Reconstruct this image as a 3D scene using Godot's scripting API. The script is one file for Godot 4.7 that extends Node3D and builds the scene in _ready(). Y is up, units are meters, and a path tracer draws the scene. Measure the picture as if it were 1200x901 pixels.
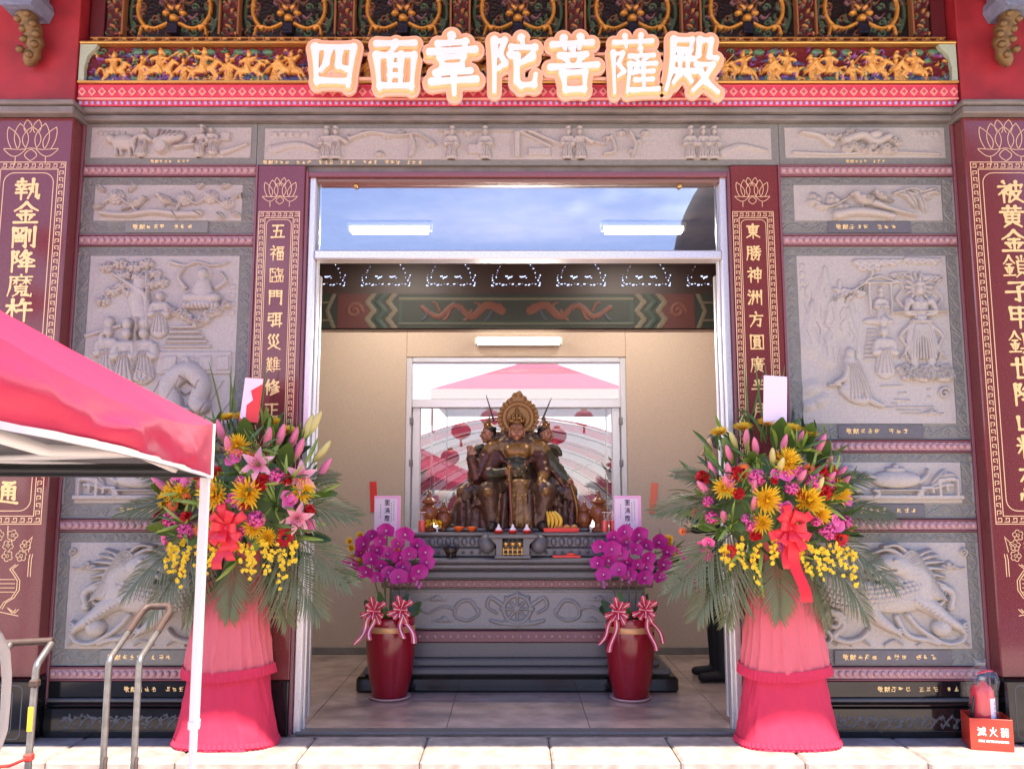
extends Node3D
# A temple hall front: carved stone walls, gilded couplets, an open glass doorway with an altar inside,
# two congratulatory flower stands on the ledge and the corner of a red tent.

var rng := RandomNumberGenerator.new()


func _ready() -> void:
	rng.seed = 20240
	# ---- camera
	var cam := Camera3D.new()
	cam.name = "camera"
	cam.fov = 48.5
	cam.near = 0.05
	cam.far = 400.0
	add_child(cam)
	cam.position = Vector3(-0.035, 1.288, 4.8)
	cam.rotation = Vector3(deg_to_rad(7.35), 0, 0)
	cam.current = true
	# ---- sky, exposure
	var env := Environment.new()
	env.background_mode = Environment.BG_SKY
	env.tonemap_mode = Environment.TONE_MAPPER_LINEAR
	env.tonemap_exposure = 5.0
	env.sdfgi_enabled = true
	env.ssao_enabled = true
	env.ssil_enabled = true
	var sky_m := ProceduralSkyMaterial.new()
	sky_m.sky_top_color = lin(0.1, 0.215, 0.54)
	sky_m.sky_horizon_color = lin(0.86, 0.79, 0.72)
	sky_m.sky_curve = 0.12
	sky_m.ground_bottom_color = lin(0.25, 0.23, 0.22)
	sky_m.ground_horizon_color = lin(0.4, 0.4, 0.4)
	sky_m.sun_angle_max = 12.0
	sky_m.sky_cover = clouds()
	sky_m.sky_cover_modulate = Color(0.9, 0.9, 0.92)
	sky_m.energy_multiplier = 1.0
	var sky := Sky.new()
	sky.sky_material = sky_m
	env.sky = sky
	var we := WorldEnvironment.new()
	we.name = "world_environment"
	we.environment = env
	add_child(we)
	# ---- sun: high, a little to the right of the photographer; the eave keeps it off the wall
	var sun := DirectionalLight3D.new()
	sun.name = "sun"
	sun.light_energy = 1.2
	sun.light_color = Color(1.0, 0.93, 0.84)
	sun.light_angular_distance = 0.5
	sun.shadow_enabled = true
	add_child(sun)
	var el := deg_to_rad(64.0)
	var az := deg_to_rad(16.0)
	sun.look_at_from_position(Vector3.ZERO, -Vector3(sin(az) * cos(el), sin(el), cos(az) * cos(el)), Vector3.UP)

	make_materials()
	build_ground()
	build_temple()
	build_interior()
	build_sign()
	build_backyard()
	build_forecourt()
	build_altar()
	build_offerings()
	build_statue()
	build_orchid_pots()
	build_flower_stands()
	build_extinguisher()
	build_person()
	build_tent()
	build_trolleys()


func clouds() -> ImageTexture:
	var im := Image.create(1024, 512, false, Image.FORMAT_RGBA8)
	var nz := FastNoiseLite.new()
	nz.seed = 11
	nz.frequency = 1.3
	nz.fractal_octaves = 5
	nz.fractal_gain = 0.55
	for y in 256:
		var el := PI / 2 - PI * (y + 0.5) / 512.0
		for x in 1024:
			var a := TAU * x / 1024.0
			var d := Vector3(cos(a) * cos(el), sin(el) * 2.6, sin(a) * cos(el))
			var v := nz.get_noise_3dv(d * 1.6)
			var k := smoothstep(0.28, 0.7, v)
			im.set_pixel(x, y, Color(1, 1, 1, k * 0.75))
	return ImageTexture.create_from_image(im)


func make_materials() -> void:
	T.fine = noise_tex(1, FastNoiseLite.TYPE_SIMPLEX_SMOOTH, 0.02, 5, 0.9, 1.0)
	T.patch = noise_tex(2, FastNoiseLite.TYPE_SIMPLEX_SMOOTH, 0.006, 5, 0.86, 1.0, 512, 0.2)
	T.speck = noise_tex(3, FastNoiseLite.TYPE_CELLULAR, 0.09, 2, 0.55, 1.0)
	T.stain = noise_tex(9, FastNoiseLite.TYPE_SIMPLEX_SMOOTH, 0.011, 6, 0.82, 1.0, 512, 0.2)
	T.grain = noise_tex(4, FastNoiseLite.TYPE_PERLIN, 0.12, 3, 0.0, 1.0)
	T.weave = noise_tex(5, FastNoiseLite.TYPE_VALUE, 0.35, 2, 0.86, 1.0)
	T.vein = noise_tex(6, FastNoiseLite.TYPE_SIMPLEX, 0.012, 6, 0.78, 1.0, 512, 0.3)
	mat("relief_stone", lin(0.435, 0.4, 0.35), 0.75, 0, "fine", 5.0, "grain", 0.04)
	mat("frame_stone", lin(0.205, 0.205, 0.175), 0.6, 0, "fine", 3.0, "grain", 0.04)
	mat("dark_stone", lin(0.13, 0.125, 0.13), 0.4, 0, "fine", 3.0)
	mat("cornice_stone", lin(0.21, 0.19, 0.17), 0.55, 0, "patch", 1.5, "grain", 0.03)
	mat("red_granite", lin(0.3, 0.068, 0.068), 0.09, 0, "speck", 4.0)
	mat("pink_stone", lin(0.47, 0.28, 0.28), 0.5, 0, "fine", 4.0)
	mat("plum_stone", lin(0.22, 0.075, 0.09), 0.35, 0, "fine", 4.0)
	mat("black_granite", lin(0.016, 0.017, 0.018), 0.1, 0, "speck", 6.0)
	mat("etched_granite", lin(0.075, 0.077, 0.08), 0.55, 0, "fine", 5.0)
	mat("gilt", lin(0.86, 0.6, 0.24), 0.38, 0.25)
	mat("gilt_line", lin(0.78, 0.52, 0.27), 0.4, 0.2)
	mat("gold", lin(0.8, 0.47, 0.13), 0.33, 0.75, "fine", 8.0)
	mat("red_paint", lin(0.36, 0.022, 0.03), 0.5, 0, "patch", 1.2)
	mat("dark_red_paint", lin(0.12, 0.012, 0.016), 0.5, 0, "fine", 2.0)
	mat("pink_paint", lin(0.62, 0.05, 0.1), 0.5)
	mat("salmon_paint", lin(0.78, 0.33, 0.26), 0.5)
	mat("lilac_paint", lin(0.42, 0.36, 0.62), 0.5)
	mat("sign_white", lin(0.88, 0.87, 0.84), 0.35)
	mat("sign_gold", lin(0.82, 0.52, 0.2), 0.35)
	mat("sign_peach", lin(0.86, 0.5, 0.32), 0.4)
	mat("aluminium", lin(0.72, 0.7, 0.7), 0.32, 0.55, "fine", 6.0)
	mat("dark_rubber", lin(0.02, 0.02, 0.02), 0.7)
	mat("plaster", lin(0.62, 0.485, 0.385), 0.85, 0, "weave", 1.4, "grain", 0.02)
	mat("ceiling_board", lin(0.2, 0.14, 0.11), 0.8, 0, "patch", 1.0)
	mat("floor_tile", lin(0.54, 0.4, 0.345), 0.07, 0, "stain", 0.55)
	mat("ledge_stone", lin(0.36, 0.305, 0.28), 0.55, 0, "stain", 1.3, "grain", 0.04)
	mat("riser_stone", lin(0.36, 0.29, 0.28), 0.8, 0, "stain", 2.0, "grain", 0.08)
	mat("concrete", lin(0.5, 0.42, 0.36), 0.9, 0, "patch", 0.5, "grain", 0.1)
	mat("roof_tile", lin(0.28, 0.1, 0.04), 0.4, 0, "fine", 2.0)
	mat("pale_green", lin(0.42, 0.5, 0.36), 0.6, 0, "fine", 6.0)
	mat("brown_gilt", lin(0.3, 0.13, 0.05), 0.45, 0.3)
	mat("blue_grey_paint", lin(0.2, 0.24, 0.34), 0.6, 0, "patch", 5.0)
	mat("old_gold", lin(0.2, 0.125, 0.045), 0.5, 0.35, "fine", 9.0)
	mat("bronze_trim", lin(0.22, 0.12, 0.09), 0.4, 0.4)
	mat("salmon_paper", lin(0.8, 0.2, 0.13), 0.6)
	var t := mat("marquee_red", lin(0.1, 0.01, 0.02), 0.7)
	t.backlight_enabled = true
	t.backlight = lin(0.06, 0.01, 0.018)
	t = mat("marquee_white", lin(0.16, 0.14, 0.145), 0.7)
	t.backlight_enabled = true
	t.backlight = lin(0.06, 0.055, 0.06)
	mat("peaked_cloth", lin(0.3, 0.018, 0.03), 0.7)
	t = mat("lantern_red", lin(0.6, 0.03, 0.06), 0.6)
	t.backlight_enabled = true
	t.backlight = lin(0.5, 0.03, 0.05)
	mat("altar_stone", lin(0.13, 0.12, 0.125), 0.3, 0, "fine", 5.0)
	mat("altar_relief", lin(0.32, 0.295, 0.27), 0.6, 0, "fine", 5.0)
	mat("turned_wood", lin(0.26, 0.075, 0.025), 0.25, 0, "vein", 9.0)
	mat("candle_red", lin(0.7, 0.04, 0.02), 0.35)
	mat("bowl_orange", lin(0.85, 0.13, 0.02), 0.3)
	mat("bread", lin(0.6, 0.26, 0.06), 0.6, 0, "fine", 12.0)
	mat("banana", lin(0.8, 0.5, 0.05), 0.5, 0, "fine", 12.0)
	mat("dark_bronze", lin(0.06, 0.04, 0.03), 0.35, 0.6)
	t = vmat("statue_paint", 0.4, 0.35, "speck", 14.0)
	mat("statue_gold", lin(0.42, 0.2, 0.06), 0.36, 0.6, "speck", 14.0)
	mat("statue_rod", lin(0.22, 0.07, 0.04), 0.4, 0.3)
	mat("saucer_pink", lin(0.62, 0.36, 0.36), 0.4)
	mat("old_brass", lin(0.5, 0.26, 0.12), 0.4, 0.4)
	mat("bud_mauve", lin(0.4, 0.1, 0.28), 0.6)
	mat("box_red", lin(0.5, 0.04, 0.022), 0.35, 0, "fine", 6.0)
	mat("extinguisher_red", lin(0.62, 0.02, 0.04), 0.25)
	mat("label_blue", lin(0.12, 0.1, 0.4), 0.5)
	vmat("person_cloth", 0.7, 0.0, "weave", 10.0)
	mat("sticker_yellow", lin(0.8, 0.42, 0.03), 0.5)
	mat("salmon_canvas", lin(0.5, 0.3, 0.25), 0.8)
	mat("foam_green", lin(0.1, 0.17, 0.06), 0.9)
	mat("dark_canvas", lin(0.05, 0.045, 0.045), 0.8)
	vmat("carved_wood", 0.42, 0.3, "fine", 8.0)
	vmat("painted_beam", 0.6, 0.0, "fine", 4.0)
	mat("lattice_wood", lin(0.03, 0.012, 0.01), 0.5, 0, "fine", 6.0)
	var g := mat("coated_glass", Color(0.9, 0.95, 1.0, 0.0), 0.0)
	g.transparency = BaseMaterial3D.TRANSPARENCY_ALPHA
	g.refraction_enabled = true
	g.refraction_scale = 0.15
	g = mat("door_glass", Color(1, 1, 1, 0.0), 0.0)
	g.transparency = BaseMaterial3D.TRANSPARENCY_ALPHA
	g.refraction_enabled = true
	g.refraction_scale = 0.075
	g = mat("clear_glass", Color(1, 1, 1, 0.03), 0.02)
	g.transparency = BaseMaterial3D.TRANSPARENCY_ALPHA
	g = mat("film", Color(1, 1, 1, 0.02), 0.04)
	g.transparency = BaseMaterial3D.TRANSPARENCY_ALPHA
	g = mat("tube_light", Color(1, 1, 1), 0.4)
	g.emission_enabled = true
	g.emission = Color(1.0, 0.96, 0.88)
	g.emission_energy_multiplier = 2.2
	mat("white_metal", lin(0.75, 0.74, 0.72), 0.4)
	mat("steel", lin(0.24, 0.235, 0.23), 0.38, 0.7, "patch", 6.0)
	mat("rust_steel", lin(0.085, 0.055, 0.048), 0.6, 0.3, "patch", 8.0)
	mat("rope", lin(0.66, 0.6, 0.54), 0.9, 0, "weave", 12.0)
	# cloth
	g = mat("red_cloth", lin(0.72, 0.025, 0.085), 0.75, 0, "weave", 9.0)
	g.backlight_enabled = true
	g.backlight = lin(0.3, 0.02, 0.05)
	g.rim_enabled = true
	g.rim = 0.4
	g.rim_tint = 0.6
	g = mat("sheer_cloth", lin(0.74, 0.13, 0.15), 0.7, 0, "weave", 9.0)
	g.rim_enabled = true
	g.rim = 0.6
	g.rim_tint = 0.3
	g = mat("tent_cloth", lin(0.66, 0.022, 0.09), 0.6, 0, "weave", 5.0)
	g.backlight_enabled = true
	g.backlight = lin(0.16, 0.01, 0.03)
	mat("tent_lining", lin(0.3, 0.29, 0.3), 0.7, 0, "weave", 5.0)
	mat("white_tape", lin(0.78, 0.76, 0.75), 0.7)
	mat("black_plastic", lin(0.012, 0.012, 0.013), 0.35)
	g = mat("ribbon_red", lin(0.78, 0.03, 0.045), 0.3)
	g.backlight_enabled = true
	g.backlight = lin(0.3, 0.02, 0.02)
	g = mat("satin_red", lin(0.55, 0.02, 0.06), 0.3)
	mat("satin_white", lin(0.8, 0.62, 0.64), 0.35)
	mat("card_white", lin(0.8, 0.66, 0.72), 0.6)
	mat("card_pink", lin(0.85, 0.42, 0.62), 0.6)
	mat("card_red", lin(0.75, 0.04, 0.03), 0.5)
	mat("ink", lin(0.06, 0.03, 0.07), 0.6)
	mat("pot_red", lin(0.42, 0.012, 0.03), 0.16, 0, "speck", 9.0)
	for e in [["leaf_dark", 0.03, 0.07, 0.025], ["leaf_mid", 0.1, 0.18, 0.035], ["leaf_bright", 0.3, 0.42, 0.07], ["frond", 0.17, 0.19, 0.08], ["stem", 0.12, 0.18, 0.05]]:
		g = mat(e[0], lin(e[1], e[2], e[3]), 0.42, 0, "fine", 9.0)
		g.backlight_enabled = true
		g.backlight = lin(0.22, 0.35, 0.06)
	g = vmat("petal", 0.55)
	g.backlight_enabled = true
	g.backlight = lin(0.3, 0.3, 0.3)


func build_ground() -> void:
	var g := put(self, "ground", MB.new().quad2(Vector3(-80, -0.36, 80), Vector3(160, 0, 0), Vector3(0, 0, -160)), M.concrete)
	tag(g, "pale concrete forecourt below the temple ledge", "", "", "structure")
	# ledge in front of the doorway: a row of stone slabs on a riser
	var led := group3(self, "ledge")
	tag(led, "pale stone ledge along the temple front", "", "", "structure")
	put(led, "riser", MB.new().cbox(Vector3(0, -0.208, -1.02), Vector3(9.0, 0.304, 2.84), 0.0), M.riser_stone)
	var x := -4.2
	while x < 4.2:
		var w := 0.62 + rng.randf_range(-0.03, 0.03)
		put(led, "slab", MB.new().cbox(Vector3(x + w / 2, -0.028 + rng.randf_range(-0.0015, 0.0015), 0.235), Vector3(w - 0.005, 0.056, 0.43), 0.012), M.ledge_stone)
		x += w
	var st := put(self, "step", MB.new().cbox(Vector3(0, -0.285, 0.72), Vector3(9.0, 0.15, 0.6), 0.01), M.riser_stone)
	tag(st, "grey granite step below the stone ledge", "", "", "structure")
# ---------------------------------------------------------------- mesh builder
class MB:
	var v := PackedVector3Array()
	var n := PackedVector3Array()
	var c := PackedColorArray()
	var ix := PackedInt32Array()
	var col := Color.WHITE
	var colored := false

	func vert(p: Vector3, nn: Vector3) -> int:
		v.append(p)
		n.append(nn)
		c.append(col)
		return v.size() - 1

	func face(a: int, b: int, d: int) -> void:  # counter-clockwise seen from outside
		ix.append(a)
		ix.append(d)
		ix.append(b)

	func tri(a: Vector3, b: Vector3, d: Vector3) -> void:
		var nn := (b - a).cross(d - a).normalized()
		face(vert(a, nn), vert(b, nn), vert(d, nn))

	func quad(a: Vector3, b: Vector3, d: Vector3, e: Vector3) -> void:
		var nn := (d - a).cross(e - b).normalized()
		var i := vert(a, nn)
		vert(b, nn)
		vert(d, nn)
		vert(e, nn)
		face(i, i + 1, i + 2)
		face(i, i + 2, i + 3)

	func quad2(o: Vector3, u: Vector3, w: Vector3) -> MB:
		quad(o, o + u, o + u + w, o + w)
		return self

	func box(lo: Vector3, hi: Vector3) -> MB:
		return cbox((lo + hi) / 2.0, hi - lo, 0.0)

	# box with chamfered edges
	func cbox(at: Vector3, size: Vector3, bev: float, xf := Transform3D()) -> MB:
		var h := size / 2.0
		var b: float = minf(bev, minf(h.x, minf(h.y, h.z)) * 0.9)
		var axes := [Vector3.RIGHT, Vector3.UP, Vector3.BACK]
		var half := [h.x, h.y, h.z]
		for a in 3:
			for s in [-1.0, 1.0]:
				var u := (a + 1) % 3
				var w := (a + 2) % 3
				var o: Vector3 = at + axes[a] * s * half[a]
				var pu: Vector3 = axes[u] * (half[u] - b)
				var pw: Vector3 = axes[w] * (half[w] - b)
				if s > 0:
					quad(xf * (o - pu - pw), xf * (o + pu - pw), xf * (o + pu + pw), xf * (o - pu + pw))
				else:
					quad(xf * (o - pu - pw), xf * (o - pu + pw), xf * (o + pu + pw), xf * (o + pu - pw))
		if b <= 0.0:
			return self
		for a in 3:  # edges along axis a
			var u := (a + 1) % 3
			var w := (a + 2) % 3
			var l: Vector3 = axes[a] * (half[a] - b)
			for su in [-1.0, 1.0]:
				for sw in [-1.0, 1.0]:
					var p: Vector3 = at + axes[u] * su * half[u] + axes[w] * sw * (half[w] - b)
					var q: Vector3 = at + axes[u] * su * (half[u] - b) + axes[w] * sw * half[w]
					if su * sw > 0:
						quad(xf * (p - l), xf * (q - l), xf * (q + l), xf * (p + l))
					else:
						quad(xf * (p - l), xf * (p + l), xf * (q + l), xf * (q - l))
		for sx in [-1.0, 1.0]:
			for sy in [-1.0, 1.0]:
				for sz in [-1.0, 1.0]:
					var px := at + Vector3(sx * h.x, sy * (h.y - b), sz * (h.z - b))
					var py := at + Vector3(sx * (h.x - b), sy * h.y, sz * (h.z - b))
					var pz := at + Vector3(sx * (h.x - b), sy * (h.y - b), sz * h.z)
					if sx * sy * sz > 0:
						tri(xf * px, xf * py, xf * pz)
					else:
						tri(xf * px, xf * pz, xf * py)
		return self

	# smooth surface over a grid of points, rows of nu
	func grid(pts: PackedVector3Array, nu: int, nv: int, wrap := false, cols := PackedColorArray()) -> MB:
		var base := v.size()
		for j in nv:
			for i in nu:
				var il := i - 1
				var ir := i + 1
				if wrap:
					il = (i - 1 + nu - 1) % (nu - 1)
					ir = (i + 1) % (nu - 1)
				il = maxi(il, 0)
				ir = mini(ir, nu - 1)
				var du := pts[j * nu + ir] - pts[j * nu + il]
				var dv := pts[mini(j + 1, nv - 1) * nu + i] - pts[maxi(j - 1, 0) * nu + i]
				var nn := du.cross(dv)
				if nn.length_squared() < 1e-16:
					nn = Vector3.UP
				if cols.size():
					col = cols[j * nu + i]
				vert(pts[j * nu + i], nn.normalized())
		for j in nv - 1:
			for i in nu - 1:
				var a := base + j * nu + i
				face(a, a + 1, a + nu + 1)
				face(a, a + nu + 1, a + nu)
		return self

	func tube(path: Array, radii: Variant, seg := 8, cap := true) -> MB:
		var m := path.size()
		var pts := PackedVector3Array()
		var up := Vector3(0.123, 0.97, 0.21).normalized()
		var t0: Vector3 = (path[1] - path[0]).normalized()
		if absf(t0.dot(up)) > 0.9:
			up = Vector3(0.95, 0.1, 0.3).normalized()
		var side := t0.cross(up).normalized()
		for k in m:
			var t: Vector3 = (path[mini(k + 1, m - 1)] - path[maxi(k - 1, 0)])
			t = t.normalized() if t.length() > 1e-7 else t0
			side = (side - t * side.dot(t))
			side = side.normalized() if side.length() > 1e-5 else t.cross(up).normalized()
			var bi := t.cross(side)
			var r: float = radii if (radii is float) else radii[k]
			for s in seg + 1:
				var a := TAU * s / seg
				pts.append(path[k] + (side * cos(a) + bi * sin(a)) * r)
		grid(pts, seg + 1, m, true)
		if cap:
			for e in [0, m - 1]:
				for s in seg:
					var p: Vector3 = path[e]
					var a1 := pts[e * (seg + 1) + s]
					var a2 := pts[e * (seg + 1) + s + 1]
					if e == 0:
						tri(p, a2, a1)
					else:
						tri(p, a1, a2)
		return self

	# profile: [[r, y], ...] from bottom to top, turned about the y axis
	func lathe(profile: Array, seg := 24, at := Vector3.ZERO, sq := 0.0, sz := 1.0) -> MB:
		var pts := PackedVector3Array()
		for k in profile.size():
			for s in seg + 1:
				var a := -TAU * s / seg
				var r: float = profile[k][0]
				if sq > 0.0:
					r *= 1.0 + sq * (1.0 - absf(cos(2.0 * a)))
				pts.append(at + Vector3(cos(a) * r, profile[k][1], sin(a) * r * sz))
		return grid(pts, seg + 1, profile.size(), true)

	func ball(at: Vector3, rad: Vector3, b := Basis(), su := 14, sv := 9) -> MB:
		var pts := PackedVector3Array()
		for j in sv:
			var f := -PI / 2 + PI * j / (sv - 1)
			f = clampf(f, -PI / 2 + 0.02, PI / 2 - 0.02)
			for i in su + 1:
				var a := -TAU * i / su
				pts.append(at + b * Vector3(cos(a) * cos(f) * rad.x, sin(f) * rad.y, sin(a) * cos(f) * rad.z))
		return grid(pts, su + 1, sv, true)

	# flat strip along a 2D polyline with mitred corners
	func ribbon(p: PackedVector2Array, w: float, z: float) -> MB:
		var m := p.size()
		var closed := m > 3 and p[0].distance_to(p[m - 1]) < 1e-6
		var l := []
		var r := []
		for k in m:
			var d0 := (p[k] - p[k - 1]).normalized() if k > 0 else (p[0] - p[m - 2]).normalized() if closed else (p[1] - p[0]).normalized()
			var d1 := (p[k + 1] - p[k]).normalized() if k < m - 1 else (p[1] - p[0]).normalized() if closed else d0
			var n0 := Vector2(-d0.y, d0.x)
			var n1 := Vector2(-d1.y, d1.x)
			var mi := (n0 + n1)
			mi = mi.normalized() if mi.length() > 0.01 else n0
			var s: float = minf(1.0 / maxf(mi.dot(n0), 0.35), 2.5) * w / 2.0
			l.append(p[k] + mi * s)
			r.append(p[k] - mi * s)
		for k in m - 1:
			quad(Vector3(r[k].x, r[k].y, z), Vector3(r[k + 1].x, r[k + 1].y, z), Vector3(l[k + 1].x, l[k + 1].y, z), Vector3(l[k].x, l[k].y, z))
		return self

	# convex or concave outline (counter-clockwise) pushed from z0 to z1
	func prism(poly: PackedVector2Array, z0: float, z1: float) -> MB:
		var t := Geometry2D.triangulate_polygon(poly)
		for k in range(0, t.size(), 3):
			var a := poly[t[k]]
			var b := poly[t[k + 1]]
			var d := poly[t[k + 2]]
			if (b - a).cross(d - a) < 0:
				var e := b
				b = d
				d = e
			tri(Vector3(a.x, a.y, z1), Vector3(b.x, b.y, z1), Vector3(d.x, d.y, z1))
			tri(Vector3(a.x, a.y, z0), Vector3(d.x, d.y, z0), Vector3(b.x, b.y, z0))
		for k in poly.size():
			var a := poly[k]
			var b := poly[(k + 1) % poly.size()]
			quad(Vector3(a.x, a.y, z0), Vector3(b.x, b.y, z0), Vector3(b.x, b.y, z1), Vector3(a.x, a.y, z1))
		return self

	func add(o: MB, xf: Transform3D) -> MB:
		var base := v.size()
		var nb := xf.basis.inverse().transposed()
		for k in o.v.size():
			v.append(xf * o.v[k])
			n.append((nb * o.n[k]).normalized())
			c.append(o.c[k])
		for k in o.ix.size():
			ix.append(base + o.ix[k])
		return self

	func mesh() -> ArrayMesh:
		var a := []
		a.resize(Mesh.ARRAY_MAX)
		a[Mesh.ARRAY_VERTEX] = v
		a[Mesh.ARRAY_NORMAL] = n
		if colored:
			a[Mesh.ARRAY_COLOR] = c
		a[Mesh.ARRAY_INDEX] = ix
		var m := ArrayMesh.new()
		m.add_surface_from_arrays(Mesh.PRIMITIVE_TRIANGLES, a)
		return m


# ---------------------------------------------------------------- carved relief as a height field
class Relief:
	var w: float
	var h: float
	var nx: int
	var ny: int
	var cell: float
	var H := PackedFloat32Array()
	var C := PackedInt32Array()
	var flip := false
	var pal := []

	func _init(ww: float, hh: float, cc := 0.005) -> void:
		w = ww
		h = hh
		nx = int(round(w / cc)) + 1
		ny = int(round(h / cc)) + 1
		cell = w / (nx - 1)
		H.resize(nx * ny)
		C.resize(nx * ny)

	func seg(x0: float, y0: float, r0: float, x1: float, y1: float, r1: float, ht: float, b0 := 0.0, ci := -1, flat := 0.0) -> void:
		if flip:
			x0 = w - x0
			x1 = w - x1
		var cy := h / (ny - 1)
		var rm := maxf(r0, r1)
		var ia := maxi(0, int(floor((minf(x0, x1) - rm) / cell)))
		var ib := mini(nx - 1, int(ceil((maxf(x0, x1) + rm) / cell)))
		var ja := maxi(0, int(floor((minf(y0, y1) - rm) / cy)))
		var jb := mini(ny - 1, int(ceil((maxf(y0, y1) + rm) / cy)))
		var dx := x1 - x0
		var dy := y1 - y0
		var ll := maxf(dx * dx + dy * dy, 1e-9)
		for j in range(ja, jb + 1):
			var y := j * cy - y0
			for i in range(ia, ib + 1):
				var x := i * cell - x0
				var t := clampf((x * dx + y * dy) / ll, 0.0, 1.0)
				var ex := x - dx * t
				var ey := y - dy * t
				var r := r0 + (r1 - r0) * t
				var q := (ex * ex + ey * ey) / (r * r + 1e-12)
				if q < 1.0:
					var z := b0 + ht * (0.22 + 0.78 * sqrt(1.0 - q) if flat == 0.0 else minf(1.0, (1.0 - sqrt(q)) / flat))
					var k := j * nx + i
					if z > H[k]:
						H[k] = z
						if ci >= 0:
							C[k] = ci

	func ell(x0: float, y0: float, rx: float, ry: float, rot: float, ht: float, b0 := 0.0, ci := -1, flat := 0.0) -> void:
		if flip:
			x0 = w - x0
			rot = -rot
		var cy := h / (ny - 1)
		var rm := maxf(rx, ry)
		var ia := maxi(0, int(floor((x0 - rm) / cell)))
		var ib := mini(nx - 1, int(ceil((x0 + rm) / cell)))
		var ja := maxi(0, int(floor((y0 - rm) / cy)))
		var jb := mini(ny - 1, int(ceil((y0 + rm) / cy)))
		var cs := cos(rot)
		var sn := sin(rot)
		for j in range(ja, jb + 1):
			var y := j * cy - y0
			for i in range(ia, ib + 1):
				var x := i * cell - x0
				var a := (x * cs + y * sn) / rx
				var b := (-x * sn + y * cs) / ry
				var q := a * a + b * b
				if q < 1.0:
					var z := b0 + ht * (0.22 + 0.78 * sqrt(1.0 - q) if flat == 0.0 else minf(1.0, (1.0 - sqrt(q)) / flat))
					var k := j * nx + i
					if z > H[k]:
						H[k] = z
						if ci >= 0:
							C[k] = ci

	func rect(x0: float, y0: float, x1: float, y1: float, ht: float, ci := -1) -> void:
		if flip:
			var s := w - x0
			x0 = w - x1
			x1 = s
		var cy := h / (ny - 1)
		for j in range(maxi(0, int(ceil(y0 / cy))), mini(ny - 1, int(floor(y1 / cy))) + 1):
			for i in range(maxi(0, int(ceil(x0 / cell))), mini(nx - 1, int(floor(x1 / cell))) + 1):
				var k := j * nx + i
				if ht > H[k]:
					H[k] = ht
					if ci >= 0:
						C[k] = ci

	func spline(p: Array, n := 6) -> PackedVector2Array:
		var out := PackedVector2Array()
		var m := p.size() / 2
		for k in m - 1:
			var a := Vector2(p[maxi(k - 1, 0) * 2], p[maxi(k - 1, 0) * 2 + 1])
			var b := Vector2(p[k * 2], p[k * 2 + 1])
			var d := Vector2(p[k * 2 + 2], p[k * 2 + 3])
			var e := Vector2(p[mini(k + 2, m - 1) * 2], p[mini(k + 2, m - 1) * 2 + 1])
			for s in n:
				out.append(b.cubic_interpolate(d, a, e, float(s) / n))
		out.append(Vector2(p[m * 2 - 2], p[m * 2 - 1]))
		return out

	func curve(p: Array, r0: float, r1: float, ht: float, b0 := 0.0, ci := -1, n := 6) -> void:
		var s := spline(p, n)
		for k in s.size() - 1:
			var t0 := float(k) / (s.size() - 1)
			var t1 := float(k + 1) / (s.size() - 1)
			seg(s[k].x, s[k].y, lerpf(r0, r1, t0), s[k + 1].x, s[k + 1].y, lerpf(r0, r1, t1), ht, b0, ci)

	func groove(p: Array, r: float, depth: float, n := 5) -> void:
		var s := spline(p, n)
		var cy := h / (ny - 1)
		var done := {}
		for q in s.size() - 1:
			var a := s[q]
			var b := s[q + 1]
			if flip:
				a.x = w - a.x
				b.x = w - b.x
			var d := b - a
			var ll := maxf(d.length_squared(), 1e-9)
			for j in range(maxi(0, int((minf(a.y, b.y) - r) / cy)), mini(ny - 1, int((maxf(a.y, b.y) + r) / cy) + 1) + 1):
				for i in range(maxi(0, int((minf(a.x, b.x) - r) / cell)), mini(nx - 1, int((maxf(a.x, b.x) + r) / cell) + 1) + 1):
					var e := Vector2(i * cell, j * cy) - a
					var t := clampf(e.dot(d) / ll, 0.0, 1.0)
					var dist := (e - d * t).length()
					if dist < r:
						var k := j * nx + i
						var g := depth * (1.0 - dist / r)
						var was: float = done.get(k, 0.0)
						if g > was:
							H[k] -= g - was
							done[k] = g

	# ---- motifs
	func spiral(x: float, y: float, s: float, a0: float, turns: float, r: float, ht: float, b0 := 0.0, ci := -1) -> void:
		var px := 0.0
		var py := 0.0
		var m := int(absf(turns) * 12) + 3
		for k in m:
			var t := float(k) / (m - 1)
			var a := a0 + turns * TAU * t
			var rr := s * (1.0 - 0.82 * t)
			var qx := x + cos(a) * rr
			var qy := y + sin(a) * rr
			if k > 0:
				seg(px, py, r, qx, qy, r * (1.0 - 0.3 * t), ht, b0, ci)
			px = qx
			py = qy

	func cloud(x: float, y: float, s: float, ht: float, ci := -1) -> void:
		ell(x, y, s * 0.55, s * 0.3, 0, ht * 0.6, 0, ci)
		ell(x - s * 0.55, y - s * 0.02, s * 0.36, s * 0.26, 0.2, ht * 0.55, 0, ci)
		ell(x + s * 0.5, y - s * 0.04, s * 0.38, s * 0.24, -0.2, ht * 0.55, 0, ci)
		ell(x + s * 0.1, y + s * 0.26, s * 0.36, s * 0.26, 0, ht * 0.6, 0, ci)
		spiral(x - s * 0.5, y, s * 0.22, 0, 1.3, s * 0.07, ht * 0.4, ht * 0.45, ci)
		spiral(x + s * 0.5, y - s * 0.02, s * 0.22, PI, -1.3, s * 0.07, ht * 0.4, ht * 0.45, ci)
		spiral(x + s * 0.05, y + s * 0.2, s * 0.22, PI * 0.5, 1.3, s * 0.07, ht * 0.4, ht * 0.5, ci)
		curve([x - s * 0.8, y - s * 0.1, x - s * 1.2, y - s * 0.05, x - s * 1.7, y - s * 0.18], s * 0.1, s * 0.02, ht * 0.5, 0, ci)
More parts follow.
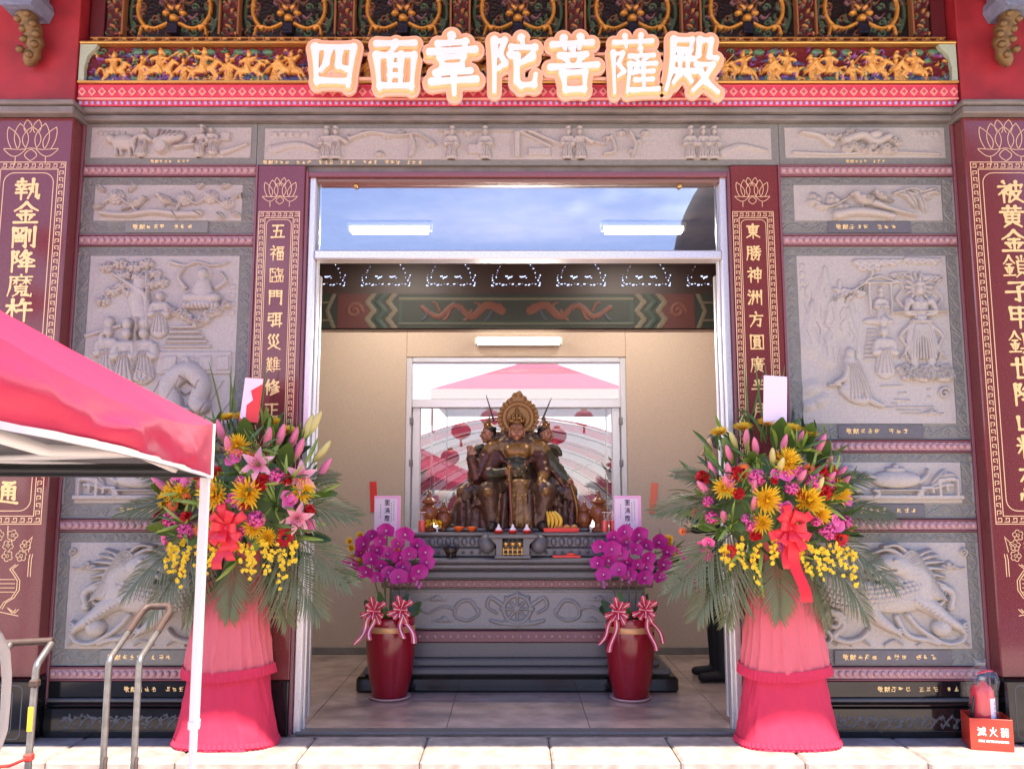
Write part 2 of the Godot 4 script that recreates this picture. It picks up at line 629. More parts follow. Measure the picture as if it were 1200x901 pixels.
		curve([x + s * 0.8, y - s * 0.1, x + s * 1.2, y - s * 0.16, x + s * 1.6, y - s * 0.05], s * 0.1, s * 0.02, ht * 0.5, 0, ci)

	func cloudbank(x0: float, y0: float, x1: float, y1: float, s: float, ht: float, rng: RandomNumberGenerator) -> void:
		var m := int(Vector2(x1 - x0, y1 - y0).length() / (s * 0.55)) + 1
		for k in m:
			var t := float(k) / maxi(m - 1, 1)
			var x := lerpf(x0, x1, t)
			var y := lerpf(y0, y1, t) + rng.randf_range(-0.25, 0.25) * s
			var q := s * rng.randf_range(0.35, 0.6)
			ell(x, y, q * 1.2, q * 0.8, rng.randf_range(-0.3, 0.3), ht * 0.7)
			spiral(x, y, q * 0.55, rng.randf() * TAU, 1.2, q * 0.16, ht * 0.35, ht * 0.55)

	func peony(x: float, y: float, s: float, ht: float, rng: RandomNumberGenerator) -> void:
		for layer in 3:
			var m: int = [9, 7, 5][layer]
			var rad: float = s * [0.72, 0.46, 0.22][layer]
			var a0 := rng.randf() * TAU
			for k in m:
				var a := a0 + TAU * k / m
				ell(x + cos(a) * rad, y + sin(a) * rad * 0.85, s * [0.3, 0.26, 0.2][layer], s * [0.24, 0.2, 0.15][layer], a + PI / 2, ht * 0.42, ht * 0.25 * layer)
		ell(x, y, s * 0.15, s * 0.15, 0, ht * 0.3, ht * 0.72)

	func leaf(x: float, y: float, l: float, a: float, ht: float, fat := 0.32) -> void:
		ell(x + cos(a) * l * 0.5, y + sin(a) * l * 0.5, l * 0.5, l * 0.5 * fat, a, ht)
		groove([x, y, x + cos(a) * l * 0.9, y + sin(a) * l * 0.9], l * 0.06, ht * 0.5, 2)

	func bird(x: float, y: float, s: float, d: float, ht: float) -> void:
		ell(x, y, s * 0.62, s * 0.36, d * 0.35, ht)
		ell(x + d * s * 0.58, y + s * 0.42, s * 0.24, s * 0.21, 0, ht * 0.9, ht * 0.15)
		seg(x + d * s * 0.72, y + s * 0.44, s * 0.08, x + d * s * 0.98, y + s * 0.36, s * 0.02, ht * 0.5, ht * 0.2)
		seg(x + d * s * 0.3, y + s * 0.15, s * 0.28, x + d * s * 0.55, y + s * 0.38, s * 0.2, ht * 0.9)
		ell(x - d * s * 0.1, y + s * 0.02, s * 0.48, s * 0.22, d * 0.25, ht * 0.45, ht * 0.8)
		for k in 4:
			groove([x - d * s * (0.45 - k * 0.05), y - s * (0.16 - k * 0.09), x + d * s * 0.05, y + s * (-0.05 + k * 0.07)], s * 0.04, ht * 0.35, 3)
		seg(x - d * s * 0.4, y - s * 0.18, s * 0.2, x - d * s * 1.15, y - s * 0.5, s * 0.1, ht * 0.7)
		groove([x - d * s * 0.5, y - s * 0.22, x - d * s * 1.1, y - s * 0.48], s * 0.04, ht * 0.4, 2)
		seg(x + d * s * 0.1, y - s * 0.3, s * 0.05, x + d * s * 0.12, y - s * 0.55, s * 0.05, ht * 0.5)

	func monk(x: float, y: float, s: float, ht: float, lean := 0.0, arms := 1, ci := -1, hat := 0.0) -> void:
		var hx := x + lean * s
		seg(x, y + s * 0.04, s * 0.19, x + lean * s * 0.6, y + s * 0.62, s * 0.15, ht * 0.85, 0, ci)
		seg(x - s * 0.1, y + s * 0.03, s * 0.12, x, y + s * 0.45, s * 0.12, ht * 0.7, 0, ci)
		seg(x + s * 0.1, y + s * 0.03, s * 0.12, x, y + s * 0.45, s * 0.12, ht * 0.7, 0, ci)
		ell(hx, y + s * 0.87, s * 0.095, s * 0.115, 0, ht, ht * 0.1, ci)
		if hat > 0:
			ell(hx, y + s * (0.97 + hat * 0.3), s * 0.1, s * 0.09 * (1 + hat), 0, ht * 0.8, ht * 0.3, ci)
		seg(x + lean * s * 0.6 - s * 0.13, y + s * 0.66, s * 0.08, x + lean * s * 0.6 + s * 0.13, y + s * 0.66, s * 0.08, ht * 0.8, ht * 0.1, ci)
		if arms == 1:
			seg(x - s * 0.17, y + s * 0.62, s * 0.075, x - s * 0.2, y + s * 0.42, s * 0.085, ht * 0.7, ht * 0.2, ci)
			seg(x - s * 0.2, y + s * 0.42, s * 0.08, x + s * 0.02, y + s * 0.46, s * 0.05, ht * 0.7, ht * 0.35, ci)
			seg(x + s * 0.18, y + s * 0.62, s * 0.075, x + s * 0.2, y + s * 0.42, s * 0.085, ht * 0.7, ht * 0.2, ci)
			seg(x + s * 0.2, y + s * 0.42, s * 0.08, x + s * 0.02, y + s * 0.48, s * 0.05, ht * 0.7, ht * 0.35, ci)
		else:
			seg(x + s * 0.16, y + s * 0.64, s * 0.07, x + s * 0.36, y + s * 0.5, s * 0.09, ht * 0.7, ht * 0.2, ci)
			seg(x - s * 0.16, y + s * 0.64, s * 0.07, x - s * 0.3, y + s * 0.46, s * 0.1, ht * 0.7, ht * 0.2, ci)
		for k in 5:
			var q := (k - 2) * 0.06
			groove([x + s * q * 1.6, y, x + s * q, y + s * 0.3, x + s * (q * 0.5 + lean * 0.4), y + s * 0.52], s * 0.018, ht * 0.3, 4)

	func clump(x: float, y: float, s: float, ht: float, rng: RandomNumberGenerator) -> void:  # pine or plum foliage
		for k in 8:
			var a := TAU * k / 8 + rng.randf() * 0.4
			ell(x + cos(a) * s * 0.62, y + sin(a) * s * 0.4, s * 0.3, s * 0.24, a, ht * 0.55)
		for k in 5:
			var a := TAU * k / 5 + rng.randf()
			ell(x + cos(a) * s * 0.3, y + sin(a) * s * 0.2, s * 0.26, s * 0.2, a, ht * 0.5, ht * 0.3)
		ell(x, y, s * 0.2, s * 0.15, 0, ht * 0.4, ht * 0.6)

	func rider(x: float, y: float, s: float, d: float, rng: RandomNumberGenerator, ci: int) -> void:
		var z := 0.02
		ell(x, y + s * 0.38, s * 0.34, s * 0.15, d * 0.08, z, 0.004, ci)
		seg(x + d * s * 0.26, y + s * 0.42, s * 0.12, x + d * s * 0.42, y + s * 0.62, s * 0.08, z, 0.004, ci)
		seg(x + d * s * 0.42, y + s * 0.64, s * 0.075, x + d * s * 0.58, y + s * 0.54, s * 0.045, z, 0.006, ci)
		for k in 4:
			var lx: float = x + d * s * [0.24, 0.34, -0.22, -0.3][k]
			var kx: float = lx + d * s * (rng.randf_range(0.05, 0.2) if k < 2 else rng.randf_range(-0.18, 0.05))
			seg(lx, y + s * 0.34, s * 0.075, kx, y + s * 0.2, s * 0.05, z * 0.9, 0.002, ci)
			seg(kx, y + s * 0.2, s * 0.05, kx - d * s * rng.randf_range(-0.05, 0.14), y + s * 0.03, s * 0.04, z * 0.8, 0.002, ci)
		curve([x - d * s * 0.32, y + s * 0.42, x - d * s * 0.5, y + s * 0.45, x - d * s * 0.55, y + s * 0.25], s * 0.05, s * 0.03, z * 0.8, 0.0, ci)
		seg(x, y + s * 0.5, s * 0.12, x + d * s * 0.02, y + s * 0.75, s * 0.11, z * 1.1, 0.008, ci)
		ell(x + d * s * 0.04, y + s * 0.92, s * 0.08, s * 0.09, 0, z, 0.012, ci)
		seg(x + d * s * 0.04, y + s * 0.98, s * 0.07, x, y + s * 1.06, s * 0.02, z * 0.8, 0.01, ci)
		seg(x + d * s * 0.08, y + s * 0.74, s * 0.06, x + d * s * 0.26, y + s * rng.randf_range(0.6, 0.8), s * 0.045, z * 0.9, 0.012, ci)
		seg(x - d * s * 0.08, y + s * 0.74, s * 0.06, x - d * s * 0.24, y + s * rng.randf_range(0.6, 0.9), s * 0.045, z * 0.9, 0.012, ci)
		var a := rng.randf_range(-0.6, 0.7)
		seg(x + d * s * 0.26 - cos(a) * s * 0.5 * d, y + s * 0.7 - sin(a) * s * 0.5, s * 0.02, x + d * s * 0.26 + cos(a) * s * 0.42 * d, y + s * 0.7 + sin(a) * s * 0.42, s * 0.022, z * 0.8, 0.012, ci)
		seg(x - s * 0.02, y + s * 0.52, s * 0.07, x + d * s * 0.1, y + s * 0.26, s * 0.05, z, 0.012, ci)

	func roughen(amount: float, sd: int, f := 18.0) -> void:
		var nz := FastNoiseLite.new()
		nz.seed = sd
		nz.frequency = f
		nz.fractal_octaves = 3
		for j in ny:
			for i in nx:
				H[j * nx + i] += nz.get_noise_2d(i * cell, j * cell) * amount

	# adds the field to a builder, standing in the plane z = 0 with its lower left corner at o
	func into(mb: MB, o: Vector3, skirt := 0.012) -> MB:
		var cy := h / (ny - 1)
		var base := mb.v.size()
		var has := pal.size() > 0
		if has:
			mb.colored = true
		for j in ny:
			for i in nx:
				var k := j * nx + i
				var hx := H[j * nx + mini(i + 1, nx - 1)] - H[j * nx + maxi(i - 1, 0)]
				var hy := H[mini(j + 1, ny - 1) * nx + i] - H[maxi(j - 1, 0) * nx + i]
				if has:
					mb.col = pal[C[k]]
				mb.vert(o + Vector3(i * cell, j * cy, H[k]), Vector3(-hx / (2.0 * cell), -hy / (2.0 * cy), 1.0).normalized())
		for j in ny - 1:
			for i in nx - 1:
				var a := base + j * nx + i
				mb.face(a, a + 1, a + nx + 1)
				mb.face(a, a + nx + 1, a + nx)
		if skirt > 0:
			var zd := Vector3(0, 0, -skirt)
			for i in nx - 1:
				var a := mb.v[base + i]
				var b := mb.v[base + i + 1]
				mb.quad(a + zd, b + zd, b, a)
				a = mb.v[base + (ny - 1) * nx + i]
				b = mb.v[base + (ny - 1) * nx + i + 1]
				mb.quad(b + zd, a + zd, a, b)
			for j in ny - 1:
				var a := mb.v[base + j * nx]
				var b := mb.v[base + (j + 1) * nx]
				mb.quad(b + zd, a + zd, a, b)
				a = mb.v[base + j * nx + nx - 1]
				b = mb.v[base + (j + 1) * nx + nx - 1]
				mb.quad(a + zd, b + zd, b, a)
		return mb


# ---------------------------------------------------------------- blended solid (statue, person): capsules joined by a smooth minimum, meshed as surface nets
class Solid:
	var lo: Vector3
	var cell: float
	var nx: int
	var ny: int
	var nz: int
	var F := PackedFloat32Array()
	var C := PackedInt32Array()
	var pal := []

	func _init(a: Vector3, b: Vector3, cc: float) -> void:
		lo = a
		cell = cc
		nx = int((b.x - a.x) / cc) + 2
		ny = int((b.y - a.y) / cc) + 2
		nz = int((b.z - a.z) / cc) + 2
		F.resize(nx * ny * nz)
		F.fill(1.0)
		C.resize(nx * ny * nz)

	# tapered capsule; sc squashes it along x, y, z about its middle
	func cap(a: Vector3, b: Vector3, ra: float, rb: float, ci: int, k := 0.015, sc := Vector3.ONE) -> void:
		var m := (a + b) / 2.0
		var aa := (a - m) / sc
		var bb := (b - m) / sc
		var smin: float = minf(sc.x, minf(sc.y, sc.z))
		var rm := maxf(ra, rb)
		var ext := Vector3(rm * sc.x, rm * sc.y, rm * sc.z) + Vector3.ONE * (k + cell * 2.0)
		var p0 := a.min(b) - ext - lo
		var p1 := a.max(b) + ext - lo
		var d := bb - aa
		var ll := maxf(d.length_squared(), 1e-9)
		for z in range(maxi(0, int(p0.z / cell)), mini(nz - 1, int(p1.z / cell) + 1) + 1):
			for y in range(maxi(0, int(p0.y / cell)), mini(ny - 1, int(p1.y / cell) + 1) + 1):
				for x in range(maxi(0, int(p0.x / cell)), mini(nx - 1, int(p1.x / cell) + 1) + 1):
					var p := (lo + Vector3(x, y, z) * cell - m) / sc - aa
					var t := clampf(p.dot(d) / ll, 0.0, 1.0)
					var e := ((p - d * t).length() - lerpf(ra, rb, t)) * smin
					var i := (z * ny + y) * nx + x
					var f := F[i]
					if e < f:
						C[i] = ci
					var q := maxf(k - absf(e - f), 0.0) / k
					F[i] = minf(e, f) - q * q * k * 0.25

	func ball(a: Vector3, r: float, ci: int, k := 0.012, sc := Vector3.ONE) -> void:
		cap(a, a + Vector3(0, 0.0001, 0), r, r, ci, k, sc)

	func dent(a: Vector3, b: Vector3, r: float, k := 0.006) -> void:
		var p0 := a.min(b) - Vector3.ONE * (r + k + cell) - lo
		var p1 := a.max(b) + Vector3.ONE * (r + k + cell) - lo
		var d := b - a
		var ll := maxf(d.length_squared(), 1e-9)
		for z in range(maxi(0, int(p0.z / cell)), mini(nz - 1, int(p1.z / cell) + 1) + 1):
			for y in range(maxi(0, int(p0.y / cell)), mini(ny - 1, int(p1.y / cell) + 1) + 1):
				for x in range(maxi(0, int(p0.x / cell)), mini(nx - 1, int(p1.x / cell) + 1) + 1):
					var p := lo + Vector3(x, y, z) * cell - a
					var t := clampf(p.dot(d) / ll, 0.0, 1.0)
					var e := r - (p - d * t).length()
					var i := (z * ny + y) * nx + x
					F[i] = maxf(F[i], e)

	func rough(amp: float, f: float, sd: int) -> void:
		var nzz := FastNoiseLite.new()
		nzz.seed = sd
		nzz.frequency = f
		nzz.fractal_octaves = 3
		for z in nz:
			for y in ny:
				for x in nx:
					var i := (z * ny + y) * nx + x
					if absf(F[i]) < cell * 2.0:
						F[i] += amp * nzz.get_noise_3d(x * cell, y * cell, z * cell)

	func into(mb: MB, xf := Transform3D()) -> MB:
		mb.colored = pal.size() > 0
		var id := PackedInt32Array()
		id.resize(nx * ny * nz)
		id.fill(-1)
		var sx := nx
		var sxy := nx * ny
		var off := [0, 1, sx, sx + 1, sxy, sxy + 1, sxy + sx, sxy + sx + 1]
		for z in nz - 1:
			for y in ny - 1:
				var row := z * sxy + y * sx
				for x in nx - 1:
					var i := row + x
					var f0 := F[i]
					if f0 > cell * 2.5 or f0 < -cell * 2.5:
						continue
					var inside := 0
					for k in 8:
						if F[i + off[k]] < 0.0:
							inside += 1
					if inside == 0 or inside == 8:
						continue
					var s := Vector3.ZERO
					var m := 0
					var best := 9.0
					var ci := 0
					for k in 8:
						var fk := F[i + off[k]]
						if fk < best:
							best = fk
							ci = C[i + off[k]]
						for bit in [1, 2, 4]:
							if k & bit == 0:
								var fl := F[i + off[k | bit]]
								if (fk < 0.0) != (fl < 0.0):
									var t := fk / (fk - fl)
									var p := Vector3(k & 1, (k >> 1) & 1, (k >> 2) & 1)
									p[[0, 0, 1, 0, 2][bit]] += t
									s += p
									m += 1
					var at := s / m
					var g := Vector3(F[i + 1] - F[i] + F[i + sx + 1] - F[i + sx] + F[i + sxy + 1] - F[i + sxy], F[i + sx] - F[i] + F[i + sx + 1] - F[i + 1] + F[i + sxy + sx] - F[i + sxy], F[i + sxy] - F[i] + F[i + sxy + 1] - F[i + 1] + F[i + sxy + sx] - F[i + sx])
					if pal.size():
						mb.col = pal[ci]
					id[i] = mb.vert(xf * (lo + (Vector3(x, y, z) + at) * cell), (xf.basis * g).normalized())
		for z in range(1, nz - 1):
			for y in range(1, ny - 1):
				var row := z * sxy + y * sx
				for x in range(1, nx - 1):
					var i := row + x
					var f0 := F[i]
					if f0 > cell * 2.5 or f0 < -cell * 2.5:
						continue
					if (f0 < 0.0) != (F[i + 1] < 0.0):
						_q(mb, id[i - sx - sxy], id[i - sxy], id[i], id[i - sx], f0 < 0.0)
					if (f0 < 0.0) != (F[i + sx] < 0.0):
						_q(mb, id[i - 1 - sxy], id[i - 1], id[i], id[i - sxy], f0 < 0.0)
					if (f0 < 0.0) != (F[i + sxy] < 0.0):
						_q(mb, id[i - 1 - sx], id[i - sx], id[i], id[i - 1], f0 < 0.0)
		return mb

	func _q(mb: MB, a: int, b: int, d: int, e: int, fwd: bool) -> void:
		if a < 0 or b < 0 or d < 0 or e < 0:
			return
		if fwd:
			mb.face(a, b, d)
			mb.face(a, d, e)
		else:
			mb.face(a, d, b)
			mb.face(a, e, d)


# ---------------------------------------------------------------- nodes
func tag(o: Node, label := "", category := "", group := "", kind := "") -> Node:
	if label:
		o.set_meta("label", label)
	if category:
		o.set_meta("category", category)
	if group:
		o.set_meta("group", group)
	if kind:
		o.set_meta("kind", kind)
	return o


var taken := {}

func numbered(called: String) -> String:
	var k: int = taken.get(called, 0)
	taken[called] = k + 1
	return called if k == 0 else "%s_%03d" % [called, k]


func thing(called: String, label: String, category: String, at := Vector3.ZERO, turn := 0.0, group := "") -> Node3D:
	var o := Node3D.new()
	o.name = numbered(called)
	add_child(o)
	o.position = at
	o.rotation.y = turn
	tag(o, label, category, group)
	return o


func put(parent: Node, called: String, what: Variant, m: Material, at := Vector3.ZERO, b := Basis()) -> MeshInstance3D:
	var o := MeshInstance3D.new()
	o.name = called
	o.mesh = what.mesh() if what is MB else what
	o.material_override = m
	o.transform = Transform3D(b, at)
	parent.add_child(o, true)
	return o


func group3(parent: Node, called: String, at := Vector3.ZERO, b := Basis()) -> Node3D:
	var o := Node3D.new()
	o.name = called
	o.transform = Transform3D(b, at)
	parent.add_child(o, true)
	return o


func copy(o: Node3D, called: String) -> Node3D:
	var c: Node3D = o.duplicate()
	c.name = numbered(called)
	add_child(c)
	return c


func facing(dir: Vector3, roll := 0.0) -> Basis:  # local +z looks along dir
	var z := dir.normalized()
	var up := Vector3.UP if absf(z.y) < 0.95 else Vector3.BACK
	var x := up.cross(z).normalized()
	return Basis(x, z.cross(x), z) * Basis(Vector3.BACK, roll)


func along(dir: Vector3, roll := 0.0) -> Basis:  # local +y points along dir
	var y := dir.normalized()
	var h := Vector3.BACK if absf(y.z) < 0.9 else Vector3.RIGHT
	var x := y.cross(h).normalized()
	return Basis(x, y, x.cross(y)) * Basis(Vector3.UP, roll)


# ---------------------------------------------------------------- materials
var M := {}
var T := {}

func lin(r: float, g: float, b: float, a := 1.0) -> Color:
	var c := Color(r, g, b).linear_to_srgb()
	c.a = a
	return c


func noise_tex(sd: int, kind: int, f: float, oct: int, lo: float, hi: float, size := 512, bite := 0.0) -> NoiseTexture2D:
	var n := FastNoiseLite.new()
	n.seed = sd
	n.noise_type = kind
	n.frequency = f
	n.fractal_octaves = oct
	var t := NoiseTexture2D.new()
	t.width = size
	t.height = size
	t.seamless = true
	t.noise = n
	var g := Gradient.new()
	g.offsets = PackedFloat32Array([bite, 1.0 - bite])
	g.colors = PackedColorArray([Color(lo, lo, lo), Color(hi, hi, hi)])
	t.color_ramp = g
	return t


func mat(called: String, c: Color, rough: float, metal := 0.0, tex := "", scale := 1.0, bump := "", bump_cm := 0.0, bscale := 0.0) -> StandardMaterial3D:
	var m := StandardMaterial3D.new()
	m.resource_name = called
	m.albedo_color = c
	m.roughness = rough
	m.metallic = metal
	m.cull_mode = BaseMaterial3D.CULL_DISABLED
	if tex or bump:
		m.uv1_triplanar = true
		m.uv1_world_triplanar = true
		m.uv1_scale = Vector3.ONE * scale
	if tex:
		m.albedo_texture = T[tex]
	if bump:
		m.heightmap_enabled = true
		m.heightmap_texture = T[bump]
		m.heightmap_scale = bump_cm
	M[called] = m
	return m


func vmat(called: String, rough: float, metal := 0.0, tex := "", scale := 1.0) -> StandardMaterial3D:
	var m := mat(called, Color.WHITE, rough, metal, tex, scale)
	m.vertex_color_use_as_albedo = true
	return m


# ---------------------------------------------------------------- outlines from a distance field
func stroke_radius(n: int) -> float:
	return clampf(15.0 / (n + 3.0), 0.62, 1.12)


func strokes_of(ch: String) -> Array:
	var out := []
	for s in GLYPH[ch]:
		if s[0] is String:
			for q in strokes_of(s[0]):
				var r := []
				for k in range(0, q.size(), 2):
					r.append(s[1] + q[k] * s[3] / 100.0)
					r.append(s[2] + q[k + 1] * s[4] / 100.0)
				out.append(r)
		else:
			out.append(s)
	return out


# distance to the brush strokes, on a grid over -20..120 (y up)
func glyph_field(strokes: Array, n: int, rad: float, reach: float) -> PackedFloat32Array:
	var F := PackedFloat32Array()
	F.resize((n + 1) * (n + 1))
	F.fill(reach)
	var cs := 140.0 / n
	for s in strokes:
		var m: int = s.size() / 2
		for k in m - 1:
			var a := Vector2(s[k * 2], 100.0 - s[k * 2 + 1])
			var b := Vector2(s[k * 2 + 2], 100.0 - s[k * 2 + 3])
			var d := b - a
			var flat := absf(d.x) > 2.0 * absf(d.y)
			var wide := rad * (0.82 if flat else 1.08)
			var r0 := wide * (1.22 if k == 0 else 1.0)
			var r1 := wide * (0.62 if k == m - 2 and not flat else 1.12 if k == m - 2 else 1.0)
			var ll := maxf(d.length_squared(), 1e-6)
			var e := rad * 1.3 + reach
			for j in range(maxi(0, int((minf(a.y, b.y) - e + 20.0) / cs)), mini(n, int((maxf(a.y, b.y) + e + 20.0) / cs) + 1) + 1):
				for i in range(maxi(0, int((minf(a.x, b.x) - e + 20.0) / cs)), mini(n, int((maxf(a.x, b.x) + e + 20.0) / cs) + 1) + 1):
					var p := Vector2(i * cs - 20.0, j * cs - 20.0) - a
					var t := clampf(p.dot(d) / ll, 0.0, 1.0)
					var f := (p - d * t).length() - lerpf(r0, r1, t) * (1.0 - 0.22 * sin(PI * t))
					if f < F[j * (n + 1) + i]:
						F[j * (n + 1) + i] = f
	return F


# solid where F < iso, from z0 to z1; o is the lower left corner, sx and sy the size of a cell
func field_mesh(F: PackedFloat32Array, nx: int, ny: int, sx: float, sy: float, o: Vector2, iso: float, z0: float, z1: float) -> MB:
	var mb := MB.new()
	var cx := [0, 1, 1, 0]
	var cyy := [0, 0, 1, 1]
	for j in ny:
		var run := -1
		for i in nx + 1:
			var full := false
			var any := false
			if i < nx:
				var k := j * (nx + 1) + i
				var q := 0
				for e in [k, k + 1, k + nx + 1, k + nx + 2]:
					if F[e] < iso:
						q += 1
				full = q == 4
				any = q > 0
			if full:
				if run < 0:
					run = i
				continue
			if run >= 0:
				mb.quad(Vector3(o.x + run * sx, o.y + j * sy, z1), Vector3(o.x + i * sx, o.y + j * sy, z1), Vector3(o.x + i * sx, o.y + (j + 1) * sy, z1), Vector3(o.x + run * sx, o.y + (j + 1) * sy, z1))
				run = -1
			if not any:
				continue
			var poly := []
			var cut := []
			for e in 4:
				var f0: float = F[(j + cyy[e]) * (nx + 1) + i + cx[e]] - iso
				var g := (e + 1) % 4
				var f1: float = F[(j + cyy[g]) * (nx + 1) + i + cx[g]] - iso
				var p0 := Vector2(o.x + (i + cx[e]) * sx, o.y + (j + cyy[e]) * sy)
				var p1 := Vector2(o.x + (i + cx[g]) * sx, o.y + (j + cyy[g]) * sy)
				if f0 < 0:
					poly.append(p0)
				if (f0 < 0) != (f1 < 0):
					var c := p0.lerp(p1, f0 / (f0 - f1))
					poly.append(c)
					cut.append([c, f0 < 0])
			for e in range(1, poly.size() - 1):
				mb.tri(Vector3(poly[0].x, poly[0].y, z1), Vector3(poly[e].x, poly[e].y, z1), Vector3(poly[e + 1].x, poly[e + 1].y, z1))
			if cut.size() == 4 and not cut[0][1]:
				cut.append(cut.pop_front())
			for e in range(0, cut.size(), 2):
				var a: Vector2 = cut[e][0]
				var b: Vector2 = cut[e + 1][0]
				if not cut[e][1]:
					var w := a
					a = b
					b = w
				mb.quad(Vector3(a.x, a.y, z0), Vector3(b.x, b.y, z0), Vector3(b.x, b.y, z1), Vector3(a.x, a.y, z1))
	return mb


var glyph_cache := {}

# a gilded character w x h metres, centred, standing d proud of z = 0
func glyph(ch: String, w: float, h: float, d: float, rad := 5.4, n := 56) -> ArrayMesh:
	var key := "%s %.3f %.3f %.4f" % [ch, w, h, d]
	if not glyph_cache.has(key):
		var s := strokes_of(ch)
		var F := glyph_field(s, n, rad * stroke_radius(s.size()), 6.0)
		glyph_cache[key] = field_mesh(F, n, n, 1.4 * w / n, 1.4 * h / n, Vector2(-0.7 * w, -0.7 * h), 0.0, 0.0, d).mesh()
	return glyph_cache[key]


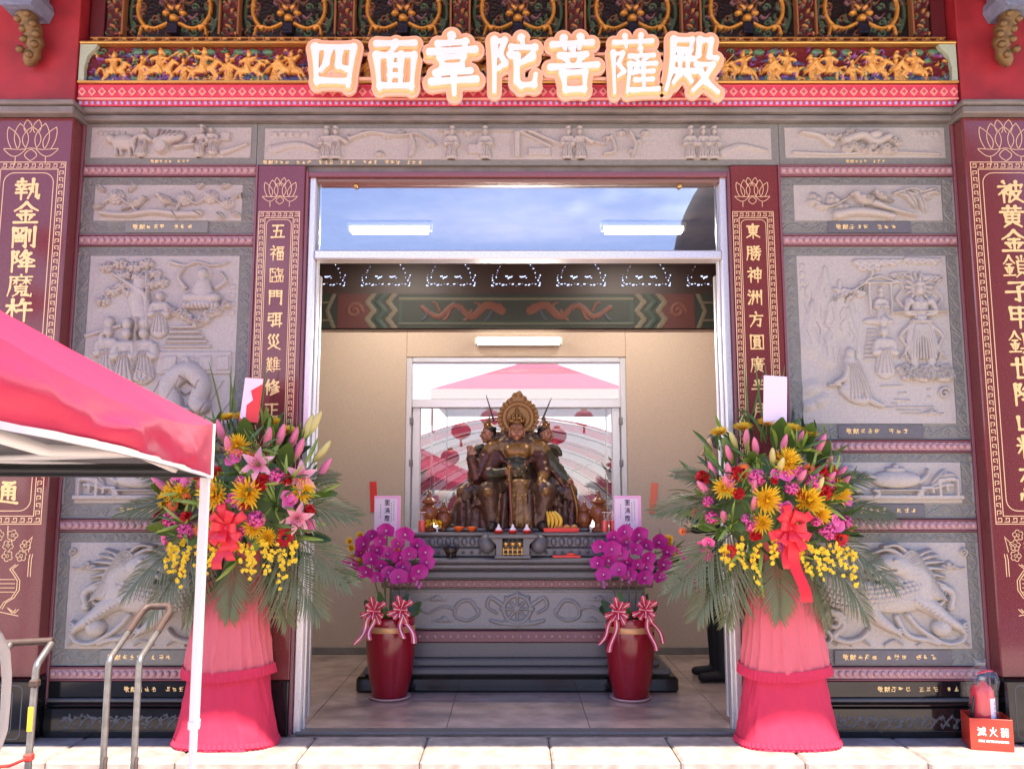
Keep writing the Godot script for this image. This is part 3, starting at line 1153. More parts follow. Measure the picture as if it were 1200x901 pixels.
# ---------------------------------------------------------------- the characters on the building, as brush strokes on a 100 x 100 field (y down)
var GLYPH := {
	"gold_left": [[50, 2, 30, 24, 6, 40], [50, 2, 70, 24, 95, 38], [30, 42, 70, 41], [18, 58, 82, 57], [50, 42, 50, 90], [30, 66, 36, 80], [70, 66, 63, 80], [6, 92, 94, 91]],
	"mound": [[12, 8, 12, 97], [12, 10, 32, 8, 23, 32, 33, 48, 20, 57]],
	"spirit": [[24, 4, 30, 14], [6, 26, 42, 25, 6, 62], [24, 46, 24, 98], [26, 50, 40, 62]],
	"grass": [[12, 14, 88, 12], [34, 4, 36, 22], [66, 3, 63, 22]],
	"drops": [[10, 8, 20, 18], [4, 32, 14, 42], [5, 92, 21, 59]],
	"mouth": [[6, 6, 10, 94], [6, 6, 94, 5, 90, 94], [10, 92, 90, 92]],
	"四": [[15, 20, 22, 85], [15, 20, 86, 17, 80, 88], [40, 24, 37, 48, 28, 62], [60, 23, 60, 52, 76, 58], [22, 80, 80, 80]],
	"面": [[12, 12, 88, 11], [50, 12, 40, 32], [13, 34, 20, 94], [13, 34, 87, 33, 83, 94], [40, 34, 40, 88], [61, 34, 61, 88], [40, 52, 61, 52], [40, 70, 61, 70], [20, 89, 83, 89]],
	"韋": [[50, 3, 46, 16], [25, 15, 75, 13, 71, 26], [10, 28, 92, 26], [30, 38, 33, 54], [30, 38, 70, 37, 67, 54], [33, 53, 67, 53], [20, 64, 82, 62], [26, 64, 22, 78], [12, 78, 92, 76], [52, 58, 52, 99]],
	"陀": [["mound", 0, 0, 100, 100], [65, 4, 68, 14], [44, 32, 46, 20], [45, 20, 92, 20, 86, 32], [86, 36, 58, 50], [56, 36, 56, 80, 64, 87, 90, 85, 93, 68]],
	"菩": [["grass", 0, 0, 100, 100], [50, 22, 52, 32], [25, 34, 76, 33], [36, 38, 42, 50], [66, 37, 58, 50], [6, 54, 96, 52], [30, 65, 33, 97], [30, 65, 72, 64, 69, 97], [33, 94, 69, 94]],
	"薩": [["grass", 0, -2, 100, 100], [10, 30, 10, 98], [10, 32, 29, 31, 20, 49, 30, 62, 18, 70], [64, 24, 65, 31], [42, 36, 90, 35], [54, 38, 59, 46], [75, 38, 67, 46], [40, 50, 94, 49], [43, 50, 35, 97], [55, 55, 48, 66], [51, 63, 88, 62], [51, 77, 86, 76], [68, 53, 68, 93], [43, 94, 96, 93]],
	"殿": [[14, 10, 48, 9, 46, 26], [14, 26, 46, 26], [14, 10, 12, 60, 3, 94], [20, 42, 50, 41], [27, 32, 27, 62], [41, 32, 41, 62], [15, 62, 55, 61], [27, 66, 16, 82], [41, 66, 49, 79], [62, 9, 60, 34, 54, 42], [62, 9, 83, 8, 80, 36, 94, 38], [57, 50, 87, 49, 72, 74, 52, 93], [62, 56, 76, 78, 98, 94]],
	"執": [[26, 4, 26, 30], [10, 16, 42, 15], [4, 30, 48, 29], [16, 36, 20, 46], [36, 35, 32, 46], [8, 50, 44, 49], [6, 66, 46, 65], [26, 50, 26, 97], [70, 4, 68, 50, 52, 92], [54, 28, 84, 27, 84, 82, 92, 90, 96, 74], [58, 46, 72, 62]],
	"金": [["gold_left", 0, 0, 100, 100]],
	"剛": [[8, 10, 8, 96], [8, 10, 56, 9, 56, 94, 48, 88], [22, 22, 28, 34], [42, 21, 36, 34], [14, 42, 50, 42], [32, 42, 32, 68], [20, 52, 20, 68], [44, 52, 44, 68], [20, 68, 44, 68], [70, 20, 70, 68], [89, 6, 89, 92, 78, 86]],
	"降": [["mound", 0, 0, 100, 100], [60, 4, 40, 30], [52, 14, 80, 14, 60, 34, 38, 48], [52, 22, 70, 36, 94, 46], [44, 56, 84, 55], [50, 56, 48, 72], [38, 72, 96, 71], [68, 48, 68, 98]],
	"魔": [[50, 2, 52, 9], [8, 12, 92, 10], [12, 12, 10, 60, 2, 96], [22, 26, 46, 25], [34, 17, 34, 44], [32, 28, 22, 42], [54, 26, 88, 25], [70, 17, 70, 44], [68, 28, 58, 42], [72, 28, 86, 40], [50, 46, 44, 52], [30, 54, 32, 73], [30, 54, 74, 53, 72, 73], [32, 63, 72, 63], [32, 73, 72, 73], [44, 75, 38, 86, 22, 97], [56, 75, 56, 93, 90, 95, 92, 84], [72, 78, 66, 88, 80, 88]],
	"杵": [[4, 30, 44, 29], [25, 4, 25, 98], [24, 32, 4, 66], [26, 36, 42, 58], [62, 4, 50, 28], [58, 20, 92, 19], [46, 50, 98, 49], [72, 20, 72, 98]],
	"通": [[12, 8, 22, 20], [6, 36, 26, 36, 14, 56, 26, 72, 8, 88], [8, 88, 30, 84, 96, 93], [42, 8, 82, 8, 64, 20], [52, 14, 62, 20], [42, 27, 40, 76], [42, 27, 84, 27, 84, 77, 76, 73], [42, 43, 84, 43], [42, 58, 84, 58], [62, 27, 62, 76]],
	"五": [[14, 12, 86, 10], [46, 12, 36, 88], [22, 48, 74, 46, 70, 88], [6, 90, 95, 88]],
	"福": [["spirit", 0, 0, 100, 100], [50, 10, 94, 9], [56, 22, 58, 38], [56, 22, 88, 21, 86, 38], [58, 38, 86, 37], [52, 48, 54, 94], [52, 48, 92, 47, 90, 94], [54, 70, 90, 69], [72, 48, 72, 92], [54, 93, 90, 93]],
	"臨": [[8, 8, 8, 94], [8, 8, 46, 8], [22, 8, 22, 30], [22, 30, 42, 30, 42, 62], [22, 62, 42, 62], [22, 62, 22, 94], [8, 94, 48, 94], [62, 4, 50, 22], [58, 14, 96, 13], [64, 25, 66, 45], [64, 25, 90, 25, 88, 45], [66, 45, 88, 45], [52, 56, 54, 92], [52, 56, 70, 56, 68, 92], [54, 92, 68, 92], [78, 56, 80, 92], [78, 56, 97, 56, 95, 92], [80, 92, 95, 92]],
	"門": [[10, 8, 10, 96], [10, 8, 42, 8, 42, 42], [10, 25, 42, 25], [10, 42, 42, 42], [58, 8, 58, 42], [58, 8, 90, 8, 90, 96, 82, 90], [58, 25, 90, 25], [58, 42, 90, 42]],
	"弭": [[8, 12, 40, 11, 38, 32], [10, 33, 38, 33], [10, 33, 6, 56], [6, 56, 42, 55, 36, 92, 26, 86], [48, 10, 96, 9], [58, 10, 58, 84], [84, 10, 84, 98], [58, 32, 84, 32], [58, 54, 84, 54], [44, 84, 97, 76]],
	"災": [[24, 4, 14, 22, 24, 42], [50, 4, 40, 22, 50, 42], [76, 4, 66, 22, 76, 42], [22, 54, 32, 68], [78, 52, 66, 66], [50, 46, 48, 70, 12, 96], [50, 70, 66, 84, 92, 96]],
	"難": [[6, 16, 46, 15], [16, 6, 16, 26], [36, 6, 36, 26], [16, 26, 36, 26], [12, 36, 14, 54], [12, 36, 40, 36, 38, 54], [14, 54, 38, 53], [6, 65, 46, 64], [2, 79, 50, 78], [26, 28, 26, 76, 6, 97], [28, 81, 46, 96], [62, 4, 50, 30], [57, 22, 57, 96], [74, 6, 78, 16], [56, 24, 96, 23], [57, 42, 92, 41], [57, 60, 92, 59], [57, 80, 98, 79], [75, 24, 75, 80]],
	"修": [[24, 4, 4, 42], [16, 26, 16, 97], [30, 28, 30, 72], [58, 4, 40, 30], [54, 16, 90, 15, 66, 40, 40, 52], [52, 22, 70, 38, 96, 48], [80, 50, 46, 66], [84, 62, 44, 82], [92, 74, 40, 97]],
	"正": [[10, 12, 90, 10], [52, 12, 52, 88], [52, 48, 86, 47], [24, 46, 24, 88], [4, 90, 96, 88]],
	"東": [[10, 16, 90, 15], [24, 28, 26, 58], [24, 28, 78, 27, 75, 58], [26, 43, 75, 42], [26, 58, 75, 57], [50, 3, 50, 98], [48, 58, 30, 78, 6, 92], [52, 58, 70, 76, 95, 90]],
	"勝": [[10, 8, 10, 60, 2, 96], [10, 8, 36, 8, 36, 92, 28, 88], [10, 30, 36, 30], [10, 52, 36, 52], [54, 6, 60, 16], [84, 5, 76, 16], [46, 24, 94, 23], [42, 40, 98, 39], [70, 8, 66, 34, 42, 62], [70, 40, 96, 60], [52, 66, 86, 65, 82, 94, 72, 90], [68, 54, 62, 78, 44, 98]],
	"神": [["spirit", 0, 0, 100, 100], [50, 20, 52, 70], [50, 20, 94, 19, 91, 70], [52, 44, 91, 43], [52, 69, 91, 69], [72, 4, 72, 98]],
	"洲": [["drops", 0, 0, 100, 100], [38, 10, 36, 60, 26, 96], [62, 12, 62, 86], [90, 6, 90, 98], [26, 36, 30, 52], [48, 36, 54, 50], [74, 34, 80, 48]],
	"方": [[48, 2, 54, 14], [8, 26, 94, 24], [42, 28, 36, 58, 10, 96], [38, 48, 80, 46, 74, 92, 58, 86]],
	"圓": [[8, 6, 8, 96], [8, 6, 92, 6, 92, 96], [8, 94, 92, 94], [34, 15, 36, 28], [34, 15, 66, 15, 64, 28], [36, 28, 64, 28], [30, 37, 32, 71], [30, 37, 70, 37, 68, 71], [32, 48, 68, 48], [32, 59, 68, 59], [32, 71, 68, 71], [40, 75, 26, 87], [60, 75, 74, 87]],
	"廣": [[50, 2, 54, 10], [10, 14, 94, 12], [14, 14, 12, 60, 2, 96], [28, 28, 84, 27], [42, 20, 42, 38], [68, 20, 68, 38], [42, 38, 68, 38], [20, 46, 92, 45], [32, 55, 34, 80], [32, 55, 78, 55, 76, 80], [34, 67, 76, 67], [54, 46, 54, 80], [34, 80, 76, 80], [42, 84, 26, 97], [66, 84, 84, 96]],
	"半": [[28, 8, 36, 24], [72, 6, 62, 24], [18, 34, 82, 33], [6, 60, 95, 58], [50, 4, 50, 98]],
	"月": [[26, 8, 26, 60, 14, 96], [26, 8, 76, 8, 76, 94, 64, 88], [26, 34, 76, 34], [26, 58, 76, 58]],
	"被": [["spirit", 0, 0, 100, 100], [42, 38, 32, 50], [52, 20, 50, 60, 42, 96], [52, 20, 94, 19, 90, 32], [72, 4, 72, 48], [54, 48, 88, 47, 72, 76, 46, 97], [58, 56, 74, 80, 97, 96]],
	"黃": [[16, 14, 84, 13], [36, 4, 36, 26], [64, 4, 64, 26], [6, 30, 94, 29], [24, 42, 26, 74], [24, 42, 76, 42, 74, 74], [26, 58, 74, 58], [50, 30, 50, 74], [26, 74, 74, 74], [38, 79, 18, 97], [62, 79, 84, 96]],
	"鎖": [["gold_left", 0, 0, 48, 98], [72, 4, 72, 22], [56, 8, 62, 20], [90, 6, 82, 20], [56, 28, 58, 76], [56, 28, 90, 28, 88, 76], [58, 44, 88, 44], [58, 60, 88, 60], [58, 76, 88, 76], [66, 80, 50, 97], [78, 80, 96, 96]],
	"子": [[18, 12, 82, 10, 54, 32], [52, 32, 54, 90, 40, 84], [6, 52, 95, 50]],
	"甲": [[16, 10, 18, 60], [16, 10, 84, 9, 82, 60], [18, 35, 82, 34], [18, 60, 82, 59], [50, 10, 50, 98]],
	"鎮": [["gold_left", 0, 0, 48, 98], [72, 3, 72, 16], [52, 12, 94, 11], [58, 20, 60, 66], [58, 20, 88, 20, 86, 66], [60, 36, 86, 36], [60, 51, 86, 51], [60, 66, 86, 66], [46, 76, 98, 75], [64, 80, 52, 96], [80, 80, 94, 96]],
	"世": [[6, 34, 95, 32], [26, 10, 26, 90], [50, 6, 50, 66], [74, 8, 74, 66], [50, 66, 74, 65], [26, 90, 88, 88]],
	"山": [[50, 6, 50, 86], [14, 36, 16, 88], [16, 88, 86, 87], [86, 34, 86, 94]],
	"精": [[10, 16, 18, 34], [42, 14, 34, 34], [4, 44, 48, 43], [26, 4, 26, 98], [24, 46, 6, 76], [28, 48, 46, 70], [54, 12, 96, 11], [58, 24, 92, 23], [50, 36, 98, 35], [75, 4, 75, 36], [58, 48, 56, 97], [58, 48, 92, 48, 92, 95, 84, 90], [58, 62, 92, 62], [58, 76, 92, 76]],
	"水": [[50, 4, 50, 92, 38, 84], [8, 34, 38, 33, 8, 82], [84, 20, 58, 42], [54, 40, 70, 66, 96, 86]],
	"怪": [[8, 26, 4, 48], [22, 4, 22, 98], [34, 24, 40, 40], [48, 12, 88, 11, 44, 54], [54, 22, 70, 42, 96, 54], [50, 66, 92, 65], [71, 54, 71, 92], [44, 92, 98, 91]],
	"滅": [["drops", 0, 0, 100, 100], [30, 22, 95, 20], [32, 22, 31, 60, 24, 94], [40, 36, 60, 36], [40, 52, 44, 62], [60, 50, 55, 60], [50, 45, 49, 70, 38, 88], [50, 72, 60, 86], [70, 4, 75, 60, 92, 94, 96, 78], [90, 38, 76, 70, 64, 90], [82, 6, 90, 14]],
	"火": [[20, 28, 32, 50], [82, 26, 66, 48], [50, 4, 48, 50, 10, 96], [50, 50, 66, 76, 95, 96]],
	"器": [["mouth", 10, 6, 32, 28], ["mouth", 58, 6, 32, 28], [6, 48, 94, 47], [50, 36, 46, 54, 8, 68], [54, 50, 92, 68], [68, 37, 76, 43], ["mouth", 10, 70, 32, 28], ["mouth", 58, 70, 32, 28]],
	"滿": [["drops", 0, 0, 100, 100], [32, 18, 96, 17], [48, 8, 48, 28], [80, 8, 80, 28], [48, 28, 80, 28], [34, 42, 34, 96], [34, 42, 94, 42, 94, 94, 86, 90], [64, 28, 64, 90], [48, 56, 42, 76], [48, 56, 56, 76], [79, 56, 73, 76], [79, 56, 87, 76]],
	"順": [[10, 8, 8, 60, 2, 94], [24, 14, 24, 84], [40, 6, 40, 96], [50, 10, 96, 9], [72, 10, 66, 22], [54, 24, 56, 74], [54, 24, 90, 24, 88, 74], [56, 40, 88, 40], [56, 56, 88, 56], [56, 74, 88, 74], [64, 78, 50, 97], [78, 78, 96, 96]],
	"利": [[46, 6, 10, 16], [4, 34, 54, 33], [28, 12, 28, 98], [26, 36, 4, 68], [30, 38, 52, 60], [68, 18, 68, 68], [90, 4, 90, 94, 78, 88]],
	"敬": [[8, 12, 50, 11], [20, 4, 20, 20], [38, 4, 38, 20], [16, 22, 4, 42], [12, 30, 48, 29, 46, 88, 38, 82], [16, 44, 32, 44, 30, 62, 16, 62, 16, 44], [66, 4, 54, 34], [60, 24, 96, 23], [84, 26, 72, 66, 48, 97], [60, 38, 74, 72, 98, 96]],
	"獻": [[8, 16, 54, 15], [30, 4, 30, 16], [8, 16, 4, 94], [16, 28, 56, 27], [22, 36, 22, 52], [42, 36, 40, 52], [14, 56, 54, 55], [16, 64, 16, 96], [16, 64, 54, 64, 52, 96], [34, 56, 34, 92], [60, 34, 98, 33], [78, 8, 76, 40, 58, 96], [78, 42, 96, 96], [88, 12, 94, 22]],
}


# ---------------------------------------------------------------- the temple front
var temple: Node3D
const DOOR := 1.18
const SLAB0 := 1.245
const SLAB1 := 1.52
const REL0 := 1.535
const REL1 := 2.545
const PIL := 2.562
const PILZ := 0.12


func slab_box(parent: Node, called: String, x0: float, x1: float, y0: float, y1: float, z0: float, z1: float, m: Material, bev := 0.004) -> MeshInstance3D:
	return put(parent, called, MB.new().cbox(Vector3((x0 + x1) / 2, (y0 + y1) / 2, (z0 + z1) / 2), Vector3(x1 - x0, y1 - y0, z1 - z0), bev), m)


func build_temple() -> void:
	temple = thing("temple", "temple hall with carved grey stone walls and gilded red frieze", "temple")
	# masonry behind the facing
	for s in [-1, 1]:
		slab_box(temple, "masonry", minf(s * (DOOR + 0.06), s * 4.4), maxf(s * (DOOR + 0.06), s * 4.4), -0.02, 4.7, -0.28, -0.032, M.cornice_stone, 0.0)
	slab_box(temple, "masonry", -DOOR - 0.058, DOOR + 0.058, 3.175, 4.7, -0.28, -0.032, M.cornice_stone, 0.0)
	for s in [-1, 1]:
		wall_bay(s)
		couplet_slab(s)
		pillar(s)
	lintel_row()
	upper_works()
	door_frame()
	eave()


# dark border with a running scroll, four strips
var scroll_cache := {}

func scroll_strip(l: float, w: float) -> Relief:
	var r := Relief.new(l, w, 0.0045)
	var k := 0
	var x := 0.0
	while x < l:
		var s := 1.0 if k % 2 == 0 else -1.0
		var c := w * 0.5
		r.curve([x, c - s * w * 0.25, x + w * 0.35, c + s * w * 0.1, x + w * 0.8, c + s * w * 0.28, x + w * 1.25, c - s * w * 0.05], w * 0.07, w * 0.06, 0.006)
		r.spiral(x + w * 0.62, c - s * w * 0.12, w * 0.24, 0.6 * s, 1.1 * s, w * 0.07, 0.006)
		r.ell(x + w * 0.15, c + s * w * 0.24, w * 0.16, w * 0.08, 0.5 * s, 0.005)
		r.ell(x + w * 1.05, c + s * w * 0.3, w * 0.14, w * 0.07, -0.5 * s, 0.005)
		x += w * 1.15
		k += 1
	# plain edge lines
	r.rect(0, 0, l, w * 0.07, 0.004)
	r.rect(0, w * 0.93, l, w, 0.004)
	return r


func carved_panel(x0: float, x1: float, y0: float, y1: float, rel: Relief, bw: float, scrolled: bool, writing := 0, flip_order := false) -> Node3D:
	var g := group3(temple, "carved_panel", Vector3(x0, y0, 0))
	var w := x1 - x0
	var h := y1 - y0
	put(g, "backing", MB.new().cbox(Vector3(w / 2, h / 2, -0.022), Vector3(w, h, 0.02), 0), M.frame_stone)
	var bx := (w - rel.w) / 2.0
	var by0 := (h - rel.h) * (0.62 if writing > 0 else 0.5)
	var by1 := h - rel.h - by0
	if scrolled:
		var mb := MB.new()
		var hor := scroll_strip(w, by1)
		hor.into(mb, Vector3(0, h - by1, 0), 0.012)
		scroll_strip(w, by0).into(mb, Vector3.ZERO, 0.012)
		var side := MB.new()
		scroll_strip(rel.h, bx).into(side, Vector3.ZERO, 0.012)
		mb.add(side, Transform3D(Basis(Vector3.BACK, PI / 2), Vector3(bx, by0, 0)))
		mb.add(side, Transform3D(Basis(Vector3.BACK, PI / 2), Vector3(w, by0, 0)))
		put(g, "border", mb, M.frame_stone)
	else:
		var mb := MB.new()
		mb.box(Vector3(0, 0, -0.012), Vector3(w, by0, 0.002))
		mb.box(Vector3(0, h - by1, -0.012), Vector3(w, h, 0.002))
		mb.box(Vector3(0, by0, -0.012), Vector3(bx, h - by1, 0.002))
		mb.box(Vector3(w - bx, by0, -0.012), Vector3(w, h - by1, 0.002))
		put(g, "border", mb, M.frame_stone)
	for k in rel.H.size():
		rel.H[k] *= 1.75
	put(g, "relief", rel.into(MB.new(), Vector3.ZERO, 0.014), M.relief_stone, Vector3(bx, by0, 0.006))
	if writing > 0:
		var gs := minf(by0 * 0.5, 0.032)
		var tot := writing * gs * 1.25
		if scrolled:
			put(g, "name_strip", MB.new().cbox(Vector3(w / 2, by0 / 2, 0.007), Vector3(tot + 0.08, by0 * 0.86, 0.008), 0.002), M.dark_stone if x0 > 0 else M.frame_stone)
		put(g, "donor_inscription", tiny_text(writing, gs), M.gilt, Vector3(w / 2 - tot / 2, by0 / 2, 0.0115 if scrolled else 0.0025))
	return g


# a line of small gilded characters: two for "respectfully presented", the rest as loose brush marks
func tiny_text(n: int, s: float) -> MB:
	var mb := MB.new()
	for k in n:
		var strokes := []
		if k == 0:
			strokes = strokes_of("敬")
		elif k == 1:
			strokes = strokes_of("獻")
		else:
			if (k - 2) % 4 == 3:
				continue
			for q in 7:
				var x := rng.randf_range(8, 70)
				var y := rng.randf_range(8, 85)
				if q % 2 == 0:
					strokes.append([x * 0.6, y, x * 0.6 + rng.randf_range(25, 55), y - 2])
				else:
					strokes.append([x, y * 0.6, x + rng.randf_range(-12, 12), y * 0.6 + rng.randf_range(25, 50)])
		var F := glyph_field(strokes, 22, 5.5, 6.0)
		mb.add(field_mesh(F, 22, 22, 1.4 * s / 22, 1.4 * s / 22, Vector2(-0.7 * s, -0.7 * s), 0.0, 0.0, 0.001), Transform3D(Basis(), Vector3((k + 0.5) * s * 1.25, 0, 0)))
	return mb


var bead_mesh: ArrayMesh

func bead_band(x0: float, x1: float, y0: float, y1: float) -> void:
	if bead_mesh == null:
		bead_mesh = MB.new().ball(Vector3.ZERO, Vector3(0.0165, 0.0185, 0.014), Basis(), 12, 8).mesh()
	var g := group3(temple, "bead_band", Vector3(x0, (y0 + y1) / 2, 0))
	var w := x1 - x0
	var h := y1 - y0
	put(g, "rail", MB.new().cbox(Vector3(w / 2, 0, -0.006), Vector3(w, h, 0.032), 0.003), M.pink_stone)
	put(g, "fillet", MB.new().cbox(Vector3(w / 2, h / 2 + 0.006, -0.004), Vector3(w, 0.009, 0.044), 0.003), M.plum_stone)
	put(g, "fillet", MB.new().cbox(Vector3(w / 2, -h / 2 - 0.006, -0.004), Vector3(w, 0.009, 0.044), 0.003), M.plum_stone)
	var n := int(w / 0.0375)
	for k in n:
		put(g, "bead", bead_mesh, M.pink_stone, Vector3((k + 0.5) * w / n, 0, 0.012))


func wall_bay(s: int) -> void:
	var a := REL0 if s > 0 else -REL1
	var b := REL1 if s > 0 else -REL0
	var w := b - a
	bead_band(a, b, 0.298, 0.35)
	bead_band(a, b, 1.095, 1.142)
	bead_band(a, b, 1.532, 1.58)
	bead_band(a, b, 2.724, 2.772)
	bead_band(a, b, 3.144, 3.192)
	carved_panel(a, b, 0.366, 1.08, beast_relief(s < 0), 0.07, true, 14 if s > 0 else 10)
	carved_panel(a, b, 1.158, 1.518, table_relief(s < 0), 0.06, true, 9)
	carved_panel(a, b, 1.596, 2.71, (scene_right() if s > 0 else scene_left()), 0.07, true, 10)
	carved_panel(a, b, 2.786, 3.13, (pheasants() if s > 0 else songbirds()), 0.06, true, 10)
	# black plinth
	slab_box(temple, "plinth", a, b, 0.2, 0.286, -0.03, 0.012, M.black_granite)
	put(temple, "plinth_inscription", tiny_text(12, 0.03), M.gilt, Vector3((a + b) / 2 - 0.1, 0.243, 0.0125))
	slab_box(temple, "plinth_moulding", a, b, 0.178, 0.198, -0.03, 0.03, M.etched_granite, 0.006)
	slab_box(temple, "plinth_moulding", a, b, 0.155, 0.176, -0.03, 0.042, M.black_granite, 0.008)
	slab_box(temple, "plinth", a, b, 0.0, 0.153, -0.03, 0.05, M.black_granite)
	put(temple, "etched_foliage", etched(w * 0.86, 0.11).into(MB.new(), Vector3.ZERO, 0.0), M.etched_granite, Vector3(a + w * 0.07, 0.024, 0.0495))
	# upright edges
	slab_box(temple, "edge_strip", minf(s * REL1 + s * 0.001, s * (PIL - 0.001)), maxf(s * REL1 + s * 0.001, s * (PIL - 0.001)), 0.0, 3.46, -0.03, 0.02, M.plum_stone, 0.002)
	slab_box(temple, "edge_strip", minf(s * (SLAB1 + 0.001), s * (REL0 - 0.001)), maxf(s * (SLAB1 + 0.001), s * (REL0 - 0.001)), 0.29, 3.2, -0.03, 0.016, M.plum_stone, 0.002)


# matt foliage left standing in polished black: only the raised parts show
func etched(w: float, h: float) -> Relief:
	var r := Relief.new(w, h, 0.004)
	for k in r.H.size():
		r.H[k] = -0.004
	for k in int(w / 0.06):
		var x := (k + 0.5) * 0.06
		r.curve([x - 0.03, h * 0.25, x, h * 0.6, x + 0.03, h * 0.75, x + 0.05, h * 0.45], 0.006, 0.004, 0.004, -0.001)
		for q in 5:
			var an := rng.randf() * TAU
			r.ell(x + rng.randf_range(-0.03, 0.03), h * rng.randf_range(0.25, 0.85), 0.013, 0.007, an, 0.004, -0.001)
	r.rect(w * 0.05, h * 0.08, w * 0.95, h * 0.13, 0.0015)
	return r


func key_border(mb: MB, x0: float, y0: float, x1: float, y1: float, bw: float, z: float, lw: float) -> void:
	for e in [0.0, bw]:
		mb.ribbon(PackedVector2Array([Vector2(x0 + e, y0 + e), Vector2(x1 - e, y0 + e), Vector2(x1 - e, y1 - e), Vector2(x0 + e, y1 - e), Vector2(x0 + e, y0 + e)]), lw, z)
	var u := bw * 0.95
	var nh := maxi(1, int(round((y1 - y0 - 2 * bw) / u)))
	u = (y1 - y0 - 2 * bw) / nh
	var q := bw / 5.0
	for k in nh:
		var yy := y0 + bw + k * u
		for side in 2:
			var ox := x0 if side == 0 else x1 - bw
			var p := PackedVector2Array([Vector2(ox + q * 1.3, yy + u * 0.08), Vector2(ox + q * 1.3, yy + u * 0.72), Vector2(ox + q * 3.7, yy + u * 0.72), Vector2(ox + q * 3.7, yy + u * 0.34), Vector2(ox + q * 2.4, yy + u * 0.34)])
			if k % 2 == 1:
				for e in p.size():
					p[e].x = 2 * ox + bw - p[e].x
			mb.ribbon(p, lw * 0.9, z)
	u = bw * 0.95
	var nw := maxi(1, int(round((x1 - x0) / u)))
	u = (x1 - x0) / nw
	for k in nw:
		var xx := x0 + k * u
		for side in 2:
			var oy := y0 if side == 0 else y1 - bw
			var p := PackedVector2Array([Vector2(xx + u * 0.1, oy + q * 1.3), Vector2(xx + u * 0.78, oy + q * 1.3), Vector2(xx + u * 0.78, oy + q * 3.7), Vector2(xx + u * 0.36, oy + q * 3.7), Vector2(xx + u * 0.36, oy + q * 2.4)])
			mb.ribbon(p, lw * 0.9, z)


func round_frame(mb: MB, x0: float, y0: float, x1: float, y1: float, r: float, z: float, lw: float) -> void:
	var p := PackedVector2Array()
	var c := [[x1 - r, y1 - r, 0.0], [x0 + r, y1 - r, PI / 2], [x0 + r, y0 + r, PI], [x1 - r, y0 + r, PI * 1.5]]
	for e in c:
		for k in 7:
			var a: float = e[2] + PI / 2 * k / 6
			p.append(Vector2(e[0] + cos(a) * r, e[1] + sin(a) * r))
	p.append(p[0])
	mb.ribbon(p, lw, z)


# gilded outline of a lotus w wide, centred on (x, y)
func lotus_lines(mb: MB, x: float, y: float, w: float, z: float, lw: float) -> void:
	var petal := func(cx: float, cy: float, hw: float, hh: float, lean: float) -> void:
		var p := PackedVector2Array()
		for k in 17:
			var t := k / 8.0 if k <= 8 else (16 - k) / 8.0
			var e := -1.0 if k <= 8 else 1.0
			var q := hw * pow(maxf(0.0, sin(PI * (0.12 + 0.88 * t))), 0.8)
			p.append(Vector2(cx + e * q + lean * t * t * hh, cy + t * hh))
		mb.ribbon(p, lw, z)
	var s := w / 2.0
	petal.call(x, y - s * 0.4, s * 0.34, s * 0.86, 0.0)
	for e in [-1.0, 1.0]:
		petal.call(x + e * s * 0.36, y - s * 0.42, s * 0.26, s * 1.0, e * 0.1)
		petal.call(x + e * s * 0.6, y - s * 0.42, s * 0.22, s * 0.86, e * 0.32)
		petal.call(x + e * s * 0.16, y + s * 0.22, s * 0.15, s * 0.5, e * 0.1)
		# drooping lower petals and stem
		var p := PackedVector2Array()
		for k in 11:
			var t := k / 10.0
			p.append(Vector2(x + e * s * (0.18 + 0.82 * t), y - s * (0.4 + 0.28 * sin(PI * t))))
		mb.ribbon(p, lw, z)
		var q := PackedVector2Array()
		for k in 9:
			var t := k / 8.0
			q.append(Vector2(x + e * s * (0.22 * sin(PI * t)), y - s * (0.4 + 0.45 * t)))
		mb.ribbon(q, lw, z)
		mb.ribbon(PackedVector2Array([Vector2(x + e * s * 0.55, y - s * 0.66), Vector2(x + e * s * 0.55, y - s * 1.0)]), lw, z)
	mb.ribbon(PackedVector2Array([Vector2(x - s, y - s * 0.38), Vector2(x - s * 0.4, y - s * 0.42), Vector2(x, y - s * 0.36), Vector2(x + s * 0.4, y - s * 0.42), Vector2(x + s, y - s * 0.38)]), lw, z)


func couplet_slab(s: int) -> void:
	var x0 := SLAB0 if s > 0 else -SLAB1
	var x1 := SLAB1 if s > 0 else -SLAB0
	var g := group3(temple, "couplet_slab", Vector3.ZERO)
	tag(g, "narrow polished red granite slab with gilded verse beside the doorway")
	put(g, "granite", MB.new().cbox(Vector3((x0 + x1) / 2, 1.745, -0.01), Vector3(x1 - x0, 2.91, 0.04), 0.004), M.red_granite)
	put(g, "foot", MB.new().cbox(Vector3((x0 + x1) / 2, 0.144, -0.005), Vector3(x1 - x0, 0.288, 0.05), 0.005), M.black_granite)
	var z := 0.0112
	var mb := MB.new()
	var cx := -1.388 if s < 0 else 1.366
	key_border(mb, cx - 0.118, 0.62, cx + 0.118, 2.918, 0.036, z, 0.0042)
	put(g, "key_border", mb, M.gilt_line)
	mb = MB.new()
	round_frame(mb, cx - 0.072, 0.67, cx + 0.072, 2.87, 0.03, z, 0.0035)
	put(g, "inner_line", mb, M.gilt_line)
	mb = MB.new()
	lotus_lines(mb, cx, 3.05, 0.205, z, 0.0034)
	put(g, "lotus", mb, M.gilt_line)
	var text := "五福臨門弭災難修正" if s < 0 else "東勝神洲方圓廣半月"
	for k in text.length():
		put(g, "character", glyph(text[k], 0.084, 0.088, 0.003), M.gilt, Vector3(cx - 0.004, 2.8 - k * 0.1302, 0.0102))


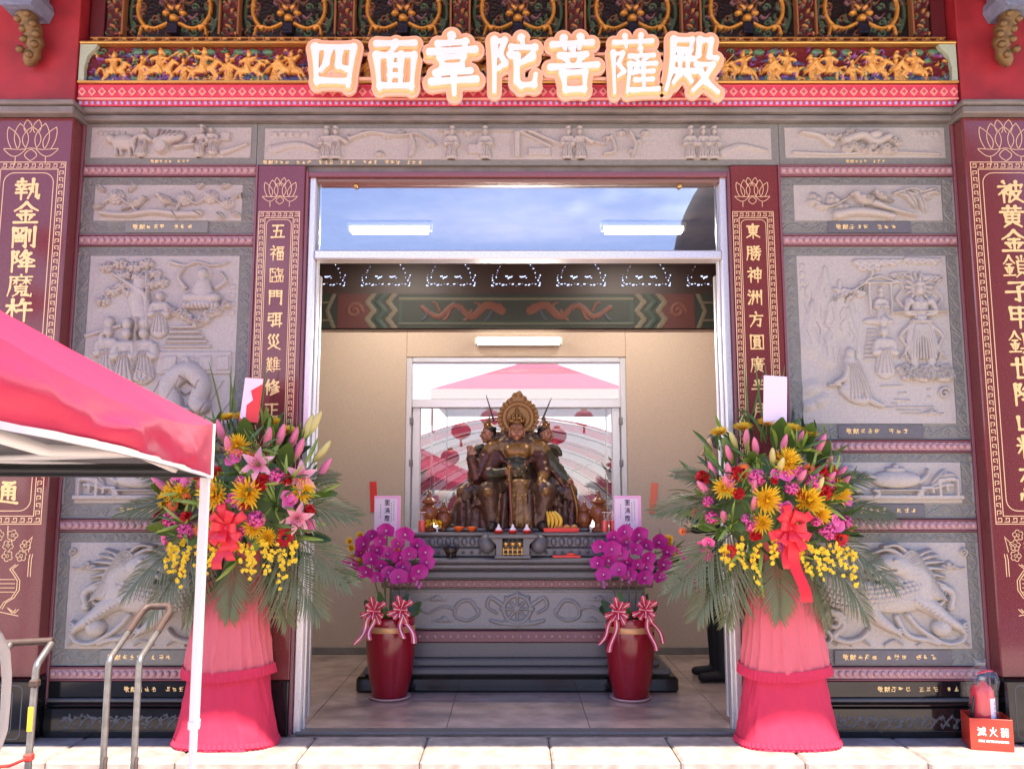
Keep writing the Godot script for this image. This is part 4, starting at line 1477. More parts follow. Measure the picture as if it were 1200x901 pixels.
func pillar(s: int) -> void:
	var g := group3(temple, "pillar", Vector3.ZERO)
	tag(g, "broad red granite pillar facing with gilded verse")
	var x0 := PIL if s > 0 else -3.6
	var x1 := 3.6 if s > 0 else -PIL
	var xm := (x0 + x1) / 2
	var w := x1 - x0
	put(g, "granite", MB.new().cbox(Vector3(xm, 1.885, (PILZ - 0.03) / 2), Vector3(w, 3.118, PILZ + 0.03), 0.006), M.red_granite)
	put(g, "foot", MB.new().cbox(Vector3(xm, 0.162, PILZ / 2), Vector3(w + 0.02, 0.324, PILZ + 0.09), 0.012), M.black_granite)
	var fr := MB.new()
	var fx := s * 2.92
	for e in [[0.32, 0.006], [0.27, 0.006]]:
		round_frame(fr, fx - e[0], 0.162 - e[0] * 0.42, fx + e[0], 0.162 + e[0] * 0.42, 0.03, 0, e[1])
	for k in 3:
		var q := PackedVector2Array()
		for t in 16:
			var a := t * 0.5
			q.append(Vector2(fx + (k - 1) * 0.16 + cos(a) * 0.05 * (1 - t * 0.055), 0.162 + sin(a) * 0.05 * (1 - t * 0.055)))
		fr.ribbon(q, 0.009, 0)
	put(g, "etched_scroll", fr, M.etched_granite, Vector3(0, 0, PILZ + 0.046))
	put(g, "cornice", MB.new().cbox(Vector3(xm, 3.468, PILZ / 2 + 0.01), Vector3(w + 0.05, 0.044, PILZ + 0.1), 0.008), M.cornice_stone)
	put(g, "cornice", MB.new().cbox(Vector3(xm, 3.505, PILZ / 2 + 0.02), Vector3(w + 0.075, 0.028, PILZ + 0.125), 0.008), M.cornice_stone)
	put(g, "red_wall", MB.new().cbox(Vector3(xm, 4.1, (PILZ - 0.03) / 2), Vector3(w - 0.01, 1.16, PILZ + 0.03), 0.004), M.red_paint)
	var z := PILZ + 0.0014
	var cx := s * 2.795
	var mb := MB.new()
	key_border(mb, cx - 0.206, 1.13, cx + 0.206, 3.174, 0.042, z, 0.0048)
	put(g, "key_border", mb, M.gilt_line)
	mb = MB.new()
	round_frame(mb, cx - 0.142, 1.2, cx + 0.142, 3.11, 0.06, z, 0.0048)
	put(g, "inner_line", mb, M.gilt_line)
	mb = MB.new()
	lotus_lines(mb, cx, 3.315, 0.315, z, 0.0042)
	put(g, "lotus", mb, M.gilt_line)
	put(g, "flower_vase", vase_lines(cx, 0.64, z), M.gilt_line)
	if s < 0:
		var text := "執金剛降魔杵"
		for k in text.length():
			put(g, "character", glyph(text[k], 0.148, 0.13, 0.003), M.gilt, Vector3(cx, 3.012 - k * 0.1405, PILZ))
		put(g, "character", glyph("通", 0.15, 0.13, 0.003), M.gilt, Vector3(cx, 1.298, PILZ))
	else:
		var text := "被黃金鎖子甲鎮世降山精水怪"
		for k in text.length():
			put(g, "character", glyph(text[k], 0.148, 0.13, 0.003), M.gilt, Vector3(cx + 0.01, 2.997 - k * 0.145, PILZ))


# gilded drawing of a hanging vase of flowers
func vase_lines(cx: float, y: float, z: float) -> MB:
	var mb := MB.new()
	var lw := 0.0045
	for grow in [0.0, 0.014]:
		for e in [-1.0, 1.0]:
			var p := PackedVector2Array()
			for q in [[0.03, 0.04], [0.05, 0.075], [0.09, 0.1], [0.115, 0.14], [0.115, 0.19], [0.09, 0.225], [0.07, 0.25], [0.1, 0.275]]:
				p.append(Vector2(cx + e * (q[0] - grow), y + q[1]))
			mb.ribbon(p, lw, z)
			mb.ribbon(PackedVector2Array([Vector2(cx + e * 0.05, y + 0.055), Vector2(cx + e * (0.1 - grow), y + 0.02), Vector2(cx + e * (0.12 - grow), y + 0.04)]), lw, z)
			mb.ribbon(PackedVector2Array([Vector2(cx + e * (0.155 + grow), y + 0.21), Vector2(cx + e * (0.155 + grow), y + 0.3), Vector2(cx + e * (0.16 + grow), y + 0.33)]), lw, z)
	for k in 4:
		mb.ribbon(PackedVector2Array([Vector2(cx - 0.09, y + 0.13 + k * 0.022), Vector2(cx + 0.09, y + 0.13 + k * 0.022)]), lw * 0.8, z)
	mb.ribbon(PackedVector2Array([Vector2(cx - 0.12, y + 0.005), Vector2(cx, y + 0.03), Vector2(cx + 0.12, y + 0.005)]), lw, z)
	for k in 11:
		var fx := cx + (k % 4 - 1.5) * 0.075 + (0.02 if k > 6 else 0.0)
		var fy := y + 0.32 + int(k / 4) * 0.055
		for q in 5:
			var a := TAU * q / 5 + k
			var p := PackedVector2Array()
			for t in 7:
				var b := TAU * t / 6
				p.append(Vector2(fx + cos(a) * 0.018 + cos(b) * 0.012, fy + sin(a) * 0.018 + sin(b) * 0.012))
			mb.ribbon(p, 0.0035, z)
	for e in [-1.0, 1.0]:
		mb.ribbon(PackedVector2Array([Vector2(cx + e * 0.12, y + 0.37), Vector2(cx + e * 0.165, y + 0.42), Vector2(cx + e * 0.15, y + 0.34)]), lw, z)
		mb.ribbon(PackedVector2Array([Vector2(cx + e * 0.03, y + 0.48), Vector2(cx + e * 0.03, y + 0.43)]), lw, z)
	return mb


func lintel_row() -> void:
	carved_panel(-1.535, 1.535, 3.205, 3.458, lintel_scene(), 0.03, false, 0)
	put(temple, "lintel_inscription", tiny_text(30, 0.026), M.gilt, Vector3(-1.5, 3.2195, 0.003))
	for s in [-1, 1]:
		var a := REL0 + 0.003 if s > 0 else -REL1
		var b := REL1 if s > 0 else -REL0 - 0.003
		carved_panel(a, b, 3.205, 3.458, (cart_scene() if s < 0 else dragon_cloud()), 0.03, false, 9)
	# stone cornice under the painted bands
	slab_box(temple, "stone_cornice", -PIL + 0.002, PIL - 0.002, 3.46, 3.495, -0.03, 0.05, M.cornice_stone, 0.008)
	slab_box(temple, "stone_cornice", -PIL + 0.002, PIL - 0.002, 3.497, 3.53, -0.03, 0.085, M.cornice_stone, 0.01)


func upper_works() -> void:
	# red band with raised diamonds and a lower row of painted lotus tips
	var g := group3(temple, "diamond_band", Vector3.ZERO)
	slab_sub(g, "band_board", -PIL, PIL, 3.575, 3.655, -0.03, 0.1, M.pink_paint)
	slab_sub(g, "bead_fillet", -PIL, PIL, 3.561, 3.574, -0.03, 0.106, M.salmon_paint)
	slab_sub(g, "bead_fillet", -PIL, PIL, 3.643, 3.652, -0.03, 0.106, M.pink_paint)
	var dm := MB.new()
	for e in [[0.024, 0.0, M.salmon_paint], [0.011, 0.006, M.pink_paint]]:
		pass
	dm.prism(PackedVector2Array([Vector2(-0.024, 0), Vector2(0, -0.027), Vector2(0.024, 0), Vector2(0, 0.027)]), 0.0, 0.008)
	var dmesh := dm.mesh()
	var im := MB.new()
	im.prism(PackedVector2Array([Vector2(-0.011, 0), Vector2(0, -0.0125), Vector2(0.011, 0), Vector2(0, 0.0125)]), 0.008, 0.012)
	var imesh := im.mesh()
	var n := 88
	for k in n:
		var x := -PIL + (k + 0.5) * 2.0 * PIL / n
		var d := put(g, "diamond", dmesh, M.salmon_paint, Vector3(x, 3.607, 0.1))
		if k < 0:
			d.visible = true
	var centres := MB.new()
	for k in n:
		centres.add(im, Transform3D(Basis(), Vector3(-PIL + (k + 0.5) * 2.0 * PIL / n, 3.607, 0.1)))
	tag(put(g, "diamond_centres", centres, M.pink_paint), "", "", "", "stuff")
	slab_sub(g, "lower_board", -PIL, PIL, 3.53, 3.56, -0.03, 0.09, M.pink_paint)
	var tips := MB.new()
	var tip := MB.new().ball(Vector3.ZERO, Vector3(0.011, 0.012, 0.008), Basis(), 8, 6)
	for k in 148:
		tips.add(tip, Transform3D(Basis(), Vector3(-PIL + (k + 0.5) * 2.0 * PIL / 148, 3.545, 0.092)))
	tag(put(g, "lotus_tips", tips, M.lilac_paint), "", "", "", "stuff")
	# gilded frieze of riders
	var f := group3(temple, "rider_frieze", Vector3.ZERO)
	tag(f, "long frieze of gilded riders on red ground")
	slab_sub(f, "gilt_rail", -PIL, PIL, 3.657, 3.672, -0.03, 0.12, M.gold)
	slab_sub(f, "gilt_rail", -PIL, PIL, 3.9, 3.915, -0.03, 0.12, M.gold)
	var r := rider_relief(2 * PIL - 0.02, 0.224)
	put(f, "riders", r.into(MB.new(), Vector3(-PIL + 0.01, 3.674, 0), 0.02), M.carved_wood, Vector3(0, 0, 0.07))
	slab_sub(f, "frieze_board", -PIL, PIL, 3.674, 3.898, -0.03, 0.058, M.dark_red_paint)
	for s in [-1.0, 1.0]:
		var e := MB.new()
		e.prism(PackedVector2Array([Vector2(0, 0), Vector2(0.035, 0), Vector2(0.03, 0.08), Vector2(0.045, 0.15), Vector2(0.09, 0.2), Vector2(0.1, 0.222), Vector2(0, 0.222)]) if s < 0 else PackedVector2Array([Vector2(0, 0), Vector2(0, 0.222), Vector2(-0.1, 0.222), Vector2(-0.09, 0.2), Vector2(-0.045, 0.15), Vector2(-0.03, 0.08), Vector2(-0.035, 0)]), 0.0, 0.035)
		put(f, "painted_corner", e, M.pale_green, Vector3(s * (PIL - 0.003), 3.675, 0.075))
	# carved bracket panels above
	var k2 := 8
	var span := 2.0 * PIL - 0.06
	slab_sub(temple, "scroll_rail_board", -PIL, PIL, 3.917, 3.975, -0.03, 0.03, M.dark_red_paint)
	var sr := scroll_rail(span, 0.05)
	put(temple, "scroll_rail", sr.into(MB.new(), Vector3(-span / 2, 3.921, 0), 0.012), M.carved_wood, Vector3(0, 0, 0.045))
	var bay := span / 7.4
	var bw := bay * 0.82
	var bm := bracket_relief(bw, 0.5).into(MB.new(), Vector3(-bw / 2, 0, 0), 0.02).mesh()
	var pm := post_relief(bay * 0.13, 0.5).into(MB.new(), Vector3(-bay * 0.065, 0, 0), 0.02).mesh()
	for q in 7:
		var x := (q - 3) * bay
		var p := group3(temple, "bracket_panel", Vector3(x, 3.98, 0.0))
		put(p, "carving", bm, M.carved_wood, Vector3(0, 0, 0.02))
		for e in [-1.0, 1.0]:
			put(p, "gilt_stile", MB.new().cbox(Vector3(e * (bw / 2 + 0.006), 0.25, 0.04), Vector3(0.012, 0.5, 0.08), 0.003), M.brown_gilt)
	for q in 8:
		put(temple, "carved_post", pm, M.carved_wood, Vector3((q - 3.5) * bay, 3.98, 0.055))
	slab_sub(temple, "bracket_back", -PIL, PIL, 3.977, 4.7, -0.03, 0.0, M.lattice_wood)
	for s in [-1.0, 1.0]:
		slab_sub(temple, "end_board", minf(s * (PIL - 0.002), s * (PIL - 0.09)), maxf(s * (PIL - 0.002), s * (PIL - 0.09)), 3.977, 4.7, 0.002, 0.018, M.dark_red_paint)
	# hanging carved corbels on the red wall
	for s in [-1.0, 1.0]:
		var c := group3(temple, "hanging_corbel", Vector3(s * 2.83, 0, PILZ))
		var mb := MB.new()
		mb.cbox(Vector3(0, 4.16, 0.11), Vector3(0.2, 0.22, 0.2), 0.03)
		put(c, "beam_end", mb, M.blue_grey_paint)
		mb = MB.new()
		mb.prism(PackedVector2Array([Vector2(-0.11, 0.0), Vector2(-0.08, -0.06), Vector2(0.09, -0.06), Vector2(0.115, 0.0), Vector2(0.1, 0.05), Vector2(-0.1, 0.05)]), 0.0, 0.2)
		put(c, "painted_block", mb, M.blue_grey_paint, Vector3(0, 4.075, 0.005))
		var path := []
		var rad := []
		for t in 15:
			var u := t / 14.0
			path.append(Vector3(s * (-0.03 + 0.0 * u) - s * 0.05 * sin(u * 3.0) + s * 0.03, 4.02 - 0.29 * u, 0.1 - 0.05 * u))
			rad.append((0.058 - 0.018 * u) * (1.0 + 0.14 * sin(u * 26.0)) * (1.0 if t < 14 else 0.3))
		put(c, "pendant", MB.new().tube(path, rad, 12), M.old_gold)
		mb = MB.new()
		for t in 9:
			mb.ball(Vector3(s * (-0.05 * sin(t / 8.0 * 3.0)) + s * (0.035 if t % 2 else -0.035) + s * 0.0, 4.0 - t * 0.028, 0.14 - t * 0.005), Vector3(0.024, 0.022, 0.024), Basis(), 8, 6)
		put(c, "leaf_carving", mb, M.old_gold)


func slab_sub(parent: Node, called: String, x0: float, x1: float, y0: float, y1: float, z0: float, z1: float, m: Material) -> void:
	put(parent, called, MB.new().cbox(Vector3((x0 + x1) / 2, (y0 + y1) / 2, (z0 + z1) / 2), Vector3(x1 - x0, y1 - y0, z1 - z0), 0.004), m)


func door_frame() -> void:
	var g := group3(temple, "door_frame")
	for s in [-1.0, 1.0]:
		var o := 0.022
		# plum reveal, then the aluminium jamb with its two ribs
		put(g, "reveal", MB.new().cbox(Vector3(s * 1.236, 1.585, -0.045), Vector3(0.016, 3.17, 0.09), 0.003), M.plum_stone)
		put(g, "jamb", MB.new().cbox(Vector3(s * 1.206, 1.585, -0.075), Vector3(0.04, 3.17, 0.1), 0.006), M.aluminium)
		put(g, "jamb_rib", MB.new().cbox(Vector3(s * 1.18, 1.585, -0.1), Vector3(0.012, 3.17, 0.05), 0.003), M.aluminium)
		# sliding leaf pushed back behind the slab, its closing stile in view
		var leaf := group3(temple, "door_leaf", Vector3(s * 1.21, 0, -0.32))
		put(leaf, "stile", MB.new().cbox(Vector3(s * 0.02, 1.32, 0), Vector3(0.05, 2.6, 0.04), 0.005), M.aluminium)
		put(leaf, "stile", MB.new().cbox(Vector3(s * 1.1, 1.32, 0), Vector3(0.05, 2.6, 0.04), 0.005), M.aluminium)
		put(leaf, "rail", MB.new().cbox(Vector3(s * 0.56, 0.07, 0), Vector3(1.02, 0.1, 0.034), 0.004), M.aluminium)
		put(leaf, "rail", MB.new().cbox(Vector3(s * 0.56, 2.59, 0), Vector3(1.02, 0.06, 0.034), 0.004), M.aluminium)
		put(leaf, "pane", MB.new().cbox(Vector3(s * 0.56, 1.34, 0), Vector3(1.03, 2.44, 0.008), 0.0), M.clear_glass)
		put(leaf, "handle", MB.new().cbox(Vector3(s * 0.02, 1.05, 0.025), Vector3(0.02, 0.14, 0.012), 0.004), M.steel)
	put(g, "head", MB.new().cbox(Vector3(0, 3.15, -0.045), Vector3(2.456, 0.03, 0.09), 0.004), M.plum_stone)
	put(g, "head_rail", MB.new().cbox(Vector3(0, 3.122, -0.075), Vector3(2.37, 0.024, 0.1), 0.004), M.bronze_trim)
	put(g, "transom_bar", MB.new().cbox(Vector3(0, 2.672, -0.075), Vector3(2.37, 0.052, 0.11), 0.006), M.aluminium)
	put(g, "threshold", MB.new().cbox(Vector3(0, 0.008, -0.05), Vector3(2.42, 0.016, 0.09), 0.004), M.dark_stone)
	var p := group3(temple, "transom_window")
	put(p, "pane", MB.new().cbox(Vector3(0, 2.904, -0.08), Vector3(2.36, 0.41, 0.01), 0.0), M.coated_glass)
	for s in [-1.0, 1.0]:
		put(p, "catch", MB.new().cbox(Vector3(s * 0.96, 3.1, -0.06), Vector3(0.025, 0.02, 0.02), 0.005), M.gold)


func eave() -> void:
	# overhanging roof above the picture: soffit, rafters and fascia
	var g := group3(temple, "eave")
	put(g, "soffit", MB.new().cbox(Vector3(0, 4.86, 1.03), Vector3(12.0, 0.12, 2.66), 0.01), M.dark_red_paint)
	for k in 24:
		put(g, "rafter", MB.new().cbox(Vector3(-5.75 + k * 0.5, 4.75, 1.06), Vector3(0.09, 0.1, 2.56), 0.01), M.red_paint)
	put(g, "fascia", MB.new().cbox(Vector3(0, 4.84, 2.4), Vector3(12.0, 0.24, 0.05), 0.01), M.gold)
	put(g, "roof_slab", MB.new().cbox(Vector3(0, 5.05, 0.4), Vector3(12.4, 0.2, 3.8), 0.02), M.roof_tile)
	put(g, "roof_slab", MB.new().cbox(Vector3(0, 5.3, -1.75), Vector3(12.0, 0.3, 3.7), 0.02), M.roof_tile)


# ---------------------------------------------------------------- carved scenes
func beast_relief(mirror: bool) -> Relief:
	var r := Relief.new(0.87, 0.57, 0.0036)
	r.flip = mirror
	var z := 0.03
	# scaled body from the left edge to the chest
	r.curve([-0.05, 0.33, 0.1, 0.34, 0.25, 0.3, 0.4, 0.27, 0.53, 0.28, 0.6, 0.33], 0.075, 0.08, z)
	for row in 6:
		for k in 24:
			var t := (k + (row % 2) * 0.5) / 24.0
			var bx := -0.02 + t * 0.62
			var by := 0.335 - 0.06 * sin(t * PI) + (row - 2.5) * 0.024
			r.ell(bx, by, 0.0145, 0.0135, 0, 0.008, z * (0.22 + 0.78 * sqrt(maxf(0.0, 1.0 - pow((row - 2.5) * 0.3, 2)))) - 0.003)
	# spine fringe
	for k in 12:
		r.leaf(0.02 + k * 0.045, 0.4 - 0.04 * sin(k * 0.28), 0.06, 2.2, 0.018)
	# neck, head and open jaws looking back to the left
	r.curve([0.6, 0.3, 0.6, 0.38, 0.52, 0.43], 0.085, 0.07, z * 1.1)
	r.ell(0.46, 0.45, 0.1, 0.06, -0.25, z * 1.2, 0.006)
	r.seg(0.42, 0.47, 0.035, 0.33, 0.43, 0.028, z, 0.01)
	r.seg(0.44, 0.42, 0.03, 0.36, 0.385, 0.02, z * 0.8, 0.004)
	r.ell(0.45, 0.475, 0.02, 0.015, 0, 0.014, z * 1.1)
	r.ell(0.33, 0.445, 0.02, 0.017, 0, 0.012, z * 0.8)
	r.groove([0.34, 0.41, 0.4, 0.42, 0.45, 0.425], 0.008, 0.014)
	r.curve([0.5, 0.5, 0.42, 0.535, 0.32, 0.51], 0.018, 0.008, z)
	r.curve([0.54, 0.5, 0.48, 0.555, 0.4, 0.55], 0.018, 0.008, z)
	for k in 7:
		var a := 1.2 - k * 0.32
		r.curve([0.54 + k * 0.008, 0.46 - k * 0.012, 0.58 + cos(a) * 0.06, 0.45 + sin(a) * 0.06 - k * 0.01, 0.62 + cos(a) * 0.12, 0.44 + sin(a) * 0.1 - k * 0.012], 0.022, 0.006, z * 0.9)
	for k in 4:
		r.curve([0.63, 0.34 - k * 0.02, 0.69, 0.33 - k * 0.03, 0.73, 0.35 - k * 0.025], 0.02, 0.006, z * 0.8)
	for k in 26:  # strands of mane, beard and elbow fur
		var mx := 0.5 + 0.006 * k
		var my := 0.5 - 0.0085 * k
		r.curve([mx, my, mx + 0.04, my + 0.03 - 0.0016 * k, mx + 0.085, my + 0.018 - 0.002 * k], 0.0075, 0.003, z * 0.55, z * 0.55)
	for k in 10:
		r.curve([0.4 + k * 0.008, 0.4 - 0.002 * k, 0.39 + k * 0.009, 0.36, 0.4 + k * 0.011, 0.335], 0.006, 0.003, z * 0.5, z * 0.7)
		r.ell(0.55 + k * 0.021, 0.262 - k * 0.0135, 0.011, 0.01, 0, 0.008, z * 0.95)
	for k in 5:
		r.spiral(0.05 + k * 0.2, 0.52 - 0.02 * (k % 2), 0.022, k * 1.3, 1.2, 0.006, 0.012)
		r.curve([0.03 + k * 0.18, 0.02, 0.08 + k * 0.18, 0.045, 0.13 + k * 0.18, 0.02], 0.007, 0.004, 0.012)
	# fore leg stretched to the ball
	r.curve([0.56, 0.27, 0.64, 0.23, 0.72, 0.17, 0.79, 0.12], 0.055, 0.024, z * 1.15)
	for k in 4:
		r.seg(0.79, 0.115, 0.016, 0.83, 0.08 + k * 0.022, 0.008, 0.02, 0.004)
	r.ell(0.7, 0.115, 0.055, 0.05, 0, 0.034)
	r.curve([0.63, 0.3, 0.71, 0.33, 0.77, 0.3, 0.76, 0.24], 0.03, 0.018, z * 0.8)
	r.ell(0.765, 0.225, 0.03, 0.02, 0.6, 0.022)
	# hind leg
	r.curve([0.3, 0.25, 0.34, 0.18, 0.4, 0.13, 0.44, 0.1], 0.05, 0.02, z)
	for k in 3:
		r.seg(0.44, 0.1, 0.014, 0.48, 0.07 + k * 0.02, 0.008, 0.018, 0.004)
	# ribbons below
	r.curve([0.46, 0.17, 0.5, 0.09, 0.55, 0.06, 0.62, 0.05, 0.68, 0.03], 0.018, 0.014, 0.018)
	r.curve([0.52, 0.18, 0.57, 0.12, 0.64, 0.07, 0.72, 0.03, 0.8, 0.04, 0.83, 0.08], 0.016, 0.012, 0.02)
	r.curve([0.02, 0.14, 0.1, 0.2, 0.17, 0.13, 0.11, 0.07, 0.18, 0.04, 0.26, 0.06, 0.3, 0.1], 0.024, 0.014, 0.02)
	r.spiral(0.12, 0.15, 0.055, 0.4, 1.2, 0.015, 0.02)
	r.spiral(0.06, 0.06, 0.045, 2.4, -1.2, 0.014, 0.02)
	r.cloud(0.15, 0.49, 0.07, 0.02)
	r.cloud(0.76, 0.44, 0.06, 0.02)
	r.roughen(0.0012, 3)
	return r


func table_relief(mirror: bool) -> Relief:
	var r := Relief.new(0.87, 0.225, 0.0036)
	r.flip = mirror
	r.rect(0.1, 0.02, 0.87, 0.045, 0.014)
	r.ell(0.5, 0.13, 0.14, 0.05, 0, 0.03)
	r.ell(0.5, 0.185, 0.06, 0.016, 0, 0.022)
	r.ell(0.5, 0.205, 0.018, 0.014, 0, 0.02)
	r.curve([0.37, 0.14, 0.33, 0.16, 0.31, 0.13], 0.014, 0.01, 0.02)
	r.curve([0.63, 0.12, 0.67, 0.15, 0.68, 0.18], 0.016, 0.01, 0.02)
	r.rect(0.36, 0.065, 0.66, 0.078, 0.018)
	r.curve([0.38, 0.07, 0.4, 0.05, 0.37, 0.035], 0.012, 0.01, 0.018)
	r.curve([0.64, 0.07, 0.62, 0.05, 0.65, 0.035], 0.012, 0.01, 0.018)
	r.ell(0.24, 0.165, 0.05, 0.042, 0, 0.028)
	r.ell(0.24, 0.08, 0.07, 0.03, 0, 0.024)
	r.leaf(0.17, 0.14, 0.07, 2.6, 0.014)
	r.leaf(0.7, 0.1, 0.12, 0.8, 0.018)
	r.leaf(0.68, 0.08, 0.14, 0.35, 0.018)
	r.leaf(0.74, 0.14, 0.1, 0.1, 0.018, 0.5)
	var k := [[0.64, 0.045, 0.64, 0.085], [0.64, 0.085, 0.7, 0.085], [0.7, 0.085, 0.7, 0.06], [0.74, 0.045, 0.74, 0.13], [0.74, 0.13, 0.84, 0.13], [0.84, 0.13, 0.84, 0.05], [0.78, 0.07, 0.78, 0.1], [0.78, 0.1, 0.81, 0.1]]
	for e in k:
		r.seg(e[0], e[1], 0.011, e[2], e[3], 0.011, 0.016, 0, -1, 0.3)
	r.curve([0.05, 0.05, 0.12, 0.1, 0.08, 0.17, 0.03, 0.2], 0.014, 0.008, 0.016)
	r.roughen(0.001, 5)
	return r


func scene_left() -> Relief:
	var r := Relief.new(0.86, 0.97, 0.0036)
	var q := RandomNumberGenerator.new()
	q.seed = 5
	# pine boughs over the banner
	for e in [[0.1, 0.9], [0.18, 0.92], [0.26, 0.9], [0.33, 0.92], [0.2, 0.85], [0.29, 0.84], [0.38, 0.86], [0.42, 0.81], [0.36, 0.8], [0.14, 0.76], [0.2, 0.79], [0.25, 0.75], [0.09, 0.7]]:
		r.clump(e[0], e[1], 0.05, 0.026, q)
	r.curve([0.36, 0.62, 0.33, 0.74, 0.24, 0.8, 0.14, 0.86], 0.02, 0.01, 0.02)
	# banner and standard bearer
	r.curve([0.33, 0.58, 0.28, 0.72, 0.3, 0.82], 0.055, 0.04, 0.018)
	r.seg(0.36, 0.55, 0.008, 0.34, 0.86, 0.008, 0.024)
	r.monk(0.42, 0.52, 0.24, 0.024, 0.0, 1)
	# three companions
	r.monk(0.13, 0.28, 0.28, 0.022, 0.02, 1, -1, 0.3)
	r.monk(0.235, 0.25, 0.3, 0.026, 0.03, 1, -1, 0.3)
	r.monk(0.345, 0.26, 0.29, 0.023, -0.03, 1, -1, 0.4)
	r.seg(0.29, 0.3, 0.005, 0.3, 0.6, 0.005, 0.03)
	for k in 9:
		r.ell(0.345 + 0.03 * cos(k * 0.7), 0.27 + 0.03 * sin(k * 0.7), 0.014, 0.01, k, 0.024)
	r.curve([0.12, 0.44, 0.1, 0.5, 0.14, 0.52], 0.02, 0.012, 0.022)
	# seated figure with halo on a lotus cloud
	r.ell(0.66, 0.86, 0.055, 0.055, 0, 0.008, 0, -1, 0.15)
	r.ell(0.66, 0.86, 0.03, 0.035, 0, 0.024, 0.006)
	r.seg(0.66, 0.73, 0.075, 0.66, 0.8, 0.045, 0.026)
	r.seg(0.58, 0.72, 0.03, 0.74, 0.72, 0.03, 0.028)
	r.ell(0.66, 0.685, 0.1, 0.022, 0, 0.028)
	for k in 9:
		r.ell(0.57 + k * 0.0225, 0.675, 0.016, 0.024, 0, 0.03)
	r.curve([0.56, 0.78, 0.52, 0.84, 0.55, 0.9], 0.014, 0.006, 0.016)
	r.curve([0.74, 0.78, 0.79, 0.82, 0.76, 0.87], 0.014, 0.006, 0.016)
	r.cloudbank(0.48, 0.66, 0.64, 0.58, 0.06, 0.03, q)
	r.cloudbank(0.64, 0.58, 0.8, 0.68, 0.06, 0.03, q)
	r.curve([0.47, 0.93, 0.55, 0.91, 0.62, 0.93, 0.72, 0.91, 0.8, 0.93], 0.012, 0.006, 0.012)
	# terrace, steps and wall
	for k in 5:
		r.rect(0.45 + k * 0.01, 0.43 + k * 0.028, 0.72 - k * 0.02, 0.445 + k * 0.028, 0.009 + 0.001 * k)
	r.rect(0.42, 0.28, 0.84, 0.41, 0.006)
	for k in 4:
		r.rect(0.46 + k * 0.1, 0.3, 0.53 + k * 0.1, 0.38, 0.011)
	r.seg(0.0, 0.5, 0.012, 0.2, 0.56, 0.012, 0.01)
	# bowing figure
	r.curve([0.52, 0.1, 0.5, 0.22, 0.6, 0.3, 0.68, 0.22, 0.66, 0.12], 0.06, 0.05, 0.034)
	r.ell(0.68, 0.1, 0.055, 0.05, 0, 0.036)
	r.seg(0.6, 0.28, 0.03, 0.6, 0.36, 0.014, 0.026)
	r.curve([0.5, 0.12, 0.56, 0.08, 0.62, 0.07], 0.03, 0.02, 0.028)
	r.groove([0.54, 0.2, 0.58, 0.16, 0.62, 0.18], 0.008, 0.012)
	r.groove([0.57, 0.26, 0.62, 0.22, 0.66, 0.2], 0.008, 0.012)
	r.cloud(0.62, 0.03, 0.05, 0.018)
	for k in 7:
		r.groove([0.1 + k * 0.11, 0.0, 0.2 + k * 0.12, 0.24], 0.006, 0.005, 2)
	r.ell(0.3, 0.2, 0.014, 0.01, 0, 0.02)
	for k in 4:
		r.rect(0.815, 0.62 + k * 0.05, 0.845, 0.65 + k * 0.05, 0.004)
	r.roughen(0.0014, 7)
	return r


